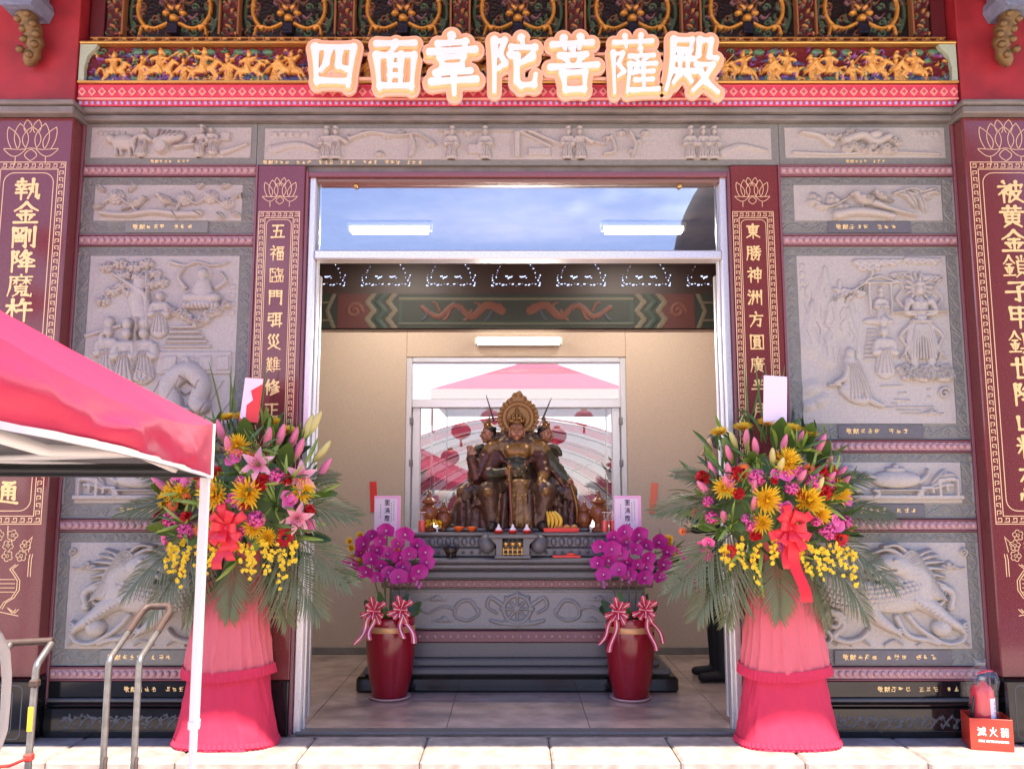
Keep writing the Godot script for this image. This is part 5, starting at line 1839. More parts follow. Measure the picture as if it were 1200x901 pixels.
func scene_right() -> Relief:
	var r := Relief.new(0.86, 0.97, 0.0034)
	var q := RandomNumberGenerator.new()
	q.seed = 9
	# far peaks and cliff faces in shallow steps
	for e in [[0.14, 0.62, 0.16, 0.9, 0.1], [0.23, 0.56, 0.24, 0.82, 0.08], [0.06, 0.45, 0.08, 0.7, 0.09], [0.3, 0.4, 0.28, 0.66, 0.07], [0.16, 0.38, 0.19, 0.58, 0.08]]:
		r.seg(e[0], e[1], e[4], e[2], e[3], 0.012, 0.007, 0.0, -1, 0.6)
	for k in 34:
		var gx := 0.03 + q.randf() * 0.3
		var gy := 0.34 + q.randf() * 0.4
		r.groove([gx, gy, gx + q.randf_range(-0.012, 0.012), gy + 0.035, gx + q.randf_range(-0.03, 0.03), gy + 0.075], 0.005, 0.0035)
	# scalloped clouds along the top
	for e in [[0.34, 0.93, 0.6, 0.935, 0.03], [0.36, 0.9, 0.48, 0.905, 0.024], [0.63, 0.945, 0.83, 0.94, 0.024], [0.54, 0.855, 0.64, 0.86, 0.016], [0.72, 0.845, 0.83, 0.835, 0.018]]:
		var m := int((e[2] - e[0]) / (e[4] * 0.75))
		for k in m:
			var t := float(k) / m
			r.ell(lerpf(e[0], e[2], t), lerpf(e[1], e[3], t) - 0.012 * (k % 2), e[4] * q.randf_range(0.6, 1.0), e[4] * q.randf_range(0.45, 0.65), q.randf_range(-0.3, 0.3), 0.011)
		r.seg(e[0], e[1] + 0.008, e[4] * 0.5, e[2], e[3] + 0.008, e[4] * 0.3, 0.009)
	# pine bough with needle clumps
	r.curve([0.43, 0.9, 0.42, 0.85, 0.34, 0.78, 0.22, 0.73], 0.012, 0.005, 0.014)
	for k in 16:
		r.ell(0.19 + q.randf() * 0.2, 0.72 + q.randf() * 0.05 + 0.0, 0.024, 0.012, q.randf_range(-0.2, 0.7), 0.012)
	for k in 10:
		r.curve([0.2 + k * 0.02, 0.72 + k * 0.007, 0.19 + k * 0.02, 0.7 + k * 0.007], 0.005, 0.003, 0.014)
	# pavilion with a seated figure
	r.rect(0.38, 0.8, 0.56, 0.815, 0.01)
	r.seg(0.36, 0.81, 0.008, 0.47, 0.85, 0.008, 0.01)
	r.seg(0.58, 0.81, 0.008, 0.47, 0.85, 0.008, 0.01)
	r.rect(0.4, 0.62, 0.415, 0.8, 0.009)
	r.rect(0.525, 0.62, 0.54, 0.8, 0.009)
	r.monk(0.47, 0.6, 0.16, 0.014, 0.0, 1, -1, 0.3)
	r.ell(0.45, 0.585, 0.09, 0.022, 0, 0.012)
	for k in 8:
		r.rect(0.355 + k * 0.004, 0.36 + k * 0.024, 0.42 + k * 0.002, 0.372 + k * 0.024, 0.006)
	# attendant
	r.monk(0.475, 0.29, 0.27, 0.017, 0.0, 1, -1, 0.4)
	# armoured guardian
	var gx := 0.69
	for k in 14:
		var a := TAU * k / 14
		r.ell(gx + cos(a) * 0.062, 0.785 + sin(a) * 0.07, 0.024, 0.011, a, 0.011)
	r.ell(gx, 0.785, 0.052, 0.058, 0, 0.008, 0, -1, 0.2)
	r.ell(gx, 0.765, 0.024, 0.03, 0, 0.016, 0.008)
	r.seg(gx - 0.014, 0.8, 0.014, gx + 0.014, 0.8, 0.014, 0.012, 0.012)
	r.seg(gx, 0.815, 0.012, gx, 0.84, 0.004, 0.012, 0.01)
	r.ell(gx, 0.665, 0.05, 0.065, 0, 0.018)
	r.ell(gx, 0.6, 0.038, 0.03, 0, 0.02)
	for e in [-1.0, 1.0]:
		r.ell(gx + e * 0.06, 0.7, 0.028, 0.024, e * 0.5, 0.016, 0.004)
		r.ell(gx + e * 0.022, 0.685, 0.02, 0.018, 0, 0.01, 0.012)
		r.curve([gx + e * 0.07, 0.69, gx + e * 0.085, 0.635, gx + e * 0.035, 0.622], 0.019, 0.012, 0.015, 0.006)
		r.curve([gx + e * 0.025, 0.56, gx + e * 0.06, 0.45, gx + e * 0.045, 0.33], 0.045, 0.02, 0.013)
		r.curve([gx + e * 0.05, 0.32, gx + e * 0.08, 0.305], 0.018, 0.012, 0.014)
		r.curve([gx + e * 0.09, 0.66, gx + e * 0.13, 0.72, gx + e * 0.09, 0.78, gx + e * 0.13, 0.83], 0.011, 0.004, 0.011)
		r.curve([gx + e * 0.06, 0.56, gx + e * 0.12, 0.5, gx + e * 0.09, 0.43, gx + e * 0.13, 0.37], 0.013, 0.005, 0.012)
		r.curve([gx + e * 0.07, 0.46, gx + e * 0.1, 0.4, gx + e * 0.07, 0.34], 0.011, 0.004, 0.012)
	for k in 9:
		r.ell(gx - 0.048 + k * 0.012, 0.583, 0.008, 0.011, 0, 0.01, 0.012)
		r.curve([gx - 0.032 + k * 0.008, 0.56, gx - 0.06 + k * 0.015, 0.46, gx - 0.07 + k * 0.0175, 0.37], 0.006, 0.007, 0.009, 0.008)
	r.seg(gx - 0.15, 0.635, 0.006, gx + 0.15, 0.642, 0.006, 0.024)
	for row in 3:
		for k in 9:
			r.ell(0.56 + k * 0.033 + row * 0.012, 0.315 - row * 0.028 + 0.01 * sin(k * 1.7), 0.026, 0.018, q.randf_range(-0.3, 0.3), 0.012, 0.003 * row)
			r.spiral(0.56 + k * 0.033 + row * 0.012, 0.315 - row * 0.028, 0.012, k, 1.1, 0.0035, 0.006, 0.012 + 0.003 * row)
	# kneeling monk offering a tray
	r.ell(0.275, 0.4, 0.028, 0.034, 0, 0.022)
	r.curve([0.27, 0.36, 0.275, 0.28, 0.29, 0.2], 0.034, 0.06, 0.02)
	r.curve([0.3, 0.34, 0.345, 0.24, 0.37, 0.14, 0.44, 0.1], 0.03, 0.016, 0.018)
	r.curve([0.26, 0.33, 0.235, 0.26, 0.18, 0.225], 0.022, 0.013, 0.018, 0.006)
	r.curve([0.25, 0.19, 0.29, 0.15, 0.34, 0.13], 0.045, 0.03, 0.018)
	r.rect(0.14, 0.208, 0.215, 0.222, 0.016)
	for k in 7:
		r.groove([0.255 + k * 0.011, 0.34, 0.265 + k * 0.014, 0.26, 0.26 + k * 0.022, 0.14], 0.005, 0.006)
	# boulders, ground line and ripples
	for e in [[0.05, 0.2, 0.07], [0.1, 0.13, 0.06], [0.03, 0.1, 0.05]]:
		r.ell(e[0], e[1], e[2], e[2] * 0.8, 0.4, 0.012, 0.0, -1, 0.7)
	for k in 9:
		r.curve([0.42 + q.randf() * 0.3, 0.05 + k * 0.02, 0.5 + q.randf() * 0.25, 0.055 + k * 0.02], 0.005, 0.003, 0.005)
	r.cloud(0.72, 0.06, 0.045, 0.012)
	r.spiral(0.8, 0.17, 0.035, 0.5, 1.2, 0.009, 0.012)
	for k in 4:
		r.rect(0.015, 0.76 + k * 0.045, 0.04, 0.785 + k * 0.045, 0.003)
	r.roughen(0.0007, 8, 30.0)
	return r


func songbirds() -> Relief:
	var r := Relief.new(0.86, 0.215, 0.0036)
	var q := RandomNumberGenerator.new()
	q.seed = 2
	r.curve([0.05, 0.04, 0.2, 0.03, 0.35, 0.05, 0.5, 0.035, 0.62, 0.04], 0.014, 0.022, 0.022)
	r.bird(0.25, 0.1, 0.07, 1.0, 0.026)
	r.bird(0.42, 0.12, 0.066, -1.0, 0.026)
	r.peony(0.13, 0.14, 0.055, 0.028, q)
	r.peony(0.53, 0.13, 0.055, 0.03, q)
	r.peony(0.68, 0.14, 0.05, 0.028, q)
	r.peony(0.78, 0.1, 0.045, 0.026, q)
	r.curve([0.06, 0.1, 0.13, 0.14, 0.2, 0.1, 0.26, 0.05], 0.008, 0.008, 0.016)
	r.curve([0.48, 0.05, 0.53, 0.13, 0.6, 0.1, 0.68, 0.14, 0.76, 0.1, 0.84, 0.15], 0.009, 0.006, 0.016)
	for e in [[0.06, 0.17, 2.4], [0.2, 0.17, 0.9], [0.06, 0.09, 3.4], [0.6, 0.19, 0.8], [0.58, 0.06, -0.6], [0.74, 0.19, 0.6], [0.84, 0.14, 0.4], [0.72, 0.05, -0.8], [0.8, 0.05, -0.4], [0.46, 0.06, -1.0]]:
		r.leaf(e[0], e[1], 0.065, e[2], 0.02, 0.5)
	r.roughen(0.001, 12)
	return r


func pheasants() -> Relief:
	var r := Relief.new(0.86, 0.215, 0.0036)
	var q := RandomNumberGenerator.new()
	q.seed = 4
	r.curve([0.24, 0.03, 0.34, 0.05, 0.46, 0.04, 0.56, 0.02], 0.03, 0.02, 0.026)
	r.bird(0.4, 0.12, 0.085, -1.0, 0.032)
	r.curve([0.46, 0.1, 0.56, 0.06, 0.7, 0.02], 0.022, 0.006, 0.026)
	r.bird(0.5, 0.14, 0.06, -1.0, 0.03)
	for k in 10:
		r.peony(0.08 + k * 0.022 + q.randf() * 0.02, 0.11 + sin(k * 1.3) * 0.035, 0.03, 0.02, q)
	r.curve([0.1, 0.12, 0.2, 0.08, 0.34, 0.15], 0.01, 0.006, 0.016)
	for e in [[0.6, 0.17, -0.3], [0.64, 0.18, -1.0], [0.68, 0.19, -0.5], [0.72, 0.15, 0.3], [0.72, 0.17, -1.3]]:
		r.leaf(e[0], e[1], 0.13, e[2], 0.022, 0.34)
	r.curve([0.58, 0.16, 0.7, 0.19, 0.84, 0.16], 0.008, 0.005, 0.016)
	r.roughen(0.001, 13)
	return r


func lintel_scene() -> Relief:
	var r := Relief.new(2.98, 0.19, 0.004)
	var q := RandomNumberGenerator.new()
	q.seed = 21
	for e in [0.36, 0.42, 1.1, 1.3, 1.78, 1.86, 2.5, 2.58, 2.64]:
		r.monk(e, 0.015, 0.17, 0.022, q.randf_range(-0.05, 0.05), 1 + q.randi() % 2, -1, 0.3)
	r.curve([0.5, 0.12, 0.62, 0.16, 0.78, 0.14, 0.9, 0.15, 1.0, 0.09], 0.012, 0.006, 0.018)
	r.curve([0.86, 0.02, 0.88, 0.08, 0.86, 0.15], 0.014, 0.01, 0.018)
	for e in [[0.5, 0.13], [0.58, 0.155], [0.72, 0.14], [0.8, 0.16], [0.98, 0.09], [0.68, 0.03], [1.08, 0.16], [1.2, 0.16], [2.02, 0.13], [2.1, 0.16], [2.16, 0.05], [2.24, 0.16], [2.2, 0.11]]:
		r.clump(e[0], e[1], 0.032, 0.018, q)
	r.rect(1.02, 0.168, 1.62, 0.178, 0.012)
	r.rect(1.47, 0.01, 1.5, 0.17, 0.014)
	r.seg(1.56, 0.17, 0.012, 1.74, 0.09, 0.012, 0.014)
	r.seg(1.5, 0.17, 0.01, 1.68, 0.08, 0.01, 0.012)
	r.rect(1.2, 0.03, 1.28, 0.09, 0.012)
	r.rect(1.55, 0.02, 1.68, 0.07, 0.008)
	r.curve([1.9, 0.12, 1.95, 0.1, 2.0, 0.09], 0.01, 0.006, 0.016)
	r.curve([2.0, 0.03, 2.06, 0.05, 2.04, 0.14], 0.012, 0.01, 0.018)
	r.curve([2.16, 0.02, 2.18, 0.09, 2.15, 0.17], 0.012, 0.01, 0.018)
	r.curve([0.05, 0.06, 0.2, 0.09, 0.32, 0.05], 0.03, 0.01, 0.01)
	r.curve([2.7, 0.04, 2.8, 0.08, 2.95, 0.05], 0.03, 0.01, 0.008)
	for k in 5:
		r.rect(0.04 + k * 0.045, 0.14, 0.072 + k * 0.045, 0.168, 0.004)
	r.roughen(0.001, 22)
	return r


func cart_scene() -> Relief:
	var r := Relief.new(0.94, 0.185, 0.0036)
	var q := RandomNumberGenerator.new()
	q.seed = 31
	r.ell(0.2, 0.09, 0.075, 0.05, 0, 0.026)
	r.ell(0.12, 0.11, 0.03, 0.028, 0, 0.024)
	for e in [0.15, 0.18, 0.23, 0.26]:
		r.seg(e, 0.07, 0.013, e + 0.01, 0.015, 0.01, 0.018)
	r.monk(0.3, 0.02, 0.16, 0.024, 0.1, 2)
	r.ell(0.42, 0.06, 0.045, 0.045, 0, 0.026, 0, -1, 0.25)
	r.ell(0.46, 0.11, 0.1, 0.035, 0.2, 0.028)
	r.seg(0.5, 0.06, 0.012, 0.68, 0.08, 0.008, 0.02)
	for k in 6:
		r.leaf(0.38 + k * 0.025, 0.12, 0.06, 1.2 - k * 0.1, 0.016)
	r.monk(0.64, 0.02, 0.16, 0.026, 0.12, 2, -1, 0.3)
	r.monk(0.72, 0.03, 0.15, 0.024, -0.05, 1)
	r.rect(0.76, 0.1, 0.82, 0.15, 0.01)
	r.curve([0.78, 0.03, 0.85, 0.05, 0.92, 0.08], 0.02, 0.008, 0.014)
	for k in 5:
		r.rect(0.04 + k * 0.034, 0.135, 0.065 + k * 0.034, 0.16, 0.004)
	r.roughen(0.001, 32)
	return r


func dragon_cloud() -> Relief:
	var r := Relief.new(0.94, 0.185, 0.0036)
	var q := RandomNumberGenerator.new()
	q.seed = 41
	r.curve([0.1, 0.15, 0.2, 0.13, 0.27, 0.08], 0.012, 0.024, 0.018)
	r.cloudbank(0.25, 0.12, 0.42, 0.15, 0.055, 0.026, q)
	r.cloudbank(0.36, 0.06, 0.62, 0.05, 0.06, 0.03, q)
	r.curve([0.35, 0.1, 0.45, 0.13, 0.52, 0.09, 0.6, 0.12], 0.03, 0.024, 0.03)
	r.ell(0.52, 0.13, 0.05, 0.03, 0.3, 0.034)
	r.cloudbank(0.55, 0.12, 0.66, 0.09, 0.05, 0.026, q)
	r.curve([0.05, 0.03, 0.3, 0.02, 0.6, 0.03, 0.9, 0.02], 0.012, 0.008, 0.01)
	for k in 4:
		r.rect(0.78 + k * 0.034, 0.135, 0.805 + k * 0.034, 0.16, 0.004)
	r.roughen(0.001, 42)
	return r


func rider_relief(w: float, h: float) -> Relief:
	var r := Relief.new(w, h, 0.005)
	var q := RandomNumberGenerator.new()
	q.seed = 77
	r.pal = [Color(0.16, 0.012, 0.018), Color(0.8, 0.42, 0.1), Color(0.26, 0.09, 0.3), Color(0.1, 0.22, 0.12), Color(0.06, 0.08, 0.2), Color(0.34, 0.12, 0.05)]
	var x := 0.06
	while x < w:
		r.curve([x - 0.05, 0.02, x, 0.03, x + 0.06, 0.015], 0.016, 0.014, 0.012, 0, 3 + q.randi() % 2)
		r.cloud(x + 0.05, h * q.randf_range(0.45, 0.88), q.randf_range(0.025, 0.038), 0.016, [2, 3, 4, 2, 3][q.randi() % 5])
		if q.randf() < 0.5:
			r.clump(x, h * 0.85, 0.03, 0.014, q)
			r.ell(x, h * 0.86, 0.035, 0.02, 0, 0.02, 0, 3)
		x += 0.085
	for k in 900:  # broken gilt detail between the figures: weapons, sashes, rocks
		var cx := q.randf() * w
		var cy := 0.01 + q.randf() * h * 0.85
		var an := q.randf() * TAU
		r.curve([cx, cy, cx + cos(an) * 0.014, cy + sin(an) * 0.014, cx + cos(an + 0.9) * 0.026, cy + sin(an + 0.9) * 0.026], 0.007, 0.003, 0.016, 0.003, [1, 1, 5, 2, 3, 4, 2, 3][q.randi() % 8])
	x = 0.18
	while x < w - 0.08:
		var d := 1.0 if q.randf() < 0.5 else -1.0
		r.rider(x, 0.012, q.randf_range(0.17, 0.195), d, q, 1)
		x += q.randf_range(0.16, 0.2)
		if x < w - 0.1:
			r.monk(x - 0.03, 0.01, q.randf_range(0.11, 0.15), 0.024, q.randf_range(-0.15, 0.15), 2, 1, 0.3)
			r.seg(x - 0.09, 0.05, 0.004, x + 0.02, 0.17, 0.004, 0.02, 0.01, 1)
			x += q.randf_range(0.06, 0.09)
	r.roughen(0.002, 78, 40.0)
	return r


func scroll_rail(w: float, h: float) -> Relief:
	var r := Relief.new(w, h, 0.005)
	r.pal = [Color(0.1, 0.015, 0.015), Color(0.5, 0.24, 0.06), Color(0.05, 0.1, 0.06)]
	var q := RandomNumberGenerator.new()
	q.seed = 70
	var x := 0.0
	while x < w:
		r.curve([x, h * 0.3, x + 0.03, h * 0.8, x + 0.06, h * 0.3, x + 0.09, h * 0.7], 0.007, 0.006, 0.012, 0, 1)
		r.ell(x + 0.045, h * 0.5, 0.012, 0.01, 0, 0.016, 0, 1 + q.randi() % 2)
		x += 0.085
	r.rect(0, 0, w, 0.008, 0.014, 1)
	r.rect(0, h - 0.008, w, h, 0.014, 1)
	return r


func bracket_relief(w: float, h: float) -> Relief:
	var r := Relief.new(w, h, 0.005)
	var q := RandomNumberGenerator.new()
	q.seed = 55
	r.pal = [Color(0.012, 0.01, 0.01), Color(0.62, 0.3, 0.05), Color(0.06, 0.11, 0.06), Color(0.15, 0.06, 0.035), Color(0.012, 0.014, 0.03), Color(0.2, 0.1, 0.12)]
	var c := w / 2
	# leafy scrolls filling the ground
	for k in 70:
		var x := q.randf() * w
		var y := q.randf() * h
		var a := q.randf() * TAU
		var ci: int = [2, 2, 3, 5, 3][q.randi() % 5]
		if q.randf() < 0.5:
			r.spiral(x, y, q.randf_range(0.018, 0.032), a, 1.0, 0.007, 0.014, 0, ci)
		else:
			r.curve([x, y, x + cos(a) * 0.03, y + sin(a) * 0.03, x + cos(a + 0.8) * 0.055, y + sin(a + 0.8) * 0.055], 0.01, 0.004, 0.014, 0, ci)
	# ring of gilt stems, lower arms, bell and flower
	for e in [-1.0, 1.0]:
		r.curve([c + e * 0.04, 0.09, c + e * 0.11, 0.06, c + e * 0.18, 0.075, c + e * 0.2, 0.02], 0.012, 0.008, 0.022, 0.006, 1)
		r.curve([c + e * 0.16, 0.06, c + e * 0.21, 0.14, c + e * 0.21, 0.24, c + e * 0.15, 0.33, c + e * 0.06, 0.36], 0.013, 0.009, 0.022, 0.004, 1)
		r.curve([c + e * 0.02, 0.2, c + e * 0.06, 0.24, c + e * 0.05, 0.18], 0.012, 0.006, 0.022, 0.006, 3)
		r.curve([c + e * 0.21, 0.36, c + e * 0.25, 0.26, c + e * 0.26, 0.14, c + e * 0.23, 0.04], 0.014, 0.01, 0.014, 0, 2)
	r.rect(c - 0.035, 0.02, c + 0.035, 0.09, 0.036, 4)
	r.ell(c, 0.125, 0.026, 0.024, 0, 0.034, 0.008, 1)
	for k in 7:
		var a := PI * k / 6
		r.ell(c + cos(a) * 0.05, 0.16 + sin(a) * 0.045, 0.022, 0.016, a, 0.024, 0.004, 3 if k % 2 else 1)
	r.roughen(0.0025, 56, 40.0)
	return r


func post_relief(w: float, h: float) -> Relief:
	var r := Relief.new(w, h, 0.005)
	var q := RandomNumberGenerator.new()
	q.seed = 60
	r.pal = [Color(0.1, 0.02, 0.02), Color(0.42, 0.2, 0.06), Color(0.2, 0.05, 0.04), Color(0.08, 0.12, 0.07)]
	for k in 60:
		var a := q.randf() * TAU
		r.ell(q.randf() * w, q.randf() * h, 0.014, 0.008, a, 0.014, q.randf() * 0.006, 1 + q.randi() % 3)
	return r


# ---------------------------------------------------------------- inside the hall
func build_interior() -> void:
	var hall := temple
	var zb := -2.35
	# polished floor tiles
	var fl := group3(hall, "hall_floor")
	put(fl, "bed", MB.new().cbox(Vector3(0, -0.028, -1.2), Vector3(5.2, 0.02, 2.44), 0), M.dark_stone)
	var ts := 0.8
	for i in 7:
		for j in 3:
			var x := -2.8 + i * ts
			var z := -0.02 - j * ts
			var x1 := minf(x + ts, 2.6)
			x = maxf(x, -2.6)
			var z1 := maxf(z - ts, zb)
			put(fl, "tile", MB.new().cbox(Vector3((x + x1) / 2, -0.009, (z + z1) / 2), Vector3(x1 - x - 0.003, 0.018, z - z1 - 0.003), 0.0015), M.floor_tile)
	# walls: back wall around its own doorway, sides, ceiling
	var ox := 0.93
	for s in [-1.0, 1.0]:
		slab_sub(hall, "back_wall", minf(s * ox, s * 2.75), maxf(s * ox, s * 2.75), 0.0, 2.683, zb - 0.15, zb, M.plaster)
		slab_sub(hall, "side_wall", minf(s * 2.6, s * 2.75), maxf(s * 2.6, s * 2.75), 0.0, 3.5, zb + 0.001, -0.282, M.plaster)
		slab_sub(hall, "skirting", minf(s * ox, s * 2.59), maxf(s * ox, s * 2.59), 0.0, 0.06, zb + 0.001, zb + 0.012, M.cornice_stone)
	slab_sub(hall, "back_wall", -ox + 0.001, ox - 0.001, 2.445, 2.683, zb - 0.15, zb, M.plaster)
	slab_sub(hall, "ceiling", -2.75, 2.75, 3.38, 3.46, zb - 0.15, -0.285, M.ceiling_board)
	# painted beam
	var bm := group3(hall, "painted_beam", Vector3(0, 2.685, zb))
	tag(bm, "painted beam with dragon panel over the back wall")
	put(bm, "timber", MB.new().cbox(Vector3(0, 0.151, -0.05), Vector3(5.2, 0.302, 0.16), 0.004), M.lattice_wood)
	put(bm, "painting", beam_painting().into(MB.new(), Vector3(-1.9, 0.002, 0), 0.004), M.painted_beam, Vector3(0, 0, 0.034))
	# pierced carved boards under the ceiling
	var pb := group3(hall, "pierced_board", Vector3(0, 2.99, zb))
	var pm := pierced(0.56, 0.39)
	for k in 7:
		put(pb, "lattice", pm, M.lattice_wood, Vector3((k - 3) * 0.56, 0, 0.0))
	for s in [-1.0, 1.0]:
		put(pb, "end_board", MB.new().cbox(Vector3(s * 2.29, 0.195, -0.01), Vector3(0.66, 0.39, 0.02), 0), M.lattice_wood)
	# back doorway
	var g := group3(hall, "back_door", Vector3(0, 0, zb - 0.05))
	for s in [-1.0, 1.0]:
		put(g, "jamb", MB.new().cbox(Vector3(s * (ox - 0.025), 1.22, 0), Vector3(0.05, 2.44, 0.1), 0.006), M.aluminium)
		put(g, "stile", MB.new().cbox(Vector3(s * (ox - 0.09), 1.03, 0.0), Vector3(0.07, 2.05, 0.06), 0.006), M.aluminium)
		for y in [1.55, 1.9]:
			put(g, "hinge", MB.new().cbox(Vector3(s * (ox - 0.05), y, 0.055), Vector3(0.03, 0.06, 0.02), 0.004), M.steel)
	put(g, "head", MB.new().cbox(Vector3(0, 2.42, 0), Vector3(1.76, 0.045, 0.1), 0.006), M.aluminium)
	put(g, "transom_bar", MB.new().cbox(Vector3(0, 2.05, 0), Vector3(1.76, 0.075, 0.1), 0.006), M.aluminium)
	put(g, "pane", MB.new().cbox(Vector3(0, 2.243, -0.01), Vector3(1.76, 0.31, 0.008), 0), M.clear_glass)
	put(g, "pane", MB.new().cbox(Vector3(0, 1.04, -0.01), Vector3(1.61, 1.94, 0.008), 0), M.door_glass)
	put(g, "rail", MB.new().cbox(Vector3(0, 0.04, 0), Vector3(1.61, 0.08, 0.06), 0.004), M.aluminium)
	# fluorescent lamps
	tube_lamp(Vector3(0.02, 2.57, zb + 0.03), true, "fluorescent batten on the wall above the back door", "", 1.0)
	tube_lamp(Vector3(-0.98, 3.375, -1.6), false, "short ceiling batten behind the transom, on the red tent's side", "ceiling battens", 0.6)
	tube_lamp(Vector3(0.98, 3.375, -1.6), false, "short ceiling batten behind the transom, on the fire extinguisher's side", "ceiling battens", 0.6)
	# red paper strips pasted on the back wall
	for e in [[-1.185, 1.27, -0.06, "red paper strip on the plaster beside the left card of congratulations"], [1.14, 1.26, 0.11, "slim salmon paper strip alone on the plaster right of the back door"]]:
		var p := put(self, "paper_strip" if e[0] < 0 else numbered_strip(), MB.new().cbox(Vector3.ZERO, Vector3(0.058, 0.25, 0.002), 0), M.card_red if e[0] < 0 else M.salmon_paper, Vector3(e[0], e[1], zb + 0.004), Basis(Vector3.BACK, -e[2]))
		tag(p, e[3], "paper strip")


func numbered_strip() -> String:
	return "paper_strip_001"


func tube_lamp(at: Vector3, wall: bool, label: String, grp: String, energy: float) -> void:
	var t := thing("fluorescent_lamp", label, "lamp", at, 0, grp)
	var l := 0.74 if wall else 0.66
	var d := Vector3(0, 0, 1) if wall else Vector3(0, -1, 0)
	put(t, "housing", MB.new().cbox(d * 0.018, Vector3(l, 0.07, 0.036) if wall else Vector3(l, 0.036, 0.07), 0.006), M.white_metal)
	for s in [-1.0, 1.0]:
		put(t, "tube", MB.new().tube([Vector3(-l * 0.46, 0.0 + (s * 0.02 if wall else 0.0), 0) + d * 0.052 + (Vector3.ZERO if wall else Vector3(0, 0, s * 0.02)), Vector3(l * 0.46, 0.0 + (s * 0.02 if wall else 0.0), 0) + d * 0.052 + (Vector3.ZERO if wall else Vector3(0, 0, s * 0.02))], 0.013, 10), M.tube_light)
		put(t, "socket", MB.new().cbox(Vector3(s * l * 0.48, 0, 0) + d * 0.045, Vector3(0.02, 0.06, 0.045) if wall else Vector3(0.02, 0.045, 0.06), 0.004), M.white_metal)
	var a := AreaLight3D.new()
	a.name = "lamp_light"
	a.area_size = Vector2(l * 0.9, 0.06)
	a.light_energy = energy * 0.85
	a.light_color = Color(1.0, 0.96, 0.9)
	a.shadow_enabled = true
	a.area_range = 8.0
	t.add_child(a)
	a.position = d * 0.08
	if not wall:
		a.rotation.x = -PI / 2
	else:
		a.rotation.y = PI


func beam_painting() -> Relief:
	var r := Relief.new(3.8, 0.298, 0.008)
	r.pal = [Color(0.008, 0.012, 0.01), Color(0.1, 0.026, 0.012), Color(0.012, 0.03, 0.02), Color(0.1, 0.075, 0.05), Color(0.065, 0.01, 0.009), Color(0.012, 0.018, 0.04)]
	var q := RandomNumberGenerator.new()
	q.seed = 90
	var m := 1.9
	# middle cartouche with two dragons
	r.rect(m - 1.0, 0.03, m + 1.0, 0.27, 0.0005, 2)
	r.rect(m - 0.97, 0.06, m + 0.97, 0.24, 0.001, 0)
	for e in [-1.0, 1.0]:
		r.curve([m + e * 0.12, 0.15, m + e * 0.25, 0.2, m + e * 0.38, 0.1, m + e * 0.52, 0.2, m + e * 0.66, 0.1, m + e * 0.8, 0.18], 0.035, 0.018, 0.003, 0.001, 1)
		r.spiral(m + e * 0.16, 0.17, 0.04, 0, 1.2, 0.014, 0.003, 0.001, 1)
		for k in 7:
			r.curve([m + e * (0.2 + k * 0.09), 0.15, m + e * (0.23 + k * 0.09), 0.09 + (k % 2) * 0.12, m + e * (0.26 + k * 0.09), 0.07 + (k % 2) * 0.15], 0.012, 0.008, 0.003, 0.001, 1 if k % 3 else 5)
		# zigzag frames and red fields
		for k in 3:
			var x: float = m + e * (1.03 + k * 0.09)
			var ci: int = [3, 2, 3][k]
			r.seg(x, 0.0, 0.02, x + e * 0.06, 0.075, 0.02, 0.002, 0.001, ci)
			r.seg(x + e * 0.06, 0.075, 0.02, x, 0.15, 0.02, 0.002, 0.001, ci)
			r.seg(x, 0.15, 0.02, x + e * 0.06, 0.225, 0.02, 0.002, 0.001, ci)
			r.seg(x + e * 0.06, 0.225, 0.02, x, 0.3, 0.02, 0.002, 0.001, ci)
		r.rect(minf(m + e * 1.25, m + e * 1.52), 0, maxf(m + e * 1.25, m + e * 1.52), 0.298, 0.0006, 4)
		r.spiral(m + e * 1.38, 0.15, 0.07, 0, 1.4, 0.014, 0.002, 0.001, 1)
		r.seg(m + e * 1.55, 0.0, 0.016, m + e * 1.61, 0.15, 0.016, 0.002, 0.001, 3)
		r.seg(m + e * 1.61, 0.15, 0.016, m + e * 1.55, 0.3, 0.016, 0.002, 0.001, 3)
		for y in [0.07, 0.22]:
			r.seg(m + e * 1.6, y, 0.01, m + e * 1.8, y, 0.01, 0.002, 0.001, 3)
	for e in [0.042, 0.252]:
		r.rect(m - 1.0, e - 0.006, m + 1.0, e + 0.006, 0.002, 3)
	return r


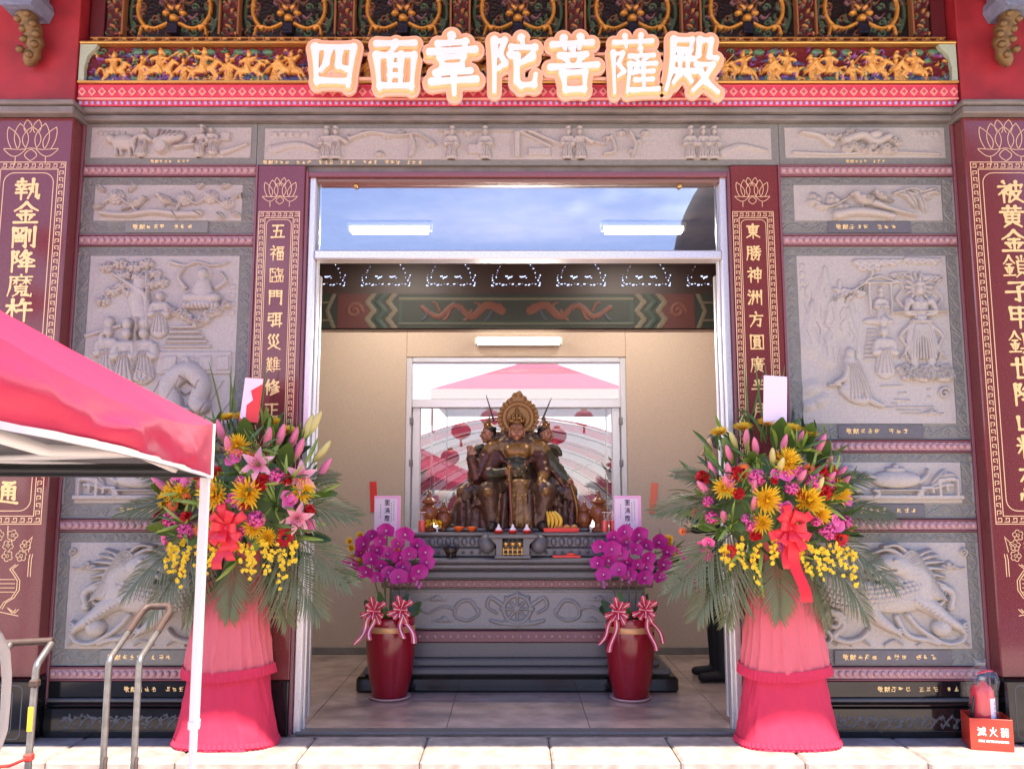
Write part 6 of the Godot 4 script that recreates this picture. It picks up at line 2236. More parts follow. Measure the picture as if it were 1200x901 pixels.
func pierced(w: float, h: float) -> ArrayMesh:
	var nx := 90
	var ny := 62
	var F := PackedFloat32Array()
	F.resize((nx + 1) * (ny + 1))
	F.fill(-0.02)
	var q := RandomNumberGenerator.new()
	q.seed = 66
	var holes := []
	for k in 26:  # holes lie along an arched outline, largest at its foot
		var t := k / 25.0
		var a := PI * (1.0 + 1.0 * t) + PI
		holes.append([w / 2 + cos(PI * t) * 0.17, 0.15 + sin(PI * t) * 0.16, q.randf_range(0.003, 0.008), q.randf() * 3.0])
	for k in 15:
		holes.append([w / 2 + (k - 7) * 0.028, 0.075 + 0.02 * absf(sin(k * 0.9)), q.randf_range(0.005, 0.011), q.randf() * 0.6])
	for e in [-1.0, 1.0]:
		for k in 5:
			holes.append([w / 2 + e * (0.19 + q.randf() * 0.02), 0.08 + k * 0.022, q.randf_range(0.004, 0.009), 1.4])
			holes.append([w / 2 + e * (0.04 + k * 0.012), 0.14 + q.randf() * 0.02, q.randf_range(0.005, 0.01), q.randf() * 3.0])
	for e in holes:
		for j in ny + 1:
			for i in nx + 1:
				var p := Vector2(i * w / nx - e[0], j * h / ny - e[1]).rotated(-e[3])
				var d: float = e[2] - Vector2(p.x * 0.7, p.y * 1.3).length()
				F[j * (nx + 1) + i] = maxf(F[j * (nx + 1) + i], d)
	return field_mesh(F, nx, ny, w / nx, h / ny, Vector2(-w / 2, 0), 0.0, -0.02, 0.0).mesh()


# ---------------------------------------------------------------- the name sign
func build_sign() -> void:
	var t := thing("name_sign", "large white cut-out characters with peach rims across the frieze", "sign", Vector3(0, 0, 0.2))
	for y in [3.804, 3.655]:
		put(t, "rail", MB.new().cbox(Vector3(0, y, -0.035), Vector3(2.3, 0.018, 0.018), 0.003), M.sign_peach)
	for x in [-1.0, -0.33, 0.33, 1.0]:
		put(t, "bracket", MB.new().cbox(Vector3(x, 3.73, -0.07), Vector3(0.02, 0.17, 0.05), 0.003), M.sign_peach)
	var text := "四面韋陀菩薩殿"
	var cx := [-1.054, -0.7, -0.375, -0.025, 0.314, 0.66, 0.994]
	var cw := [0.31, 0.29, 0.32, 0.29, 0.3, 0.29, 0.31]
	var ch := [0.33, 0.33, 0.36, 0.34, 0.34, 0.35, 0.36]
	for k in 7:
		var s := strokes_of(text[k])
		var n := 96
		var F := glyph_field(s, n, 5.9 * stroke_radius(s.size()), 15.0)
		var o := Vector2(-0.7 * cw[k], -0.7 * ch[k])
		var sx: float = 1.4 * cw[k] / n
		var sy: float = 1.4 * ch[k] / n
		var g := group3(t, "character", Vector3(cx[k], 3.716, 0), Basis(Vector3.BACK, deg_to_rad([-2, 0, 2, 0, 2, 1, -3][k])))
		put(g, "rim", field_mesh(F, n, n, sx, sy, o, 10.2, -0.02, 0.0), M.sign_peach)
		put(g, "gold_plate", field_mesh(F, n, n, sx, sy, o, 4.4, 0.0, 0.006), M.sign_gold)
		put(g, "letter", field_mesh(F, n, n, sx, sy, o, 0.0, 0.006, 0.022), M.sign_white)


# ---------------------------------------------------------------- seen through the back door
func build_backyard() -> void:
	# peaked tent behind the hall
	var t := thing("peaked_tent", "small red peaked tent seen through the pane above the back door", "tent", Vector3(0.18, 0, -6.6))
	var e := 1.2
	var y0 := 2.55
	var pk := Vector3(0.15, 3.12, 0)
	var mb := MB.new()
	var c := [Vector3(-e, y0, e), Vector3(e, y0, e), Vector3(e, y0, -e), Vector3(-e, y0, -e)]
	for k in 4:
		mb.tri(c[k], c[(k + 1) % 4], pk)
	put(t, "roof", mb, M.peaked_cloth)
	mb = MB.new()
	for k in 4:
		mb.quad(c[k] - Vector3(0, 0.12, 0), c[(k + 1) % 4] - Vector3(0, 0.12, 0), c[(k + 1) % 4], c[k])
	put(t, "valance", mb, M.tent_lining)
	for k in 4:
		put(t, "pole", MB.new().tube([c[k] * Vector3(0.98, 0, 0.98) + Vector3(0, -0.36, 0), c[k] * Vector3(0.98, 1, 0.98)], 0.014, 8), M.rust_steel)
	# long vaulted marquee with red and white bands
	var m := thing("vaulted_marquee", "long vaulted marquee with dark red and white bands behind the back door", "marquee", Vector3(0.1, 0, -9.0))
	var rr := 4.4
	var cy := -1.85
	var zs := [0.0]
	for k in 9:
		zs.append(zs[k] - 2.0 * pow(1.18, k))
	for k in 9:
		var pts := PackedVector3Array()
		for j in 2:
			for i in 25:
				var a := PI * (0.14 + 0.72 * i / 24.0)
				pts.append(Vector3(cos(a) * rr, cy + sin(a) * rr, zs[k + j] + 0.004 * j))
		put(m, "band", MB.new().grid(pts, 25, 2), M.marquee_red if k % 2 == 0 else M.marquee_white)
		var arch := []
		for i in 21:
			var a := PI * (0.14 + 0.72 * i / 20.0)
			arch.append(Vector3(cos(a) * (rr - 0.05), cy + sin(a) * (rr - 0.05), zs[k] - 0.02))
		put(m, "arch_tube", MB.new().tube(arch, 0.018, 6), M.black_plastic)
	put(m, "end_wall", MB.new().quad2(Vector3(-4.2, -0.36, zs[9]), Vector3(8.4, 0, 0), Vector3(0, 3.0, 0)), M.salmon_canvas)
	for i in 5:
		var a := PI * (0.22 + 0.14 * i)
		put(m, "purlin", MB.new().tube([Vector3(cos(a) * (rr - 0.1), cy + sin(a) * (rr - 0.1), 0), Vector3(cos(a) * (rr - 0.1), cy + sin(a) * (rr - 0.1), -20)], 0.014, 6), M.black_plastic)
	for s in [-1.0, 1.0]:
		put(m, "side_sheet", MB.new().quad2(Vector3(s * 3.98, -0.36, 0), Vector3(0, 0, -20), Vector3(0, 0.45, 0)), M.marquee_white)


# things behind the photographer that the polished surfaces mirror
func build_forecourt() -> void:
	var k := 0
	var first: Node3D = null
	for e in [[-1.7, 2.9, 8.4], [-1.1, 2.6, 8.2], [-0.5, 2.9, 8.4], [0.3, 2.8, 8.3], [0.9, 2.5, 8.2], [1.5, 2.9, 8.5], [-1.4, 2.1, 9.2], [0.7, 2.0, 9.2], [-5.2, 4.2, 6.4], [-5.8, 3.6, 6.6], [-6.2, 4.6, 6.4], [-6.6, 3.9, 6.9], [-5.4, 3.2, 7.2], [-6.9, 3.3, 6.5]]:
		var l: Node3D
		var label := "round red paper lantern on the cable across the middle of the forecourt" if k < 8 else "round red paper lantern on the cable at the side of the forecourt"
		if first == null:
			l = thing("paper_lantern", label, "lantern", Vector3.ZERO, 0, "lanterns over the middle")
			var prof := []
			for t in 13:
				var a := -PI / 2 + PI * t / 12
				prof.append([maxf(0.05, cos(a) * 0.21), sin(a) * 0.17])
			put(l, "shade", MB.new().lathe(prof, 16), M.lantern_red)
			put(l, "collar", MB.new().lathe([[0.06, 0.165], [0.065, 0.19], [0.06, 0.205]], 12), M.gold)
			put(l, "tassel", MB.new().tube([Vector3(0, -0.17, 0), Vector3(0, -0.32, 0)], [0.02, 0.03], 8), M.card_red)
			first = l
		else:
			l = copy(first, "paper_lantern")
			tag(l, label, "", "lanterns over the middle" if k < 8 else "lanterns at the side")
		l.position = Vector3(e[0], e[1], e[2])
		k += 1
	for e in [[-2.4, 3.12, 8.3, 2.4, 3.12, 8.3, "thin cable carrying the lanterns across the forecourt"], [-4.9, 5.0, 6.2, -7.4, 5.0, 6.7, "thin cable carrying the lanterns at the side of the forecourt"]]:
		var c := put(self, numbered("lantern_cable"), MB.new().tube([Vector3(e[0], e[1], e[2]), Vector3((e[0] + e[3]) / 2, e[1] - 0.02, (e[2] + e[5]) / 2), Vector3(e[3], e[4], e[5])], 0.006, 5), M.black_plastic)
		tag(c, e[6], "cable")
	# round-topped dark tent mirrored at the right of the transom
	var t := thing("dome_tent", "dark grey round-topped tent standing behind the photographer", "tent", Vector3(6.1, -0.36, 11.0))
	var prof := []
	for q in 13:
		var a := PI / 2 * q / 12
		prof.append([3.0 * cos(a) + 0.02, 5.9 + 3.0 * sin(a)])
	prof.push_front([3.0, 0.0])
	put(t, "shell", MB.new().lathe(prof, 40), M.dark_canvas)


# ---------------------------------------------------------------- altar table
const AZ := -1.0  # front of the altar at the floor

func build_altar() -> void:
	var t := thing("altar_table", "dark stone altar with carved wheel panel and red bead mouldings", "altar", Vector3(0, 0, AZ))
	var band := func(called: String, hw: float, y0: float, y1: float, out: float, m: Material, bev := 0.008) -> void:
		put(t, called, MB.new().cbox(Vector3(0, (y0 + y1) / 2, -0.6 + out / 2), Vector3(hw * 2, y1 - y0, 1.0 + out), bev), m)
	band.call("plinth", 1.06, 0.0, 0.1, 0.1, M.black_granite, 0.015)
	band.call("plinth", 1.02, 0.101, 0.15, 0.06, M.altar_stone, 0.012)
	band.call("plinth", 0.95, 0.151, 0.2, 0.02, M.dark_stone, 0.01)
	band.call("waist", 0.88, 0.201, 0.3, -0.03, M.altar_stone, 0.004)
	band.call("bead_moulding", 0.9, 0.302, 0.378, -0.01, M.plum_stone, 0.006)
	band.call("waist", 0.87, 0.38, 0.66, -0.045, M.altar_stone, 0.004)
	band.call("bead_moulding", 0.92, 0.662, 0.716, 0.0, M.plum_stone, 0.006)
	band.call("cornice", 0.95, 0.718, 0.79, 0.06, M.dark_stone, 0.02)
	band.call("cornice", 0.965, 0.791, 0.832, 0.1, M.altar_stone, 0.012)
	band.call("tabletop", 0.985, 0.834, 0.868, 0.13, M.dark_stone, 0.01)
	# upper tier
	put(t, "upper_tier", MB.new().cbox(Vector3(0, 0.9, -0.5), Vector3(1.5, 0.06, 0.86), 0.008), M.altar_stone)
	put(t, "upper_tier", MB.new().cbox(Vector3(0, 0.97, -0.5), Vector3(1.44, 0.076, 0.84), 0.008), M.dark_stone)
	put(t, "upper_tier", MB.new().cbox(Vector3(0, 1.022, -0.5), Vector3(1.52, 0.026, 0.9), 0.008), M.altar_stone)
	# bosses on the mouldings, petals on the tier
	var boss := MB.new().ball(Vector3.ZERO, Vector3(0.012, 0.012, 0.009), Basis(), 10, 7).mesh()
	for k in 34:
		put(t, "boss", boss, M.pink_stone, Vector3(-0.87 + k * 0.0527, 0.688, 0.0 - 0.1 + 0.0005))
		put(t, "boss", boss, M.pink_stone, Vector3(-0.87 + k * 0.0527, 0.34, -0.11))
	for k in 26:
		put(t, "boss", boss, M.altar_stone, Vector3(-0.7 + k * 0.056, 0.9, -0.068))
	var pet := MB.new().ball(Vector3.ZERO, Vector3(0.022, 0.03, 0.012), Basis(), 10, 7).mesh()
	for k in 26:
		put(t, "petal", pet, M.altar_stone, Vector3(-0.69 + k * 0.0552, 0.97, -0.078))
	# carved front panel with the wheel
	var r := Relief.new(1.72, 0.25)
	var c := 0.86
	r.rect(0, 0, 1.72, 0.012, 0.008)
	r.rect(0, 0.238, 1.72, 0.25, 0.008)
	for k in 40:
		var a := TAU * k / 40
		r.seg(c + cos(a) * 0.09, 0.125 + sin(a) * 0.09, 0.013, c + cos(a + 0.16) * 0.09, 0.125 + sin(a + 0.16) * 0.09, 0.013, 0.024)
	for k in 8:
		var a := TAU * k / 8
		r.seg(c, 0.125, 0.009, c + cos(a) * 0.1, 0.125 + sin(a) * 0.1, 0.008, 0.02)
		r.ell(c + cos(a) * 0.108, 0.125 + sin(a) * 0.108, 0.012, 0.012, 0, 0.024)
	r.ell(c, 0.125, 0.026, 0.026, 0, 0.028)
	for e in [-1.0, 1.0]:
		r.curve([c + e * 0.1, 0.15, c + e * 0.18, 0.2, c + e * 0.2, 0.14, c + e * 0.14, 0.1], 0.014, 0.008, 0.018)
		r.curve([c + e * 0.26, 0.1, c + e * 0.32, 0.18, c + e * 0.4, 0.16, c + e * 0.42, 0.08, c + e * 0.34, 0.05, c + e * 0.27, 0.08, c + e * 0.26, 0.12], 0.012, 0.008, 0.016)
		r.cloud(c + e * 0.55, 0.19, 0.05, 0.018)
		r.cloud(c + e * 0.5, 0.05, 0.05, 0.018)
		r.cloud(c + e * 0.7, 0.12, 0.05, 0.018)
		r.curve([c + e * 0.42, 0.12, c + e * 0.5, 0.14, c + e * 0.6, 0.1, c + e * 0.66, 0.13], 0.01, 0.006, 0.014)
		r.curve([c + e * 0.02, 0.025, c + e * 0.1, 0.03, c + e * 0.18, 0.05], 0.018, 0.01, 0.018)
	put(t, "wheel_panel", r.into(MB.new(), Vector3(-0.86, 0.395, 0), 0.014), M.altar_relief, Vector3(0, 0, -0.13))
	# stone incense stand in front of the statue
	var s := thing("incense_stand", "low grey stone incense stand with rounded shoulders at the altar middle", "incense stand", Vector3(-0.03, 0.868, AZ + 0.055))
	put(s, "base", MB.new().cbox(Vector3(0, 0.01, -0.06), Vector3(0.24, 0.02, 0.12), 0.004), M.altar_stone)
	for e in [-1.0, 1.0]:
		put(s, "leg", MB.new().prism(PackedVector2Array([Vector2(0.07, 0), Vector2(0.11, 0), Vector2(0.11, 0.07), Vector2(0.15, 0.11), Vector2(0.07, 0.11)]) if e > 0 else PackedVector2Array([Vector2(-0.07, 0), Vector2(-0.07, 0.11), Vector2(-0.15, 0.11), Vector2(-0.11, 0.07), Vector2(-0.11, 0)]), -0.11, -0.01), M.altar_stone, Vector3(0, 0.02, 0))
		put(s, "shoulder", MB.new().ball(Vector3(e * 0.175, 0.09, -0.09), Vector3(0.06, 0.065, 0.05)), M.dark_stone)
	put(s, "back_board", MB.new().cbox(Vector3(0, 0.065, -0.112), Vector3(0.2, 0.09, 0.012), 0.002), M.dark_stone)
	put(s, "top", MB.new().cbox(Vector3(0, 0.145, -0.06), Vector3(0.33, 0.028, 0.15), 0.006), M.altar_stone)


func lathe_thing(called: String, label: String, category: String, at: Vector3, prof: Array, m: Material, grp := "") -> Node3D:
	var t := thing(called, label, category, at, 0, grp)
	put(t, "body", MB.new().lathe(prof, 28), m)
	return t


func build_offerings() -> void:
	var top := 1.036
	# four turned wooden reliquaries
	var tall := [[0.0, 0.0], [0.05, 0.0], [0.052, 0.012], [0.03, 0.03], [0.028, 0.06], [0.045, 0.085], [0.06, 0.115], [0.06, 0.145], [0.045, 0.175], [0.03, 0.185], [0.052, 0.195], [0.054, 0.205], [0.03, 0.225], [0.014, 0.24], [0.02, 0.25], [0.01, 0.262], [0.012, 0.27], [0.0, 0.285]]
	var low := [[0.0, 0.0], [0.035, 0.0], [0.04, 0.01], [0.025, 0.025], [0.045, 0.05], [0.055, 0.085], [0.046, 0.12], [0.03, 0.135], [0.045, 0.145], [0.02, 0.165], [0.01, 0.185], [0.014, 0.195], [0.0, 0.21]]
	for e in [[-0.607, -1.16, tall, 1.0, "tall turned wooden reliquary jar left of the statue", 0], [-0.512, -1.2, low, 1.0, "short turned wooden reliquary jar left of the statue", 0], [0.47, -1.2, low, 1.0, "short turned wooden reliquary jar right of the statue", 0], [0.562, -1.14, tall, 1.0, "tall turned wooden reliquary jar right of the statue", 0]]:
		var t := thing("reliquary_jar", e[4], "wooden jar", Vector3(e[0], top, e[1]), 0, "turned wooden jars on the altar")
		var split := 9 if e[2] == tall else 7
		var lower: Array = e[2].slice(0, split + 1)
		var lid: Array = e[2].slice(split)
		put(t, "jar", MB.new().lathe(lower, 26), M.turned_wood)
		put(t, "lid", MB.new().lathe(lid, 26), M.turned_wood, Vector3(0, 0.001, 0))
	# glass candle holders
	for e in [[-0.65, -1.1, "red candle glass beside the tall left jar"], [-0.81, -1.1, "red candle glass behind the left orchids"], [0.6, -1.1, "red candle glass beside the tall right jar"], [0.66, -1.15, "red candle glass at the right end of the tier"]]:
		var t := thing("candle_glass", e[2], "candle", Vector3(e[0], top if absf(e[0]) < 0.74 else 0.87, e[1]), 0, "candle glasses on the altar")
		put(t, "candle", MB.new().lathe([[0.0, 0.0], [0.024, 0.0], [0.024, 0.075], [0.0, 0.075]], 16), M.candle_red)
		put(t, "glass", MB.new().lathe([[0.027, 0.0], [0.027, 0.13]], 18), M.clear_glass)
		put(t, "rim", MB.new().lathe([[0.0265, 0.13], [0.029, 0.132], [0.0265, 0.135]], 18), M.satin_white)
	# cups on the stand
	for k in 3:
		var t := thing("offering_cup", ["red offering cup with white cone at the left of the incense stand", "red offering cup with white cone at the middle of the incense stand", "red offering cup with white cone at the right of the incense stand"][k], "cup", Vector3(-0.125 + k * 0.095, 1.0275, AZ - 0.005), 0, "cups on the incense stand")
		put(t, "cup", MB.new().lathe([[0.0, 0.0], [0.024, 0.0], [0.032, 0.022], [0.03, 0.024], [0.022, 0.006], [0.0, 0.005]], 16), M.candle_red)
		put(t, "white_fold", MB.new().lathe([[0.026, 0.018], [0.02, 0.035], [0.012, 0.04], [0.008, 0.058], [0.0, 0.066]], 7), M.card_white)
	# brass railing inside the stand
	var b := thing("brass_rack", "small brass rack with three cups under the incense stand", "rack", Vector3(-0.03, 0.888, AZ + 0.02))
	for k in 5:
		put(b, "post", MB.new().lathe([[0.006, 0.0], [0.004, 0.02], [0.007, 0.03], [0.004, 0.045], [0.006, 0.05]], 10, Vector3(-0.062 + k * 0.031, 0, 0)), M.gold)
	put(b, "rail", MB.new().cbox(Vector3(0, 0.008, 0), Vector3(0.15, 0.006, 0.014), 0.002), M.gold)
	put(b, "rail", MB.new().cbox(Vector3(0, 0.036, 0), Vector3(0.15, 0.006, 0.014), 0.002), M.gold)
	for k in 3:
		put(b, "cup", MB.new().lathe([[0.0, 0.052], [0.008, 0.052], [0.018, 0.068], [0.019, 0.082], [0.016, 0.082], [0.0, 0.06]], 14, Vector3(-0.046 + k * 0.046, 0, 0)), M.gold)
	# trays and bowls
	for k in 2:
		var t := thing("orange_bowl", ["bright orange lacquer bowl nearer the left jars", "bright orange lacquer bowl nearer the incense stand"][k], "bowl", Vector3(-0.4 + k * 0.09, top, AZ - 0.12), 0, "orange bowls on the altar tier")
		put(t, "bowl", MB.new().lathe([[0.0, 0.0], [0.018, 0.0], [0.02, 0.006], [0.038, 0.03], [0.04, 0.034], [0.036, 0.032], [0.018, 0.01], [0.0, 0.009]], 22), M.bowl_orange)
		put(t, "fruit", MB.new().ball(Vector3(0, 0.026, 0), Vector3(0.03, 0.012, 0.03)), M.bread)
	var ft := thing("fruit_tray", "red lacquer tray under the bananas and bread", "tray", Vector3(0.3, top, AZ - 0.12))
	put(ft, "base", MB.new().cbox(Vector3(0, 0.005, 0), Vector3(0.24, 0.01, 0.12), 0.003), M.card_red)
	for e in [[0, 0.056, 0.24, 0.008], [0, -0.056, 0.24, 0.008], [0.116, 0, 0.008, 0.1], [-0.116, 0, 0.008, 0.1]]:
		put(ft, "side", MB.new().cbox(Vector3(e[0], 0.018, e[1]), Vector3(e[2], 0.016, e[3]), 0.002), M.card_red)
	var bn := thing("banana_bunch", "bunch of yellow bananas standing on the red tray", "bananas", Vector3(0.235, top + 0.012, AZ - 0.12))
	for k in 4:
		var path := []
		var rad := []
		for q in 9:
			var u := q / 8.0
			var a := -0.4 + k * 0.35
			path.append(Vector3(-0.03 + k * 0.017 + sin(u * 2.6) * 0.034 * (0.4 + 0.3 * k), 0.125 - u * 0.112, 0.012 * sin(u * 3.0) * (k - 1.5)))
			rad.append(lerpf(0.005, 0.014, sin(PI * clampf(u * 0.9 + 0.06, 0, 1))))
		put(bn, "banana", MB.new().tube(path, rad, 8), M.banana)
	for k in 3:
		var w := thing("bun", ["round golden bun beside the bananas", "round golden bun at the middle of the red tray", "round golden bun at the outer end of the red tray"][k], "bun", Vector3(0.29 + k * 0.05, top + 0.0112, AZ - 0.12 + 0.01 * (k % 2)), 0, "buns on the red tray")
		put(w, "crust", MB.new().ball(Vector3(0, 0.018, 0), Vector3(0.026, 0.019, 0.026)), M.bread)
		put(w, "seed_top", MB.new().ball(Vector3(0, 0.034, 0), Vector3(0.01, 0.004, 0.01), Basis(), 8, 5), M.satin_white)
	var rt := thing("flat_red_tray", "flat red divination tray lying on the lower altar ledge", "tray", Vector3(0.33, 0.8685, AZ - 0.02))
	put(rt, "tray", MB.new().cbox(Vector3(0, 0.008, 0), Vector3(0.19, 0.014, 0.07), 0.004), M.card_red)
	put(rt, "block", MB.new().ball(Vector3(0.03, 0.02, 0), Vector3(0.035, 0.01, 0.014)), M.candle_red)
	var ib := thing("incense_burner", "small dark bronze incense burner with two ears on the lower ledge", "incense burner", Vector3(-0.445, 0.8685, AZ - 0.02))
	put(ib, "bowl", MB.new().lathe([[0.0, 0.02], [0.018, 0.02], [0.04, 0.035], [0.045, 0.05], [0.036, 0.062], [0.042, 0.068], [0.034, 0.066], [0.0, 0.05]], 22), M.dark_bronze)
	for k in 3:
		var a := TAU * k / 3 + PI / 2
		put(ib, "foot", MB.new().tube([Vector3(cos(a) * 0.026, 0.03, sin(a) * 0.026), Vector3(cos(a) * 0.032, 0.0, sin(a) * 0.032)], [0.009, 0.006], 7), M.dark_bronze)
	for e in [-1.0, 1.0]:
		put(ib, "ear", MB.new().tube([Vector3(e * 0.042, 0.052, 0), Vector3(e * 0.056, 0.066, 0), Vector3(e * 0.052, 0.084, 0), Vector3(e * 0.038, 0.078, 0)], 0.005, 6), M.dark_bronze)
	# small yellow posy between the jars
	var fl := thing("yellow_posy", "small yellow and orange posy among the left jars", "flowers", Vector3(-0.57, top, -1.09))
	for k in 14:
		var a := rng.randf() * TAU
		put(fl, "blossom", flower_mesh("mum"), M.petal, Vector3(cos(a) * 0.04, 0.03 + rng.randf() * 0.04, sin(a) * 0.03), facing(Vector3(cos(a), 0.8, 1)) * Basis.from_scale(Vector3.ONE * 0.3))


# ---------------------------------------------------------------- the statue
func build_statue() -> void:
	var t := thing("guardian_statue", "bronze and gold seated guardian statue with three visible faces and a flaming halo", "statue", Vector3(0.0, 1.036, -1.36))
	var S := Solid.new(Vector3(-0.52, -0.02, -0.3), Vector3(0.52, 0.86, 0.34), 0.0095)
	# 0 robe brown, 1 gold, 2 green, 3 maroon, 4 skin bronze, 5 dark
	S.pal = [Color(0.17, 0.09, 0.055), Color(0.44, 0.22, 0.07), Color(0.11, 0.1, 0.055), Color(0.19, 0.07, 0.05), Color(0.56, 0.24, 0.13), Color(0.1, 0.06, 0.045)]
	var V := func(x: float, y: float, z: float) -> Vector3: return Vector3(x, y, z)
	# rock seat and spread robes
	S.cap(V.call(-0.3, 0.03, -0.05), V.call(0.3, 0.03, -0.05), 0.09, 0.09, 5, 0.04, Vector3(1.2, 0.7, 1.6))
	S.cap(V.call(0, 0.1, -0.05), V.call(0, 0.3, -0.05), 0.24, 0.16, 0, 0.05, Vector3(1.1, 1, 0.8))
	# torso, belly armour, chest
	S.cap(V.call(0, 0.3, 0), V.call(0, 0.46, 0.0), 0.14, 0.125, 0, 0.04, Vector3(1.0, 1, 0.8))
	S.ball(V.call(0, 0.44, 0.05), 0.1, 2, 0.02, Vector3(1, 0.95, 0.75))
	S.cap(V.call(-0.13, 0.575, 0.0), V.call(0.13, 0.575, 0.0), 0.075, 0.075, 1, 0.03)
	S.cap(V.call(-0.05, 0.56, 0.07), V.call(0.05, 0.56, 0.07), 0.045, 0.045, 1, 0.015)
	for k in 11:
		var a := PI * (1.08 + 0.84 * k / 10.0)
		S.ball(V.call(cos(a) * 0.11, 0.52 + sin(a) * 0.06, 0.085 + 0.02 * sin(PI * k / 10.0)), 0.016, 3, 0.006)
	for k in 13:
		S.ball(V.call(-0.12 + k * 0.02, 0.34, 0.1 + 0.03 * sin(PI * k / 12.0)), 0.017, 1, 0.006)
	# scarf at the neck
	S.cap(V.call(-0.09, 0.625, 0.03), V.call(0.09, 0.625, 0.03), 0.035, 0.035, 0, 0.02)
	S.cap(V.call(0, 0.6, 0), V.call(0, 0.7, 0.01), 0.05, 0.04, 4, 0.02)
	# pauldrons
	for e in [-1.0, 1.0]:
		S.ball(V.call(e * 0.17, 0.56, 0.02), 0.072, 1, 0.02, Vector3(1, 1.1, 0.9))
		for k in 3:
			S.cap(V.call(e * (0.16 + k * 0.025), 0.52 - k * 0.02, 0.07 - k * 0.01), V.call(e * (0.22 + k * 0.012), 0.57 - k * 0.02, 0.04), 0.014, 0.012, 1, 0.006)
		# knees, shins, boots, thigh drapes
		S.cap(V.call(e * 0.09, 0.3, 0.02), V.call(e * 0.2, 0.27, 0.17), 0.085, 0.075, 0, 0.03)
		S.cap(V.call(e * 0.2, 0.27, 0.18), V.call(e * 0.17, 0.06, 0.16), 0.068, 0.055, 0, 0.02)
		S.cap(V.call(e * 0.16, 0.04, 0.16), V.call(e * 0.18, 0.03, 0.24), 0.04, 0.034, 5, 0.015)
		S.ball(V.call(e * 0.2, 0.27, 0.235), 0.03, 1, 0.01)
		# side faces' knees
		S.cap(V.call(e * 0.2, 0.28, -0.02), V.call(e * 0.36, 0.27, 0.02), 0.08, 0.07, 0, 0.03)
		S.cap(V.call(e * 0.36, 0.27, 0.02), V.call(e * 0.38, 0.06, 0.03), 0.065, 0.05, 0, 0.02)
		S.cap(V.call(e * 0.38, 0.04, 0.04), V.call(e * 0.45, 0.025, 0.06), 0.036, 0.03, 5, 0.015)
		S.ball(V.call(e * 0.39, 0.28, 0.06), 0.032, 1, 0.01)
		# robe folds
		for k in 7:
			var x: float = e * (0.09 + k * 0.05)
			S.cap(V.call(x, 0.24 - k * 0.008, 0.19 - k * 0.018), V.call(x + e * 0.012 * sin(k * 2.0), 0.03, 0.2 - k * 0.018), 0.022, 0.03, 0 if k % 3 else 3, 0.012)
		for k in 5:
			S.cap(V.call(e * (0.11 + k * 0.025), 0.33 - k * 0.012, 0.11 + k * 0.02), V.call(e * (0.17 + k * 0.035), 0.21 - k * 0.01, 0.215 - k * 0.012), 0.016, 0.016, 1 if k == 2 else 0, 0.008)
		S.cap(V.call(e * 0.3, 0.33, 0.04), V.call(e * 0.42, 0.2, 0.07), 0.022, 0.018, 1, 0.01)
	# front apron
	S.cap(V.call(0.015, 0.3, 0.14), V.call(0.03, 0.07, 0.2), 0.055, 0.075, 1, 0.02, Vector3(1, 1, 0.5))
	for k in 4:
		S.cap(V.call(-0.03 + k * 0.03, 0.24, 0.185), V.call(-0.045 + k * 0.042, 0.04, 0.235), 0.011, 0.014, 1, 0.008)
	# raised arm with open hand, left in the picture
	S.cap(V.call(-0.2, 0.53, 0.02), V.call(-0.29, 0.38, 0.06), 0.06, 0.05, 3, 0.02)
	S.cap(V.call(-0.29, 0.38, 0.06), V.call(-0.325, 0.5, 0.1), 0.048, 0.034, 3, 0.02)
	S.cap(V.call(-0.3, 0.4, 0.05), V.call(-0.28, 0.3, 0.03), 0.05, 0.02, 3, 0.02)
	S.ball(V.call(-0.328, 0.535, 0.105), 0.03, 4, 0.012, Vector3(1, 1.1, 0.5))
	for k in 4:
		S.cap(V.call(-0.348 + k * 0.013, 0.55, 0.108), V.call(-0.352 + k * 0.015, 0.59 + 0.006 * sin(k * 1.2), 0.112), 0.0085, 0.007, 4, 0.004)
	S.cap(V.call(-0.302, 0.53, 0.108), V.call(-0.288, 0.556, 0.115), 0.009, 0.007, 4, 0.004)
	# arm that holds the hilt
	S.cap(V.call(-0.15, 0.52, 0.05), V.call(-0.2, 0.39, 0.12), 0.055, 0.045, 3, 0.02)
	S.cap(V.call(-0.2, 0.39, 0.12), V.call(-0.08, 0.41, 0.19), 0.042, 0.03, 2, 0.02)
	S.ball(V.call(-0.062, 0.412, 0.2), 0.03, 4, 0.01)
	for k in 4:
		S.cap(V.call(-0.05, 0.43 - k * 0.013, 0.215), V.call(-0.072, 0.428 - k * 0.013, 0.226), 0.008, 0.008, 4, 0.003)
	# arms at the right
	S.cap(V.call(0.2, 0.53, 0.02), V.call(0.29, 0.42, 0.03), 0.06, 0.05, 2, 0.02)
	S.cap(V.call(0.29, 0.42, 0.03), V.call(0.36, 0.35, 0.07), 0.046, 0.03, 2, 0.02)
	S.ball(V.call(0.375, 0.34, 0.08), 0.026, 4, 0.01)
	for k in 4:
		S.cap(V.call(0.385, 0.345 - k * 0.007, 0.075 + k * 0.012), V.call(0.402, 0.325 - k * 0.006, 0.085 + k * 0.012), 0.007, 0.006, 4, 0.003)
	S.cap(V.call(0.16, 0.52, 0.05), V.call(0.19, 0.4, 0.12), 0.052, 0.045, 3, 0.02)
	S.cap(V.call(0.19, 0.4, 0.12), V.call(0.17, 0.33, 0.19), 0.042, 0.03, 1, 0.02)
	S.ball(V.call(0.17, 0.31, 0.205), 0.026, 4, 0.01)
	for k in 4:
		S.cap(V.call(0.155 + k * 0.011, 0.3, 0.222), V.call(0.157 + k * 0.011, 0.278, 0.226), 0.007, 0.006, 4, 0.003)
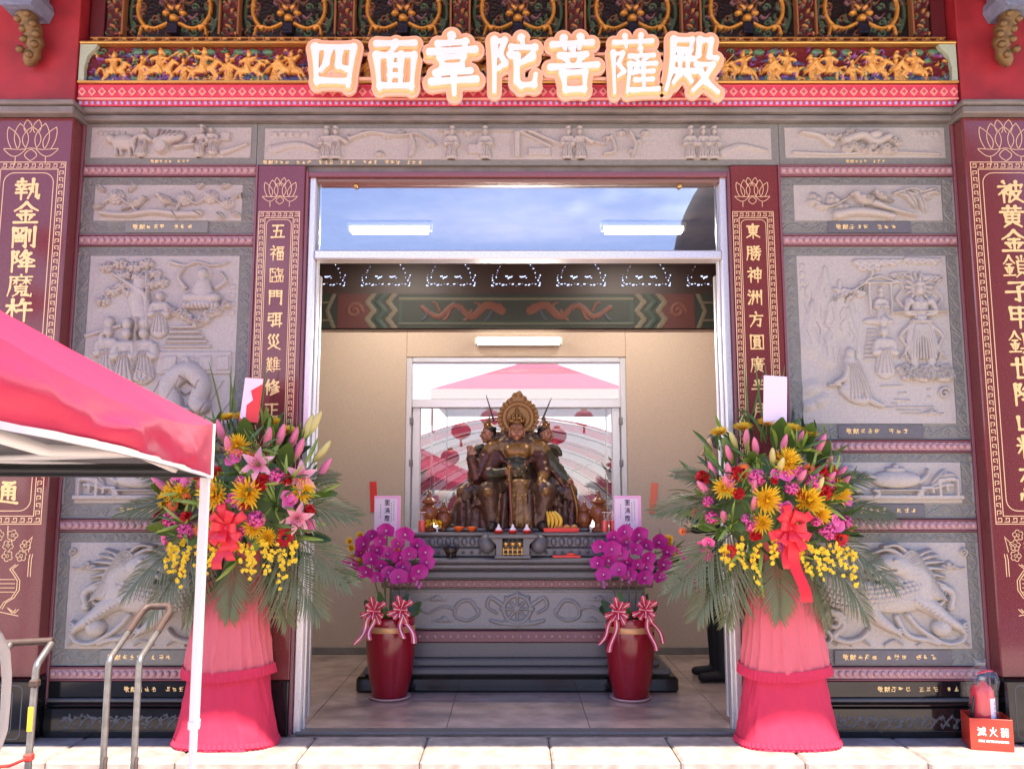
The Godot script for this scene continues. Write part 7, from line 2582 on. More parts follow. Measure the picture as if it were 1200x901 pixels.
	# cloak that closes the gaps between arms, heads and knees
	S.cap(V.call(-0.2, 0.5, -0.08), V.call(0.2, 0.5, -0.08), 0.11, 0.11, 0, 0.03)
	S.cap(V.call(-0.26, 0.33, -0.06), V.call(0.26, 0.33, -0.06), 0.11, 0.11, 0, 0.03)
	S.cap(V.call(-0.34, 0.12, -0.04), V.call(0.34, 0.12, -0.04), 0.13, 0.13, 0, 0.03)
	S.cap(V.call(-0.19, 0.66, -0.03), V.call(0.19, 0.66, -0.03), 0.05, 0.05, 0, 0.02)
	for e in [-1.0, 1.0]:
		for k in 9:
			var a := k * 0.35
			S.cap(V.call(e * (0.08 + k * 0.042), 0.26 - 0.004 * k, 0.2 - k * 0.02), V.call(e * (0.1 + k * 0.044) + 0.01 * sin(a * 9.0), 0.02, 0.22 - k * 0.02), 0.012, 0.018, [0, 1, 0, 3][k % 4], 0.005)
		for k in 8:
			S.cap(V.call(e * (0.2 + k * 0.022), 0.47 - k * 0.025, 0.06), V.call(e * (0.25 + k * 0.02), 0.42 - k * 0.025, 0.08), 0.011, 0.011, 1 if k % 3 == 0 else 3, 0.005)
		S.cap(V.call(e * 0.42, 0.1, 0.02), V.call(e * 0.47, 0.03, 0.02), 0.05, 0.045, 0, 0.02)
	for row in 4:
		for k in 8:
			S.ball(V.call(-0.07 + k * 0.02 + (row % 2) * 0.01, 0.385 + row * 0.026, 0.118 - 0.9 * pow(-0.07 + k * 0.02, 2) - 0.005 * absf(row - 1.5)), 0.0115, 2 if (k + row) % 3 else 1, 0.003)
	# flying sash loops
	for e in [-1.0, 1.0]:
		for k in 6:
			var a: float = 0.4 + k * 0.42
			S.cap(V.call(e * (0.26 + 0.06 * cos(a)), 0.5 + 0.1 * sin(a), -0.02), V.call(e * (0.26 + 0.06 * cos(a + 0.42)), 0.5 + 0.1 * sin(a + 0.42), -0.02), 0.018, 0.018, 2, 0.01)
	S.rough(0.006, 22.0, 5)
	put(t, "body", S.into(MB.new()), M.statue_paint)
	# heads
	var hm := statue_head()
	put(t, "head", hm, M.statue_paint, Vector3(0, 0.7, 0.045))
	put(t, "side_head", hm, M.statue_paint, Vector3(-0.21, 0.68, 0.0), Basis(Vector3.UP, deg_to_rad(-72)) * Basis.from_scale(Vector3.ONE * 0.88))
	put(t, "side_head", hm, M.statue_paint, Vector3(0.21, 0.68, 0.0), Basis(Vector3.UP, deg_to_rad(72)) * Basis.from_scale(Vector3.ONE * 0.88))
	# crowns
	var cr := crown_mesh()
	put(t, "crown", cr, M.statue_gold, Vector3(0, 0.757, 0.03))
	put(t, "side_crown", cr, M.statue_gold, Vector3(-0.2, 0.725, 0.0), Basis(Vector3.UP, -1.2) * Basis.from_scale(Vector3.ONE * 0.7))
	put(t, "side_crown", cr, M.statue_gold, Vector3(0.2, 0.725, 0.0), Basis(Vector3.UP, 1.2) * Basis.from_scale(Vector3.ONE * 0.7))
	# halo: pointed disc with ring and flame edge
	var r := Relief.new(0.34, 0.38, 0.004)
	var F := PackedFloat32Array()
	var nx := r.nx - 1
	var ny := r.ny - 1
	F.resize((nx + 1) * (ny + 1))
	for j in ny + 1:
		for i in nx + 1:
			var x := i * r.cell - 0.17
			var y := j * 0.38 / ny - 0.155
			var an := atan2(x, y)
			var rad := 0.15 + 0.045 * exp(-an * an * 12.0) + 0.006 * sin(an * 22.0)
			F[j * (nx + 1) + i] = Vector2(x, y).length() - rad
	var hb := field_mesh(F, nx, ny, r.cell, 0.38 / ny, Vector2(-0.17, -0.155), 0.0, -0.012, 0.0)
	put(t, "halo", hb, M.statue_gold, Vector3(0.01, 0.805, -0.02))
	for e in [0.088, 0.118]:
		var ring := []
		for k in 41:
			var a := TAU * k / 40
			ring.append(Vector3(cos(a) * e, sin(a) * e, 0.002))
		put(t, "halo_ring", MB.new().tube(ring, 0.006, 6, false), M.statue_gold, Vector3(0.01, 0.805, -0.02))
	for k in 26:
		var a := TAU * k / 26
		var bump := 0.137 + 0.035 * exp(-pow(wrapf(a - PI / 2, -PI, PI), 2) * 12.0)
		put(t, "flame", MB.new().ball(Vector3.ZERO, Vector3(0.009, 0.016, 0.006), Basis(), 8, 6), M.statue_gold, Vector3(0.01 + cos(a) * bump, 0.805 + sin(a) * bump, -0.016), Basis(Vector3.BACK, a - PI / 2))
	# swords
	for e in [[-0.165, 0.78, -0.225, 0.975], [0.185, 0.79, 0.255, 0.955]]:
		put(t, "blade", MB.new().tube([Vector3(e[0], e[1], -0.05), Vector3(e[2], e[3], -0.05)], [0.008, 0.003], 6), M.dark_bronze)
	put(t, "sword", MB.new().tube([Vector3(-0.055, 0.46, 0.215), Vector3(-0.05, 0.34, 0.225), Vector3(-0.035, 0.02, 0.25)], [0.014, 0.012, 0.008], 8), M.statue_rod)
	put(t, "sword_hilt", MB.new().lathe([[0.0, -0.06], [0.016, -0.06], [0.03, -0.05], [0.016, -0.04], [0.014, 0.03], [0.022, 0.04], [0.0, 0.055]], 14), M.statue_gold, Vector3(-0.054, 0.4, 0.222))
	var cv := []
	for k in 9:
		cv.append(Vector3(0.38 + 0.045 * sin(k * 0.25), 0.32 - k * 0.033, 0.1))
	put(t, "tassel_cord", MB.new().tube(cv, 0.013, 7), M.statue_gold)
	put(t, "base", MB.new().cbox(Vector3(0, 0.012, -0.03), Vector3(0.98, 0.024, 0.52), 0.01), M.dark_stone)


func statue_head() -> ArrayMesh:
	var S := Solid.new(Vector3(-0.08, -0.09, -0.085), Vector3(0.08, 0.09, 0.085), 0.0036)
	S.pal = [Color(0.62, 0.27, 0.15), Color(0.02, 0.013, 0.012), Color(0.3, 0.06, 0.05)]
	S.ball(Vector3(0, 0.02, -0.005), 0.055, 0, 0.01, Vector3(0.9, 1.05, 0.95))
	S.ball(Vector3(0, -0.022, 0.012), 0.042, 0, 0.02, Vector3(0.95, 0.9, 0.9))
	S.ball(Vector3(0, -0.052, 0.026), 0.018, 0, 0.015)
	S.cap(Vector3(0, 0.018, 0.05), Vector3(0, -0.012, 0.06), 0.006, 0.01, 0, 0.008)
	for e in [-1.0, 1.0]:
		S.cap(Vector3(e * 0.012, 0.022, 0.05), Vector3(e * 0.034, 0.026, 0.04), 0.006, 0.004, 0, 0.006)
		S.ball(Vector3(e * 0.021, 0.008, 0.043), 0.008, 0, 0.004, Vector3(1.3, 0.7, 0.8))
		S.ball(Vector3(e * 0.021, 0.0065, 0.0505), 0.0032, 1, 0.001, Vector3(2.2, 0.7, 0.7))
		S.cap(Vector3(e * 0.009, 0.026, 0.0515), Vector3(e * 0.034, 0.029, 0.043), 0.0028, 0.0018, 1, 0.001)
		S.ball(Vector3(e * 0.028, -0.018, 0.032), 0.018, 0, 0.012)
		S.cap(Vector3(e * 0.052, 0.012, -0.005), Vector3(e * 0.053, -0.03, -0.002), 0.009, 0.008, 0, 0.006)
	S.cap(Vector3(-0.011, -0.031, 0.046), Vector3(0.011, -0.031, 0.046), 0.0042, 0.0042, 2, 0.003)
	S.ball(Vector3(0, 0.045, -0.02), 0.056, 1, 0.004, Vector3(1.0, 0.75, 0.95))
	S.ball(Vector3(0, 0.0, -0.04), 0.045, 1, 0.006, Vector3(1.0, 1.2, 0.8))
	return S.into(MB.new()).mesh()


func crown_mesh() -> ArrayMesh:
	var mb := MB.new()
	mb.lathe([[0.056, 0.0], [0.062, 0.008], [0.058, 0.018], [0.05, 0.026], [0.03, 0.05], [0.02, 0.06], [0.026, 0.07], [0.014, 0.085], [0.016, 0.095], [0.004, 0.125], [0.0, 0.13]], 20)
	for k in 7:
		var a := PI * k / 6
		mb.ball(Vector3(cos(a) * 0.056, 0.026 + 0.016 * sin(a), sin(a) * 0.05), Vector3(0.011, 0.022, 0.008), Basis(), 8, 6)
		mb.ball(Vector3(cos(a) * 0.034, 0.056 + 0.012 * sin(a), sin(a) * 0.03), Vector3(0.008, 0.016, 0.006), Basis(), 8, 6)
	return mb.mesh()


# ---------------------------------------------------------------- flowers and leaves
var flower_cache := {}

# one curved petal: along +y leaning to +z, root at the origin
func petal_into(mb: MB, xf: Transform3D, l: float, w: float, cup: float, c0: Color, c1: Color, tip := 0.6) -> void:
	mb.colored = true
	var pts := PackedVector3Array()
	var cols := PackedColorArray()
	var nu := 4
	var nv := 5
	for j in nv:
		var t := float(j) / (nv - 1)
		var hw := w * 0.5 * sin(PI * clampf(pow(t, tip) * 0.93 + 0.05, 0.0, 1.0))
		for i in nu:
			var s := (float(i) / (nu - 1) - 0.5) * 2.0
			pts.append(xf * Vector3(s * hw, t * l * cos(cup * t), t * l * sin(cup * t) + hw * absf(s) * 0.25))
			cols.append(c0.lerp(c1, t))
	mb.grid(pts, nu, nv, false, cols)


func flower_mesh(kind: String) -> ArrayMesh:
	if flower_cache.has(kind):
		return flower_cache[kind]
	var mb := MB.new()
	mb.colored = true
	var q := RandomNumberGenerator.new()
	q.seed = hash(kind)
	match kind:
		"gerbera", "sunflower", "orange_gerbera":
			var a0 := Color(0.6, 0.012, 0.02) if kind == "gerbera" else Color(0.75, 0.12, 0.02) if kind == "orange_gerbera" else Color(0.85, 0.42, 0.01)
			var a1 := Color(0.72, 0.03, 0.035) if kind == "gerbera" else Color(0.8, 0.2, 0.05) if kind == "orange_gerbera" else Color(0.9, 0.6, 0.02)
			for ring in 2:
				for k in 22:
					var a := TAU * (k + ring * 0.5) / 22 + q.randf() * 0.08
					petal_into(mb, Transform3D(Basis(Vector3.BACK, a) * Basis(Vector3.RIGHT, 0.12 + ring * 0.3), Vector3(0, 0, 0.002 * ring)), 0.05 - ring * 0.012, 0.014, 0.1 + q.randf() * 0.15, a0, a1)
			mb.col = Color(0.02, 0.008, 0.004) if kind != "sunflower" else Color(0.25, 0.12, 0.01)
			mb.ball(Vector3(0, 0, 0.006), Vector3(0.011, 0.011, 0.007), Basis(), 10, 6)
			mb.col = Color(0.08, 0.14, 0.03)
			mb.tube([Vector3(0, 0, -0.004), Vector3(0, 0, -0.05)], 0.004, 6)
		"mum":  # spider chrysanthemum
			for ring in 5:
				var n: int = [20, 20, 18, 14, 9][ring]
				for k in n:
					var a := TAU * (k + q.randf() * 0.6) / n
					petal_into(mb, Transform3D(Basis(Vector3.BACK, a) * Basis(Vector3.RIGHT, -0.1 + ring * 0.3), Vector3(0, 0, 0.002 * ring)), (0.062 - ring * 0.007) * q.randf_range(0.85, 1.1), 0.0085, 0.35 + q.randf() * 0.3, Color(0.8, 0.32, 0.01), Color(0.96, 0.7, 0.03), 0.9)
		"pompon":
			for k in 120:
				var z := 1.0 - 1.7 * (k + 0.5) / 120.0
				var a := k * 2.39996
				var r := sqrt(maxf(0.0, 1.0 - z * z))
				var d := Vector3(cos(a) * r, sin(a) * r, z)
				petal_into(mb, Transform3D(along(d, q.randf() * TAU), d * 0.022), 0.022, 0.016, 0.9, Color(0.58, 0.03, 0.2), Color(0.9, 0.17, 0.4))
			mb.col = Color(0.3, 0.02, 0.18)
			mb.ball(Vector3.ZERO, Vector3.ONE * 0.026)
		"carnation":
			for k in 70:
				var z := 1.0 - 1.3 * (k + 0.5) / 70.0
				var a := k * 2.39996
				var r := sqrt(maxf(0.0, 1.0 - z * z))
				var d := Vector3(cos(a) * r, sin(a) * r, z)
				petal_into(mb, Transform3D(along(d, q.randf() * TAU), d * 0.006), 0.03, 0.024, 0.5, Color(0.4, 0.01, 0.015), Color(0.66, 0.025, 0.03), 1.2)
		"lily":
			for k in 6:
				var a := TAU * k / 6
				petal_into(mb, Transform3D(Basis(Vector3.BACK, a) * Basis(Vector3.RIGHT, 0.75 if k % 2 else 0.6), Vector3.ZERO), 0.095, 0.042, -0.55, Color(0.68, 0.05, 0.17), Color(0.92, 0.52, 0.5), 0.8)
			for k in 6:
				var a := TAU * k / 6 + 0.3
				mb.col = Color(0.3, 0.35, 0.08)
				mb.tube([Vector3.ZERO, Vector3(cos(a) * 0.014, sin(a) * 0.014, 0.055)], 0.0014, 4)
				mb.col = Color(0.3, 0.1, 0.02)
				mb.ball(Vector3(cos(a) * 0.015, sin(a) * 0.015, 0.057), Vector3(0.005, 0.002, 0.002), Basis(Vector3.BACK, a), 6, 5)
		"lily_bud", "green_bud":
			var g0 := Color(0.3, 0.4, 0.1)
			var g1 := Color(0.74, 0.2, 0.32) if kind == "lily_bud" else Color(0.6, 0.55, 0.2)
			var prof := [[0.004, 0.0], [0.009, 0.014], [0.014, 0.04], [0.0145, 0.06], [0.011, 0.085], [0.005, 0.102], [0.0, 0.108]]
			var pts := PackedVector3Array()
			var cols := PackedColorArray()
			for k in prof.size():
				for s in 13:
					var a := -TAU * s / 12
					var rr: float = prof[k][0] * (1.0 + 0.12 * cos(3.0 * a))
					pts.append(Vector3(cos(a) * rr, prof[k][1], sin(a) * rr))
					cols.append(g0.lerp(g1, smoothstep(0.0, 0.45, prof[k][1] / 0.108)))
			mb.grid(pts, 13, prof.size(), true, cols)
			mb.col = Color(0.1, 0.2, 0.04)
			mb.tube([Vector3(0, 0.002, 0), Vector3(0, -0.06, 0)], 0.003, 5)
		"orchid", "lilac_orchid":
			var c0 := Color(0.38, 0.008, 0.2) if kind == "orchid" else Color(0.66, 0.04, 0.22)
			var c1 := Color(0.5, 0.018, 0.29) if kind == "orchid" else Color(0.86, 0.18, 0.4)
			for e in [[0.0, 0.044, 0.04], [2.3, 0.044, 0.036], [-2.3, 0.044, 0.036], [1.2, 0.05, 0.078], [-1.2, 0.05, 0.078]]:
				petal_into(mb, Transform3D(Basis(Vector3.BACK, e[0]) * Basis(Vector3.RIGHT, 0.12), Vector3(0, 0, 0.004 if absf(e[0]) == 1.2 else 0.0)), e[1], e[2], 0.15, c0, c1, 0.75)
			petal_into(mb, Transform3D(Basis(Vector3.BACK, PI) * Basis(Vector3.RIGHT, 0.8), Vector3(0, 0, 0.006)), 0.024, 0.018, 0.5, Color(0.6, 0.1, 0.4), Color(0.32, 0.0, 0.16))
			mb.col = Color(0.75, 0.6, 0.66)
			mb.ball(Vector3(0, 0.002, 0.009), Vector3(0.005, 0.005, 0.005), Basis(), 8, 6)
	flower_cache[kind] = mb.mesh()
	return flower_cache[kind]


# arching spray of many small yellow flowers
func oncidium(seed_: int, l: float) -> ArrayMesh:
	var mb := MB.new()
	mb.colored = true
	var q := RandomNumberGenerator.new()
	q.seed = seed_
	mb.col = Color(0.1, 0.16, 0.03)
	var path := []
	for k in 8:
		var t := k / 7.0
		path.append(Vector3(sin(t * 1.3) * l * 0.5, -t * t * l * 0.75, 0.03 + t * 0.05))
	mb.tube(path, 0.002, 4)
	for k in 24:
		var t := 0.12 + 0.88 * k / 23.0
		var i := int(t * 6.99)
		var at: Vector3 = path[i].lerp(path[i + 1], t * 7.0 - i) + Vector3(q.randf_range(-1, 1), q.randf_range(-1, 1), q.randf_range(0, 1)) * 0.022
		var b := facing(Vector3(q.randf_range(-0.7, 0.7), q.randf_range(-0.4, 0.6), 1), q.randf() * TAU)
		for e in [0.0, 0.9, -0.9, 2.6, -2.6]:
			petal_into(mb, Transform3D(b * Basis(Vector3.BACK, e), at), 0.0125, 0.014 if absf(e) < 1.0 else 0.007, 0.2, Color(0.9, 0.52, 0.01), Color(0.95, 0.74, 0.03))
	return mb.mesh()


# feather palm leaf: rachis bending from the root outwards, leaflets on both sides
func palm_frond(seed_: int, l: float, droop: float) -> ArrayMesh:
	var mb := MB.new()
	var q := RandomNumberGenerator.new()
	q.seed = seed_
	var path := []
	for k in 11:
		var t := k / 10.0
		path.append(Vector3(0, t * l * (1.0 - 0.25 * droop * t), droop * l * 0.45 * -t * t))
	mb.tube(path, [0.005, 0.0048, 0.0045, 0.0042, 0.004, 0.0035, 0.003, 0.0027, 0.0023, 0.002, 0.0012], 5)
	var n := 26
	for k in n:
		var t := 0.18 + 0.82 * k / (n - 1)
		var i := mini(int(t * 10.0), 9)
		var at: Vector3 = path[i].lerp(path[i + 1], t * 10.0 - i)
		var ll: float = l * 0.48 * (1.0 - 0.62 * absf(t - 0.42) / 0.58) * q.randf_range(0.88, 1.08)
		for e in [-1.0, 1.0]:
			var ang: float = e * (1.0 - 0.6 * t) + q.randf_range(-0.06, 0.06)
			var d := Vector3(sin(ang), cos(ang), -0.1)
			var pts := PackedVector3Array()
			var side := Vector3(cos(ang), -sin(ang), 0)
			for j in 5:
				var u := j / 4.0
				var hw := 0.0062 * sin(PI * clampf(u * 0.9 + 0.08, 0, 1)) * 0.85
				var c := at + d * ll * u + Vector3(0, -0.22, -0.35) * ll * u * u * (0.4 + droop * 0.5)
				pts.append(c - side * hw)
				pts.append(c + Vector3(0, 0, 0.0025))
				pts.append(c + side * hw)
			mb.grid(pts, 3, 5)
	return mb.mesh()


# strap leaf
func blade(l: float, w: float, bend: float) -> ArrayMesh:
	var key := "blade %.3f %.3f %.2f" % [l, w, bend]
	if not flower_cache.has(key):
		var pts := PackedVector3Array()
		for j in 8:
			var t := j / 7.0
			var hw := w * 0.5 * pow(sin(PI * clampf(t * 0.93 + 0.05, 0, 1)), 0.7)
			for i in 5:
				var s := (i / 4.0 - 0.5) * 2.0
				pts.append(Vector3(s * hw, t * l * cos(bend * t * 0.7), t * l * sin(bend * t * 0.7) + absf(s) * hw * 0.35))
		flower_cache[key] = MB.new().grid(pts, 5, 8).mesh()
	return flower_cache[key]


# looped gift bow facing +z with two tails
func bow_parts(parent: Node, at: Vector3, s: float, m: Material, stripe: Material, tails: Array) -> void:
	var g := group3(parent, "bow", at)
	for k in 11:
		var a := TAU * k / 11 + 0.2
		var tilt: float = 0.25 + 0.5 * (k % 3) * 0.5
		var pts := PackedVector3Array()
		for j in 11:
			var t := j / 10.0
			var out := sin(PI * t) * s * (0.95 - 0.12 * (k % 3))
			var lift := (t - 0.5) * s * 0.55 * sin(PI * t)
			for i in 3:
				var e := (i - 1) * s * 0.17 * (0.55 + 0.45 * sin(PI * t))
				pts.append(Basis(Vector3.BACK, a) * Basis(Vector3.RIGHT, tilt) * Vector3(e, out, lift + 0.012))
		put(g, "loop", MB.new().grid(pts, 3, 11), m)
		if stripe != null:
			var p2 := PackedVector3Array()
			for j in 11:
				var c := pts[j * 3 + 1]
				var sd := (pts[j * 3 + 2] - pts[j * 3]).normalized() * s * 0.022
				var up := (pts[j * 3 + 1] - Vector3(0, 0, 0.012)).normalized() * 0.002 + Vector3(0, 0, 0.0025)
				p2.append(c - sd + up)
				p2.append(c + sd + up)
			put(g, "stripe", MB.new().grid(p2, 2, 11), stripe)
	put(g, "knot", MB.new().ball(Vector3(0, 0, 0.02), Vector3(s * 0.18, s * 0.16, s * 0.14)), m)
	for tl in tails:
		var pts := PackedVector3Array()
		var p2 := PackedVector3Array()
		for j in 12:
			var t := j / 11.0
			var c := Vector3(tl[0] * t + 0.012 * sin(t * 7.0 + tl[0] * 30.0), -tl[1] * t, 0.015 + tl[2] * t + 0.008 * sin(t * 9.0))
			pts.append(c + Vector3(-tl[3] / 2, 0, 0.003))
			pts.append(c + Vector3(tl[3] / 2, 0, -0.003))
			p2.append(c + Vector3(-tl[3] * 0.14, 0, 0.004))
			p2.append(c + Vector3(tl[3] * 0.14, 0, 0.002))
		put(g, "tail", MB.new().grid(pts, 2, 12), m)
		if stripe != null:
			put(g, "stripe", MB.new().grid(p2, 2, 12), stripe)


# ---------------------------------------------------------------- the two congratulatory stands
# flowers are set on an ellipsoid bulging towards the forecourt: x, y from its middle in metres, kind, size
func set_flower(t: Node3D, c: Vector3, rad: Vector3, e: Array) -> void:
	var x: float = e[0]
	var y: float = e[1]
	var k := 1.0 - pow(x / rad.x, 2) - pow(y / rad.y, 2)
	var z := rad.z * sqrt(maxf(k, 0.03))
	var n := Vector3(x / (rad.x * rad.x), y / (rad.y * rad.y), z / (rad.z * rad.z)).normalized()
	var kind: String = e[2]
	var size: float = e[3] if e.size() > 3 else 1.0
	if kind == "mum":
		size *= 1.2
	if kind == "lilac_orchid":
		size *= 0.72
	var b: Basis
	var at := c + Vector3(x, y, z)
	if kind.ends_with("bud"):
		var d := (n + Vector3(rng.randf_range(-0.25, 0.25), 0.75 + rng.randf_range(-0.2, 0.3), 0.1)).normalized()
		b = along(d, rng.randf() * TAU)
		at -= d * 0.05
	elif kind == "sunflower":
		b = facing(Vector3(n.x * 0.5, 1.0, 0.45), rng.randf() * TAU)
	else:
		b = facing((n + Vector3(0, 0.15, 0.55)).normalized() + Vector3(rng.randf_range(-0.15, 0.15), rng.randf_range(-0.15, 0.15), 0), rng.randf() * TAU)
	put(t, kind, flower_mesh(kind), M.petal, at + n * 0.02, b * Basis.from_scale(Vector3.ONE * size * 1.22))


func build_flower_stands() -> void:
	flower_stand(-1, Vector3(-1.53, 0, 0.12))
	flower_stand(1, Vector3(1.405, 0, 0.12))


func flower_stand(s: int, at: Vector3) -> void:
	var t := thing("flower_stand", "flower stand in red skirt and %s beside the %s doorway slab" % (["red envelope", "tent-side"] if s < 0 else ["white card", "extinguisher-side"]), "flower stand", at, 0, "congratulatory flower stands")
	# hidden tripod
	for k in 3:
		var a := TAU * k / 3 + PI / 6
		put(t, "leg", MB.new().tube([Vector3(cos(a) * 0.2, 0.0, sin(a) * 0.14), Vector3(0, 1.0, 0)], 0.012, 8), M.stem)
	skirt(t, s)
	var c := Vector3(-0.05 * s, 1.26, 0.02)
	var rad := Vector3(0.42, 0.42, 0.27)
	# green filling: many leaves over the bulge, dark within
	var ball := MB.new()
	var leafb := MB.new()
	for k in 5:
		pass
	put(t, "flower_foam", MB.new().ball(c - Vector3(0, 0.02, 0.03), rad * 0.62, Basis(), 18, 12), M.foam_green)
	for k in 190:
		var z := rng.randf_range(-0.25, 1.0)
		var a := rng.randf() * TAU
		var r := sqrt(1.0 - z * z)
		var n := Vector3(cos(a) * r, sin(a) * r, z)
		var p := c + n * rad * rng.randf_range(0.7, 0.95)
		var d := (n * Vector3(1, 1, 0.8) + Vector3(rng.randf_range(-0.5, 0.5), rng.randf_range(-0.1, 0.6), rng.randf_range(-0.2, 0.3))).normalized()
		var big := rng.randf() < 0.2
		put(t, "leaf", blade(0.17 if not big else 0.15, 0.022 if not big else 0.06, 0.7 if not big else 0.5), [M.leaf_mid, M.leaf_dark, M.leaf_bright, M.leaf_mid][rng.randi() % 4], p, along(d, rng.randf() * TAU))
	# tufts of dracaena
	for e in [[-0.14, 0.2], [0.03, 0.14], [0.16, 0.12], [-0.2, 0.02], [0.22, -0.02], [0.0, -0.04], [-0.1, 0.1], [0.12, 0.26], [-0.25, -0.12], [0.27, 0.1]]:
		for k in 9:
			var a := TAU * k / 9 + rng.randf()
			var d := Vector3(cos(a) * 0.75 + e[0] * 1.2, sin(a) * 0.75 + e[1] + 0.2, 0.75)
			put(t, "leaf", blade(0.14, 0.017, 0.55), M.leaf_bright if k % 3 else M.leaf_mid, c + Vector3(e[0], e[1], 0.2), along(d, rng.randf() * TAU))
	# upright grasses behind the card
	for k in 7:
		put(t, "leaf", blade(0.34 + rng.randf() * 0.1, 0.012, 0.15), M.leaf_mid, c + Vector3(rng.randf_range(-0.12, 0.16), 0.33, -0.02), along(Vector3(rng.randf_range(-0.25, 0.25), 1, rng.randf_range(-0.1, 0.1))))
	for e in [[0.26, 0.2], [-0.26, 0.24], [0.03, 0.36], [0.18, 0.33]]:
		put(t, "leaf", blade(0.2, 0.09, 0.35), M.leaf_mid, c + Vector3(e[0] * 0.8, e[1] * 0.75, 0.08), along(Vector3(e[0], 0.6, 0.25), rng.randf_range(-0.4, 0.4)))
	# flowers
	var f := []
	if s > 0:
		var q := 0.00146
		for e in [[200, 248, "sunflower"], [272, 233, "sunflower"], [440, 238, "sunflower"], [497, 255, "sunflower"], [355, 218, "sunflower"], [390, 352, "mum"], [310, 480, "mum", 1.05], [450, 485, "mum", 1.1], [185, 440, "mum", 0.85], [570, 455, "mum", 0.95], [285, 405, "pompon", 1.0], [480, 415, "pompon", 1.0], [525, 585, "pompon", 1.05], [605, 555, "pompon", 0.75], [135, 485, "pompon", 0.65], [145, 540, "pompon", 0.75], [255, 555, "pompon", 1.0], [380, 397, "lilac_orchid"], [350, 392, "lilac_orchid", 0.8], [370, 505, "lilac_orchid"], [345, 490, "lilac_orchid", 0.8], [565, 565, "lilac_orchid"], [555, 545, "lilac_orchid", 0.8], [605, 480, "lilac_orchid", 0.9], [145, 625, "lilac_orchid", 0.9], [150, 665, "lilac_orchid"], [128, 640, "lilac_orchid", 0.8], [585, 610, "gerbera", 0.85], [205, 655, "gerbera", 0.8], [225, 388, "carnation", 0.9], [225, 458, "carnation", 0.8], [125, 405, "carnation"], [510, 390, "carnation"], [515, 455, "carnation"], [105, 525, "orange_gerbera", 0.6], [640, 570, "orange_gerbera", 0.6], [553, 380, "carnation", 0.8], [60, 590, "orange_gerbera", 0.4]]:
			f.append([(e[0] - 375) * q, (480 - e[1]) * q, e[2], e[3] if e.size() > 3 else 1.0])
		for e in [[270, 280], [293, 310], [210, 330], [390, 295], [448, 275], [518, 305], [155, 385], [200, 395], [430, 410], [535, 365], [585, 392], [535, 415], [590, 430], [275, 440], [130, 445], [270, 500], [180, 545], [190, 430]]:
			f.append([(e[0] - 375) * q, (480 - e[1]) * q, "lily_bud", rng.randf_range(0.85, 1.1)])
		for e in [[232, 285], [345, 345], [365, 370], [490, 440]]:
			f.append([(e[0] - 375) * q, (480 - e[1]) * q, "green_bud", 1.0])
	else:
		var q := 0.00137
		for e in [[420, 218, "sunflower"], [480, 213, "sunflower"], [595, 236, "sunflower"], [655, 268, "sunflower"], [505, 328, "mum", 0.9], [585, 395, "lily", 0.85], [725, 440, "lily", 0.85], [720, 585, "lily", 0.8], [442, 500, "mum", 1.1], [558, 497, "mum", 1.1], [275, 490, "mum", 0.8], [735, 490, "mum", 0.9], [245, 520, "mum", 0.7], [265, 590, "pompon"], [327, 632, "pompon", 0.95], [590, 590, "pompon", 1.05], [650, 435, "pompon", 1.0], [510, 520, "lilac_orchid"], [535, 535, "lilac_orchid", 0.8], [510, 365, "lilac_orchid"], [490, 380, "lilac_orchid", 0.8], [470, 550, "lilac_orchid", 0.8], [215, 660, "lilac_orchid", 1.1], [225, 690, "lilac_orchid", 0.9], [700, 530, "lilac_orchid", 1.1], [745, 610, "lilac_orchid", 1.2], [690, 510, "lilac_orchid", 0.9], [410, 455, "lilac_orchid"], [335, 455, "lilac_orchid"], [285, 455, "lilac_orchid"], [190, 573, "carnation"], [275, 765, "gerbera", 0.9], [678, 655, "gerbera", 0.95], [755, 560, "carnation", 0.9], [600, 465, "carnation", 0.9], [335, 515, "orange_gerbera", 0.6]]:
			f.append([(e[0] - 490) * q, (520 - e[1]) * q, e[2], e[3] if e.size() > 3 else 1.0])
		for e in [[435, 285], [478, 340], [600, 308], [680, 310], [705, 350], [785, 420], [640, 300], [230, 480]]:
			f.append([(e[0] - 490) * q, (520 - e[1]) * q, "lily_bud", 1.15])
		for e in [[720, 265], [745, 250], [770, 355], [400, 330]]:
			f.append([(e[0] - 490) * q, (520 - e[1]) * q, "green_bud", 1.2])
	for k in 26:
		var an := rng.randf() * TAU
		var rr := sqrt(rng.randf()) * 0.9
		f.append([cos(an) * rr * 0.36, sin(an) * rr * 0.26, ["carnation", "pompon", "mum", "carnation", "pompon", "orange_gerbera"][k % 6], rng.randf_range(0.5, 0.8)])
	for e in f:
		set_flower(t, c, rad, e)
	# yellow sprays under the bow
	var n := 9 if s > 0 else 10
	for k in n:
		var x := -0.36 + 0.72 * k / (n - 1)
		var sp := put(t, "yellow_spray", oncidium(k + 40 * (s + 2), 0.13 + 0.04 * (k % 3)), M.petal, c + Vector3(x * 0.85, -0.24 + 0.03 * (k % 2), 0.2 * sqrt(maxf(0.1, 1.0 - x * x * 5.0)) + 0.05), Basis(Vector3.BACK, -x * 1.2) * Basis(Vector3.UP, 0.0 if x > 0 else PI * 0.12))
		if x < 0:
			sp.transform.basis = sp.transform.basis * Basis.from_scale(Vector3(-1, 1, 1))
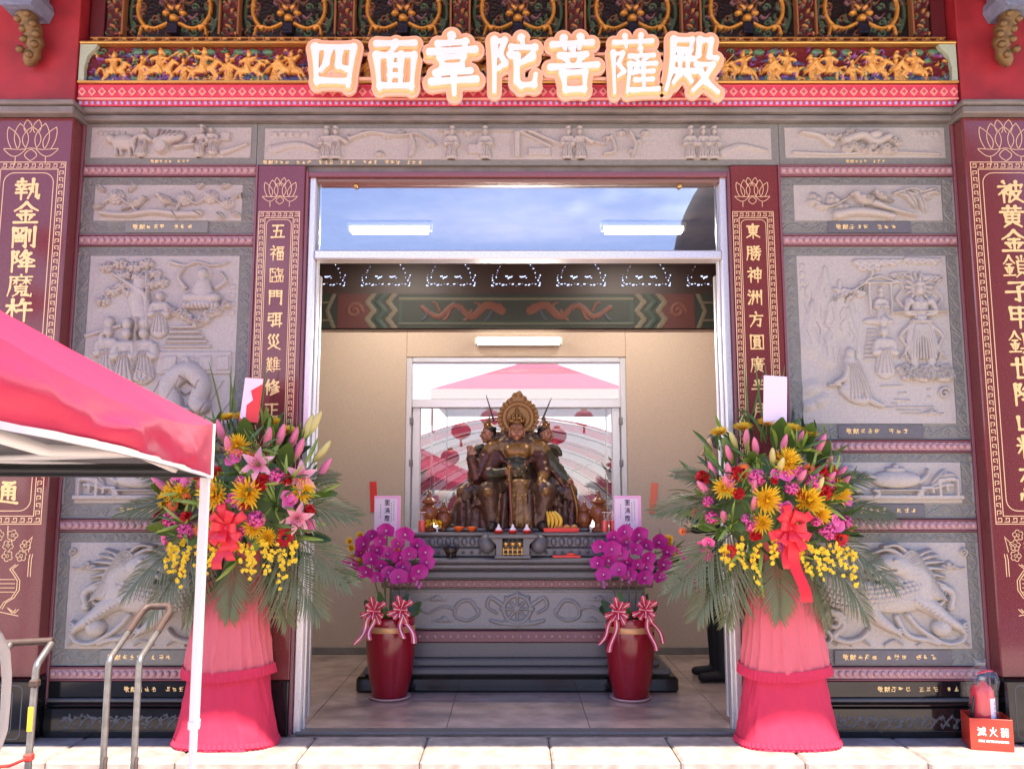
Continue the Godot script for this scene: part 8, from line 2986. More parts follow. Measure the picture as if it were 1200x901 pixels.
	# palm fronds fanning down and out
	var fr := [[-0.62, -0.35, 0.3, 0.6], [-0.55, -0.55, 0.4, 0.58], [-0.45, -0.75, 0.2, 0.5], [-0.02, -0.8, 0.65, 0.42], [0.45, -0.75, 0.2, 0.5], [0.56, -0.53, 0.4, 0.58], [0.64, -0.3, 0.3, 0.6], [0.7, 0.05, 0.25, 0.5], [-0.7, 0.08, 0.25, 0.5], [0.62, 0.3, 0.2, 0.4], [-0.62, 0.32, 0.2, 0.42]]
	for k in fr.size():
		var e: Array = fr[k]
		var d := Vector3(e[0], e[1], e[2] * 0.55).normalized()
		var b := along(d)
		# droop follows gravity: turn local -z downwards
		var down := Vector3.DOWN - d * Vector3.DOWN.dot(d)
		if down.length() > 0.05:
			var zz := -(down.normalized() * 0.8 - Vector3(0, 0, 0.6)).normalized()
			zz = (zz - d * zz.dot(d)).normalized()
			b = Basis(d.cross(zz).normalized(), d, zz)
		put(t, "palm_frond", palm_frond(k + 10 * (s + 2), e[3], 0.5), M.frond, c + Vector3(e[0] * 0.22, e[1] * 0.22 - 0.04, 0.08), b)
	# bow
	bow_parts(t, c + Vector3(0.01, -0.14, 0.3), 0.135, M.ribbon_red, null, [[0.05, 0.36, 0.02, 0.06], [-0.02, 0.2, 0.0, 0.05]] if s > 0 else [[-0.03, 0.2, 0.02, 0.05], [0.02, 0.16, 0.0, 0.045]])
	# card
	var card := group3(t, "card", c + Vector3(0.02 if s > 0 else 0.05, 0.53, 0.12), Basis(Vector3.BACK, deg_to_rad(-4)) * Basis(Vector3.RIGHT, -0.08))
	if s > 0:
		put(card, "paper", MB.new().cbox(Vector3.ZERO, Vector3(0.125, 0.26, 0.004), 0.0), M.card_white)
		put(card, "fold", MB.new().cbox(Vector3(0.0, 0.125, 0.004), Vector3(0.12, 0.012, 0.003), 0.001), M.card_white)
	else:
		put(card, "paper", MB.new().cbox(Vector3.ZERO, Vector3(0.1, 0.24, 0.004), 0.0), M.card_red)
		put(card, "white_face", MB.new().prism(PackedVector2Array([Vector2(-0.049, -0.1), Vector2(-0.018, -0.118), Vector2(-0.022, -0.03), Vector2(0.008, 0.0), Vector2(-0.01, 0.05), Vector2(0.048, 0.09), Vector2(0.048, 0.118), Vector2(-0.049, 0.118)]), 0.0025, 0.0035), M.card_white)
	put(card, "stick", MB.new().tube([Vector3(0, 0.0, -0.006), Vector3(0.0, -0.32, -0.02)], 0.003, 5), M.stem)


func skirt(t: Node3D, s: int) -> void:
	# sheer upper tier and lower red tier, both gathered cloth
	var nz := FastNoiseLite.new()
	nz.seed = 30 + s
	nz.frequency = 1.0
	var tier := func(y0: float, y1: float, r0: float, r1: float, dz: float, folds: int, amp: float, flare: float) -> PackedVector3Array:
		var pts := PackedVector3Array()
		for j in 15:
			var v := j / 14.0
			for i in 241:
				var a := -TAU * (i % 240) / 240.0
				var rr := lerpf(r0, r1, v) + flare * pow(v, 6.0)
				var fold := (1.0 - 2.0 * pow(absf(sin(0.5 * (a * folds + 1.5 * nz.get_noise_2d(cos(a) * 2.0, sin(a) * 2.0 + v * 0.7) * 3.0))), 0.6)) * amp * (0.35 + 0.65 * v)
				var sq := 1.0 + 0.1 * (1.0 - absf(cos(2.0 * a)))
				var w := (rr * sq + fold) * (1.0 + 0.05 * nz.get_noise_2d(a * 2.0, v * 2.0))
				pts.append(Vector3(cos(a) * w, lerpf(y0, y1, v), sin(a) * w * 0.62 + dz))
		return pts
	var up: PackedVector3Array = tier.call(1.08, 0.375, 0.13, 0.23, 0.02, 22, 0.0115, 0.0)
	put(t, "sheer_skirt", MB.new().grid(up, 241, 15, true), M.sheer_cloth)
	var lo: PackedVector3Array = tier.call(0.385, 0.003, 0.2, 0.262, 0.02, 5, 0.005, 0.012)
	put(t, "red_skirt", MB.new().grid(lo, 241, 15, true), M.red_cloth)
	# ruffles
	for e in [[0.385, 0.238, 0.05], [0.028, 0.268, 0.025]]:
		var pts := PackedVector3Array()
		for j in 4:
			for i in 385:
				var a := -TAU * (i % 384) / 384.0
				var sq := 1.0 + 0.1 * (1.0 - absf(cos(2.0 * a)))
				var sag := 0.014 * sin(a * 2.0 + 1.0) if e[0] > 0.1 else 0.0
				var w: float = e[1] * sq + 0.005 * sin(a * 64.0) * (j / 3.0) + 0.008 * j / 3.0
				pts.append(Vector3(cos(a) * w, e[0] + sag + 0.012 - e[2] * j / 3.0, sin(a) * w * 0.62 + 0.02))
		put(t, "ruffle", MB.new().grid(pts, 385, 4, true), M.red_cloth)


# ---------------------------------------------------------------- orchid pots beside the altar
func build_orchid_pots() -> void:
	orchid_pot(-1, Vector3(-0.815, 0, -0.86))
	orchid_pot(1, Vector3(0.722, 0, -0.84))


func orchid_pot(s: int, at: Vector3) -> void:
	var t := thing("orchid_pot", "red ceramic pot of purple orchids %s" % ("with a cellophane cone, nearest the orange bowls" if s < 0 else "trailing lilac sprays, nearest the bananas"), "potted orchid", at, 0, "red orchid pots in front of the altar")
	put(t, "saucer", MB.new().lathe([[0.0, 0.001], [0.118, 0.001], [0.134, 0.014], [0.128, 0.02], [0.112, 0.01], [0.0, 0.01]], 36), M.saucer_pink)
	put(t, "pot", MB.new().lathe([[0.0, 0.014], [0.105, 0.014], [0.112, 0.024], [0.138, 0.14], [0.154, 0.28], [0.158, 0.38], [0.154, 0.44], [0.148, 0.45], [0.152, 0.46], [0.152, 0.5], [0.142, 0.512], [0.134, 0.5], [0.13, 0.45], [0.0, 0.45]], 40), M.pot_red)
	put(t, "gold_band", MB.new().lathe([[0.1535, 0.418], [0.158, 0.424], [0.158, 0.452], [0.153, 0.458]], 40), M.old_brass)
	# foliage at the rim
	for k in 12:
		var a := TAU * k / 12 + 0.2
		put(t, "leaf", blade(0.2, 0.06, 1.5), M.leaf_dark if k % 3 else M.leaf_mid, Vector3(cos(a) * 0.06, 0.48, sin(a) * 0.06), along(Vector3(cos(a), 0.6, sin(a)), PI))
	# stems and flower trusses
	var q := RandomNumberGenerator.new()
	q.seed = 100 + s
	for k in 5:
		var x := -0.13 + k * 0.065
		var top := Vector3(x * 1.3, 0.92 + q.randf_range(-0.03, 0.06), 0.05 + q.randf_range(-0.04, 0.04))
		put(t, "stem", MB.new().tube([Vector3(x * 0.4, 0.42, 0), Vector3(x * 0.7, 0.65, -0.01), top], 0.004, 6), M.stem)
	var spots := []
	for k in 400:  # trusses packed over a dome, lower at the sides
		if spots.size() > 27:
			break
		var p := Vector3(q.randf_range(-0.24, 0.24), q.randf_range(0.76, 1.06), q.randf_range(0.04, 0.13))
		if pow(p.x / 0.25, 2) + pow((p.y - 0.9) / 0.16, 2) > 1.0:
			continue
		p.y -= 0.7 * p.x * p.x
		if spots.all(func(o): return Vector2(o.x - p.x, o.y - p.y).length() > 0.062):
			spots.append(p)
	for p in spots:
		put(t, "orchid", flower_mesh("orchid"), M.petal, p, facing(Vector3(p.x * 2.2 + q.randf_range(-0.3, 0.3), q.randf_range(-0.35, 0.15), 1.0), q.randf_range(-0.25, 0.25)) * Basis.from_scale(Vector3.ONE * q.randf_range(1.0, 1.4)))
	for k in 8:
		var p := Vector3(q.randf_range(-0.2, 0.22), q.randf_range(0.7, 0.8), 0.09)
		put(t, "bud", MB.new().ball(Vector3.ZERO, Vector3(0.01, 0.014, 0.01), Basis(), 8, 6), M.bud_mauve, p)
	# side spray of yellow blooms and greenery
	var side := -1.0 if s < 0 else 1.0
	for k in 9:
		var p := Vector3(side * (0.2 + q.randf() * 0.12), 0.78 + q.randf() * 0.25, -0.02 + q.randf() * 0.06)
		put(t, "mum", flower_mesh("mum"), M.petal, p, facing(Vector3(side * 0.4 + q.randf_range(-0.4, 0.4), 0.4, 1)) * Basis.from_scale(Vector3.ONE * 0.55))
	for k in 26:
		var a := q.randf_range(-0.5, 1.2)
		put(t, "leaf", blade(0.16, 0.018, 0.8), M.leaf_mid if k % 2 else M.frond, Vector3(side * (0.14 + q.randf() * 0.12), 0.72 + q.randf() * 0.22, -0.03 + q.randf() * 0.05), along(Vector3(side * cos(a), sin(a) - 0.3, q.randf_range(0.0, 0.6)), q.randf() * TAU))
	if s > 0:
		for k in 10:
			put(t, "small_orchid", flower_mesh("lilac_orchid"), M.petal, Vector3(0.24 + k * 0.022, 0.96 - k * k * 0.0035, 0.03 + 0.004 * k), facing(Vector3(0.4, 0.1, 1)) * Basis.from_scale(Vector3.ONE * 0.42))
	else:
		put(t, "cellophane", MB.new().lathe([[0.05, 0.44], [0.062, 0.52], [0.05, 0.58], [0.03, 0.6]], 14, Vector3(-0.09, 0.0, 0.07)), M.film)
	# striped bows on the rim
	for e in [[-0.09, 0.56, 0.12], [0.08, 0.57, 0.13]]:
		bow_parts(t, Vector3(e[0], e[1], e[2]), 0.1, M.satin_red, M.satin_white, [[e[0] * 0.6, 0.24, 0.05, 0.034], [e[0] * 1.4, 0.2, 0.03, 0.03]] if s > 0 else [[e[0] * 1.2, 0.2, 0.04, 0.034], [e[0] * 0.2, 0.17, 0.05, 0.03]])
	# printed card standing above the flowers
	var card := group3(t, "card", Vector3(-0.05 if s < 0 else 0.01, 1.15, -0.08), Basis(Vector3.UP, -0.12))
	put(card, "board", MB.new().cbox(Vector3.ZERO, Vector3(0.18, 0.26, 0.004), 0), M.card_pink)
	put(card, "face", MB.new().cbox(Vector3(-0.01 if s < 0 else -0.006, -0.006, 0.0031), Vector3(0.15, 0.235, 0.002), 0), M.card_white)
	var text := "圓滿順利"
	for k in 4:
		put(card, "character", glyph(text[k], 0.034, 0.04, 0.001, 6.0, 40), M.ink, Vector3(0.0, 0.085 - k * 0.052, 0.0042))
	for col in 3:
		var mb := tiny_marks(8 if col != 2 else 6, 0.011)
		put(card, "small_writing", mb, M.ink, Vector3([0.045, 0.028, -0.045][col], 0.09 - col * 0.01, 0.0042))
	put(card, "stick", MB.new().tube([Vector3(0, -0.1, -0.006), Vector3(0, -0.72, 0.02)], 0.004, 6), M.stem)


# a column of tiny illegible brush marks
func tiny_marks(n: int, s: float) -> MB:
	var mb := MB.new()
	for k in n:
		for q in 3:
			var x := (q - 1) * s * 0.25
			var y := -k * s * 1.5
			if q % 2 == 0:
				mb.cbox(Vector3(0, y + x, 0.0004), Vector3(s * 0.7, s * 0.14, 0.0006), 0)
			else:
				mb.cbox(Vector3(x, y, 0.0005), Vector3(s * 0.14, s * 0.8, 0.001), 0)
	return mb


# ---------------------------------------------------------------- fire extinguisher in its box
func build_extinguisher() -> void:
	var b := thing("extinguisher_box", "red metal fire extinguisher box with white lettering on the ledge", "box", Vector3(2.425, 0.0, 0.19), deg_to_rad(-14))
	var w := 0.2
	var h := 0.155
	var d := 0.17
	put(b, "front", MB.new().cbox(Vector3(0, h / 2, d / 2), Vector3(w, h, 0.004), 0.001), M.box_red)
	put(b, "back", MB.new().cbox(Vector3(0, h / 2, -d / 2), Vector3(w, h, 0.004), 0.001), M.box_red)
	for s in [-1.0, 1.0]:
		put(b, "side", MB.new().cbox(Vector3(s * (w / 2 - 0.002), h / 2, 0), Vector3(0.004, h - 0.001, d - 0.005), 0.001), M.box_red)
	put(b, "floor", MB.new().cbox(Vector3(0, 0.004, 0), Vector3(w - 0.01, 0.006, d - 0.01), 0), M.box_red)
	var text := "滅火器"
	for k in 3:
		put(b, "character", glyph(text[k], 0.04, 0.044, 0.001, 5.2, 64), M.sign_white, Vector3(-0.045 + k * 0.053, 0.092, d / 2 + 0.0022))
	var tm := TextMesh.new()
	var fnt := SystemFont.new()
	fnt.font_names = PackedStringArray(["Droid Sans"])
	fnt.font_weight = 700
	tm.font = fnt
	tm.text = "FIRE EXTINGUISHER"
	tm.font_size = 16
	tm.pixel_size = 0.00092
	tm.depth = 0.001
	put(b, "lettering", tm, M.sign_white, Vector3(0.008, 0.045, d / 2 + 0.0026))
	var e := thing("fire_extinguisher", "red fire extinguisher wrapped in clear plastic bag, standing in its red box", "fire extinguisher", Vector3(2.42, 0.008, 0.18))
	e.scale = Vector3.ONE * 0.88
	put(e, "cylinder", MB.new().lathe([[0.0, 0.0], [0.06, 0.0], [0.064, 0.008], [0.064, 0.28], [0.06, 0.31], [0.045, 0.335], [0.025, 0.345], [0.02, 0.36], [0.0, 0.36]], 32), M.extinguisher_red)
	put(e, "valve", MB.new().cbox(Vector3(0, 0.375, 0), Vector3(0.04, 0.03, 0.04), 0.006), M.steel)
	put(e, "handle", MB.new().tube([Vector3(-0.02, 0.385, 0), Vector3(0.02, 0.395, 0), Vector3(0.075, 0.38, 0)], 0.007, 8), M.black_plastic)
	put(e, "handle", MB.new().tube([Vector3(-0.02, 0.4, 0), Vector3(0.02, 0.412, 0), Vector3(0.07, 0.415, 0)], 0.006, 8), M.extinguisher_red)
	var hose := []
	for k in 9:
		var u := k / 8.0
		hose.append(Vector3(-0.02 - 0.055 * sin(u * PI * 0.6), 0.37 - u * 0.26, 0.02 * sin(u * 3.0)))
	put(e, "hose", MB.new().tube(hose, 0.009, 8), M.black_plastic)
	# white instruction label wrapped round the right front
	var pts := PackedVector3Array()
	for j in 2:
		for i in 9:
			var a := deg_to_rad(82.0 - 62.0 * i / 8.0)
			pts.append(Vector3(cos(a) * 0.0648, 0.05 + 0.22 * j, sin(a) * 0.0648))
	put(e, "label", MB.new().grid(pts, 9, 2), M.card_white)
	var mk := tiny_marks(5, 0.018)
	put(e, "label_marks", mk, M.label_blue, Vector3(0.04, 0.24, 0.0525), Basis(Vector3.UP, deg_to_rad(38)))
	# crumpled bag
	var nz := FastNoiseLite.new()
	nz.seed = 8
	nz.frequency = 7.0
	var bag := PackedVector3Array()
	var prof := [[0.072, 0.09], [0.076, 0.16], [0.078, 0.24], [0.08, 0.31], [0.083, 0.36], [0.07, 0.41], [0.035, 0.435], [0.022, 0.445], [0.035, 0.47]]
	for k in prof.size():
		for i in 41:
			var a := -TAU * (i % 40) / 40.0
			var r: float = prof[k][0] * (1.0 + 0.16 * nz.get_noise_3d(cos(a) * 0.3, prof[k][1] * 1.4, sin(a) * 0.3) + (0.2 * maxf(0.0, cos(a)) if k == 5 or k == 4 else 0.0))
			bag.append(Vector3(cos(a) * r, prof[k][1] + 0.01 * nz.get_noise_2d(a * 0.2, k), sin(a) * r))
	put(e, "plastic_bag", MB.new().grid(bag, 41, prof.size(), true), M.film)


# ---------------------------------------------------------------- person standing inside, behind the right-hand flowers
func build_person() -> void:
	var t := thing("person", "person in dark jacket, black trousers and black shoes standing inside the doorway", "person", Vector3(1.475, 0.0, -1.42), deg_to_rad(-90))
	var S := Solid.new(Vector3(-0.36, -0.005, -0.26), Vector3(0.36, 1.52, 0.34), 0.0135)
	# 0 jacket, 1 trousers, 2 shoe, 3 skin
	S.pal = [Color(0.02, 0.022, 0.022), Color(0.009, 0.009, 0.01), Color(0.012, 0.011, 0.011), Color(0.42, 0.23, 0.15)]
	for e in [-1.0, 1.0]:
		S.cap(Vector3(e * 0.1, 0.86, 0), Vector3(e * 0.1, 0.48, 0.045), 0.095, 0.068, 1, 0.03)
		S.cap(Vector3(e * 0.1, 0.48, 0.045), Vector3(e * 0.1, 0.09, 0.04), 0.066, 0.052, 1, 0.02)
		S.cap(Vector3(e * 0.1, 0.045, 0.02), Vector3(e * 0.11, 0.035, 0.19), 0.042, 0.034, 2, 0.015, Vector3(1.05, 0.9, 1))
		S.cap(Vector3(e * 0.19, 1.38, -0.01), Vector3(e * 0.25, 1.1, 0.0), 0.068, 0.056, 0, 0.03)
		S.cap(Vector3(e * 0.25, 1.1, 0.0), Vector3(e * 0.08, 1.05, 0.2), 0.054, 0.04, 0, 0.02)
		S.ball(Vector3(e * 0.045, 1.05, 0.225), 0.036, 3, 0.012, Vector3(1, 0.9, 0.8))
		for k in 4:
			S.cap(Vector3(e * 0.03, 1.075 - k * 0.018, 0.245), Vector3(-e * 0.015, 1.07 - k * 0.018, 0.262), 0.0095, 0.0085, 3, 0.004)
		S.cap(Vector3(e * 0.04, 1.075, 0.225), Vector3(e * 0.012, 1.1, 0.245), 0.01, 0.009, 3, 0.004)
	S.cap(Vector3(0, 0.9, 0), Vector3(0, 1.12, 0), 0.15, 0.14, 0, 0.03, Vector3(1.05, 1, 0.78))
	S.cap(Vector3(0, 1.12, 0), Vector3(0, 1.36, -0.01), 0.145, 0.15, 0, 0.03, Vector3(1.1, 1, 0.72))
	S.cap(Vector3(-0.1, 0.86, 0), Vector3(0.1, 0.86, 0), 0.115, 0.115, 0, 0.03, Vector3(1, 0.9, 0.9))
	S.cap(Vector3(0, 1.42, 0), Vector3(0, 1.5, 0.01), 0.055, 0.052, 3, 0.02)
	put(t, "body", S.into(MB.new()), M.person_cloth)
	var H := Solid.new(Vector3(-0.11, -0.15, -0.13), Vector3(0.11, 0.15, 0.14), 0.0048)
	H.pal = [Color(0.45, 0.25, 0.17), Color(0.012, 0.01, 0.009), Color(0.36, 0.1, 0.08), Color(0.6, 0.58, 0.55)]
	H.ball(Vector3(0, 0.035, -0.01), 0.092, 0, 0.01, Vector3(0.84, 1.05, 1.0))
	H.ball(Vector3(0, -0.035, 0.025), 0.07, 0, 0.03, Vector3(0.86, 1.0, 0.86))
	H.ball(Vector3(0, -0.088, 0.05), 0.03, 0, 0.02)
	H.cap(Vector3(0, -0.07, -0.02), Vector3(0, -0.14, -0.02), 0.055, 0.055, 0, 0.02)
	H.cap(Vector3(0, 0.022, 0.085), Vector3(0, -0.02, 0.104), 0.009, 0.014, 0, 0.01)
	for e in [-1.0, 1.0]:
		H.ball(Vector3(e * 0.032, 0.012, 0.078), 0.011, 3, 0.003, Vector3(1.3, 0.75, 0.7))
		H.ball(Vector3(e * 0.032, 0.011, 0.086), 0.0055, 1, 0.001)
		H.cap(Vector3(e * 0.015, 0.034, 0.086), Vector3(e * 0.05, 0.036, 0.072), 0.005, 0.004, 1, 0.002)
		H.cap(Vector3(e * 0.083, 0.02, -0.008), Vector3(e * 0.081, -0.025, 0.0), 0.014, 0.012, 0, 0.008)
	H.cap(Vector3(-0.02, -0.052, 0.082), Vector3(0.02, -0.052, 0.082), 0.007, 0.007, 2, 0.004)
	put(t, "head", H.into(MB.new()), M.person_cloth, Vector3(0, 1.6, 0.015))
	var R := Solid.new(Vector3(-0.12, -0.1, -0.14), Vector3(0.12, 0.16, 0.12), 0.006)
	R.ball(Vector3(0, 0.05, -0.018), 0.1, 0, 0.01, Vector3(0.87, 1.0, 1.0))
	R.ball(Vector3(0, 0.0, -0.06), 0.075, 0, 0.02, Vector3(1.0, 1.1, 0.75))
	R.dent(Vector3(0, -0.02, 0.1), Vector3(0, 0.03, 0.11), 0.085)
	put(t, "hair", R.into(MB.new()), M.black_plastic, Vector3(0, 1.602, 0.012))


# ---------------------------------------------------------------- red pop-up tent at the left
func build_tent() -> void:
	var t := thing("canopy_tent", "red pop-up canopy tent with white piping and white pole, standing before the left wall", "tent")
	var a := 0.2256
	var d1 := Vector3(sin(0.222), 0, cos(0.222))  # side running towards the photographer
	var d2 := Vector3(-cos(0.222), 0, sin(0.222))  # far side, to the left
	var c0 := Vector3(-1.075, 0, 1.84)
	var y_top := 1.288 + 0.245
	var y_hem := 1.288 + 0.056
	var L := 3.0
	var apex := c0 + (d1 + d2) * L * 0.5 + Vector3(0, y_top + 0.92, 0)
	var nz := FastNoiseLite.new()
	nz.seed = 4
	nz.frequency = 1.3
	var corners := [c0, c0 + d1 * L, c0 + (d1 + d2) * L, c0 + d2 * L]
	for k in 4:
		var p: Vector3 = corners[k]
		var q: Vector3 = corners[(k + 1) % 4]
		var out := (q - p).normalized().cross(Vector3.UP) * -1.0
		# roof face
		var pts := PackedVector3Array()
		var nv := 13
		var nu := 41
		for j in nv:
			var v := float(j) / (nv - 1)
			for i in nu:
				var u := float(i) / (nu - 1)
				var e := p.lerp(q, u) + Vector3(0, y_top - 0.075 * pow(sin(PI * u), 0.8), 0)
				var r := e.lerp(apex, v)
				r.y -= 0.06 * sin(PI * v) + 0.05 * sin(PI * u) * v * (1 - v)
				r += Vector3(0, 0.012 * nz.get_noise_2d(u * 3.0 + k * 7.0, v * 3.0) * sin(PI * u) * 4.0 * v * (1.0 - v), 0)
				pts.append(r)
		put(t, "roof_panel", MB.new().grid(pts, nu, nv), M.tent_cloth)
		for i in pts.size():
			pts[i] += Vector3(0, -0.012, 0)
		put(t, "roof_lining", MB.new().grid(pts, nu, nv), M.tent_lining)
		# valance: outer cloth, grey lining, white tape
		var val := PackedVector3Array()
		var lin_ := PackedVector3Array()
		var tape := PackedVector3Array()
		for j in 9:
			var v := j / 8.0
			for i in 81:
				var u := i / 80.0
				var lift := 0.022 * pow(sin(PI * clampf(u * 0.9, 0, 1)), 1.0)
				var y := lerpf(y_hem + lift, y_top - 0.075 * pow(sin(PI * u), 0.8), v)
				var wob := 0.075 * nz.get_noise_2d(u * 2.6 + 20.0 + k * 9.0, v * 0.9 + u * 1.6) * (1.0 - v) * (0.2 + 0.8 * minf(v * 3.0, 1.0)) * sin(PI * clampf(u * 1.02, 0, 1)) + 0.02 * sin(PI * v) * sin(PI * u)
				val.append(p.lerp(q, u) + Vector3(0, y, 0) + out * wob)
				lin_.append(p.lerp(q, u) + Vector3(0, y, 0) + out * (wob - 0.012))
				if j < 2:
					tape.append(p.lerp(q, u) + Vector3(0, y_hem + lift + (0.008 if j == 1 else -0.002), 0) + out * (wob + 0.004))
		put(t, "valance", MB.new().grid(val, 81, 9), M.tent_cloth)
		put(t, "valance_lining", MB.new().grid(lin_, 81, 9), M.tent_lining)
		put(t, "piping", MB.new().grid(tape, 81, 2), M.white_tape)
		put(t, "piping", MB.new().tube([p + Vector3(0, y_top - 0.002, 0) + out * 0.004, p + Vector3(0, y_hem, 0) + out * 0.004], 0.0045, 6), M.white_tape)
		# poles with an inner leg, scissor trusses
		var ins := (apex - p)
		ins.y = 0
		ins = ins.normalized() * 0.022
		var foot := p + ins
		put(t, "pole", MB.new().cbox(Vector3(0, (y_top + 0.55) / 2 - 0.02, 0), Vector3(0.031, y_top - 0.55, 0.031), 0.003), M.white_metal, foot, Basis(Vector3.UP, 0.222))
		put(t, "lower_pole", MB.new().cbox(Vector3(0, 0.14, 0), Vector3(0.024, 1.0, 0.024), 0.003), M.white_metal, foot, Basis(Vector3.UP, 0.222))
		put(t, "pole_clip", MB.new().cbox(Vector3(0, 0.535, 0), Vector3(0.037, 0.03, 0.037), 0.004), M.white_metal, foot, Basis(Vector3.UP, 0.222))
		put(t, "foot", MB.new().cbox(Vector3(0, -0.357, 0), Vector3(0.08, 0.006, 0.08), 0.001), M.steel, foot, Basis(Vector3.UP, 0.222))
		var inner := (apex - p.lerp(q, 0.5))
		inner.y = 0
		inner = inner.normalized() * 0.1
		if k == 3 or k == 2:
			put(t, "black_bar", MB.new().tube([p + inner + Vector3(0, y_hem + 0.022, 0), q + inner + Vector3(0, y_hem + 0.022, 0)], 0.023, 8), M.black_plastic)
		for z in 2:
			var m0: Vector3 = p.lerp(q, z * 0.5) + inner
			var m1: Vector3 = p.lerp(q, z * 0.5 + 0.5) + inner
			put(t, "truss", MB.new().tube([m0 + Vector3(0, y_hem + 0.085, 0), m1 + Vector3(0, y_hem + 0.02, 0)], 0.011, 6), M.white_metal)
			put(t, "truss", MB.new().tube([m0 + Vector3(0, y_hem + 0.02, 0), m1 + Vector3(0, y_hem + 0.085, 0)], 0.011, 6), M.white_metal)
		put(t, "rafter", MB.new().tube([p + Vector3(0, y_top - 0.1, 0) + ins, apex - Vector3(0, 0.26, 0)], 0.012, 6), M.white_metal)


# ---------------------------------------------------------------- folding platform trolleys
func build_trolleys() -> void:
	var a := thing("platform_trolley", "steel platform trolley with bent brown-gripped handle in front of the stone beast panel", "trolley", Vector3(-1.62, -0.36, 1.15), 0, "folded platform trolleys")
	trolley(a, 0.062, true)
	var b := thing("platform_trolley", "steel platform trolley with yellow sticker on its handle, tied with red cord", "trolley", Vector3(-1.95, -0.36, 1.4), 0, "folded platform trolleys")
	trolley(b, 0.08, false)
	# thick white rope hanging at the edge of the picture
	var path := []
	for e in [[-1.83, 0.845], [-1.79, 0.81], [-1.762, 0.76], [-1.75, 0.68], [-1.748, 0.58], [-1.75, 0.5], [-1.765, 0.45], [-1.8, 0.41], [-1.84, 0.4], [-1.88, 0.43], [-1.9, 0.52], [-1.9, 0.68], [-1.885, 0.8], [-1.86, 0.85], [-1.83, 0.845]]:
		path.append(Vector3(e[0], e[1], 1.8))
	var c := Curve3D.new()
	for k in path.size():
		c.add_point(path[k], (path[maxi(k - 1, 0)] - path[mini(k + 1, path.size() - 1)]) / 6.0, (path[mini(k + 1, path.size() - 1)] - path[maxi(k - 1, 0)]) / 6.0)
	var pp := []
	var l := c.get_baked_length()
	for k in 90:
		pp.append(c.sample_baked(l * k / 89.0))
	var r := thing("white_rope", "coil of thick white rope hanging from a tent pole hook", "rope")
	put(r, "coil", MB.new().tube(pp, 0.0135, 8), M.rope)
	var p2 := []
	for q in pp:
		p2.append(q + Vector3(-0.02, -0.02, -0.03))
	put(r, "coil", MB.new().tube(p2, 0.0135, 8), M.rope)
	put(r, "hanger", MB.new().tube([Vector3(-1.85, 0.85, 1.79), Vector3(-1.9, 1.1, 1.8), Vector3(-2.2, 1.36, 1.95)], 0.005, 6), M.rope)


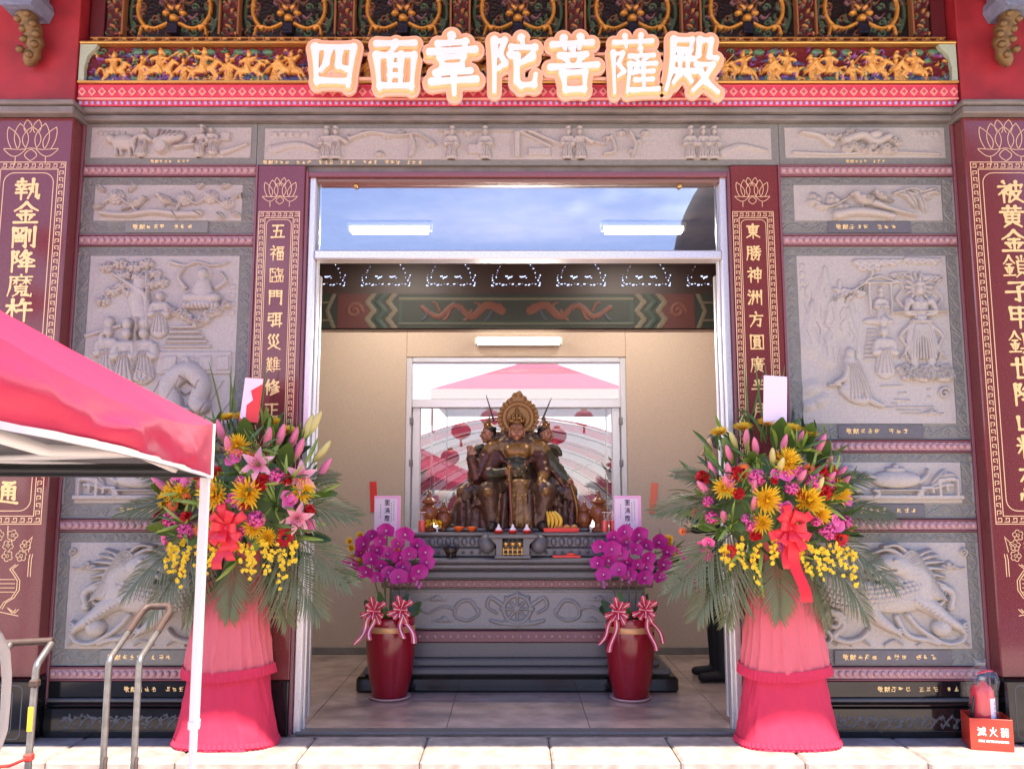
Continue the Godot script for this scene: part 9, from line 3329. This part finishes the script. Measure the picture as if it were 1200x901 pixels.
func trolley(t: Node3D, hw: float, grip: bool) -> void:
	put(t, "deck", MB.new().cbox(Vector3(0, 0.16, 0.3), Vector3(hw * 2 + 0.12, 0.03, 0.62), 0.008), M.steel)
	for sx in [-1.0, 1.0]:
		for sz in [0.06, 0.54]:
			var w := group3(t, "wheel", Vector3(sx * (hw + 0.03), 0.05, sz))
			put(w, "tyre", MB.new().tube([Vector3(-0.014, 0, 0), Vector3(0.014, 0, 0)], 0.05, 20), M.dark_rubber)
			put(w, "fork", MB.new().cbox(Vector3(0, 0.062, 0), Vector3(0.034, 0.06, 0.04), 0.004), M.steel)
	# handle: two uprights that kink back and meet in a bow
	var path := []
	if grip:
		for e in [[-hw, 0.175, 0.05], [-hw, 0.6, 0.05], [-hw, 0.96, 0.05], [-hw, 0.985, 0.035], [-hw, 1.06, -0.11], [-hw, 1.13, -0.24], [-hw + 0.012, 1.148, -0.262], [-hw + 0.03, 1.152, -0.27], [hw - 0.03, 1.152, -0.27], [hw - 0.012, 1.148, -0.262], [hw, 1.13, -0.24], [hw, 1.06, -0.11], [hw, 0.985, 0.035], [hw, 0.96, 0.05], [hw, 0.6, 0.05], [hw, 0.175, 0.05]]:
			path.append(Vector3(e[0], e[1], e[2]))
		put(t, "handle", MB.new().tube(path, 0.0135, 10), M.steel)
		var g := []
		for e in path.slice(4, 12):
			g.append(e)
		put(t, "grip", MB.new().tube(g, 0.0152, 10), M.rust_steel)
	else:
		for s in [-1.0, 1.0]:
			put(t, "upright", MB.new().tube([Vector3(s * hw, 0.175, 0.02), Vector3(s * hw, 0.98, 0.0), Vector3(s * hw, 1.0, -0.01), Vector3(s * hw, 1.06, -0.1)], 0.0135, 10), M.steel)
			put(t, "collar", MB.new().cbox(Vector3(s * hw, 0.55, 0.008), Vector3(0.036, 0.04, 0.036), 0.006), M.rust_steel)
			put(t, "collar", MB.new().cbox(Vector3(s * hw, 0.93, 0.002), Vector3(0.034, 0.03, 0.034), 0.006), M.rust_steel)
		put(t, "cross_bar", MB.new().tube([Vector3(-hw - 0.02, 1.062, -0.1), Vector3(hw + 0.004, 1.07, -0.105)], 0.014, 10), M.rust_steel)
		put(t, "sticker", MB.new().cbox(Vector3(hw, 0.8, 0.018), Vector3(0.02, 0.09, 0.004), 0.001), M.sticker_yellow)
		put(t, "red_cord", MB.new().tube([Vector3(hw + 0.004, 0.66, 0.02), Vector3(hw - 0.06, 0.635, 0.03), Vector3(-hw, 0.625, 0.02)], 0.006, 6), M.card_red)
		put(t, "red_cord", MB.new().cbox(Vector3(hw, 0.66, 0.009), Vector3(0.033, 0.03, 0.033), 0.006), M.card_red)
	for s in [-1.0, 1.0]:
		put(t, "hinge", MB.new().cbox(Vector3(s * hw, 0.26, 0.06), Vector3(0.022, 0.2, 0.03), 0.004), M.rust_steel, Vector3.ZERO, Basis(Vector3.RIGHT, 0.0))
		put(t, "brace", MB.new().tube([Vector3(s * hw + 0.012, 0.6, 0.055), Vector3(s * hw + 0.05, 0.19, 0.16)], 0.008, 6), M.rust_steel)
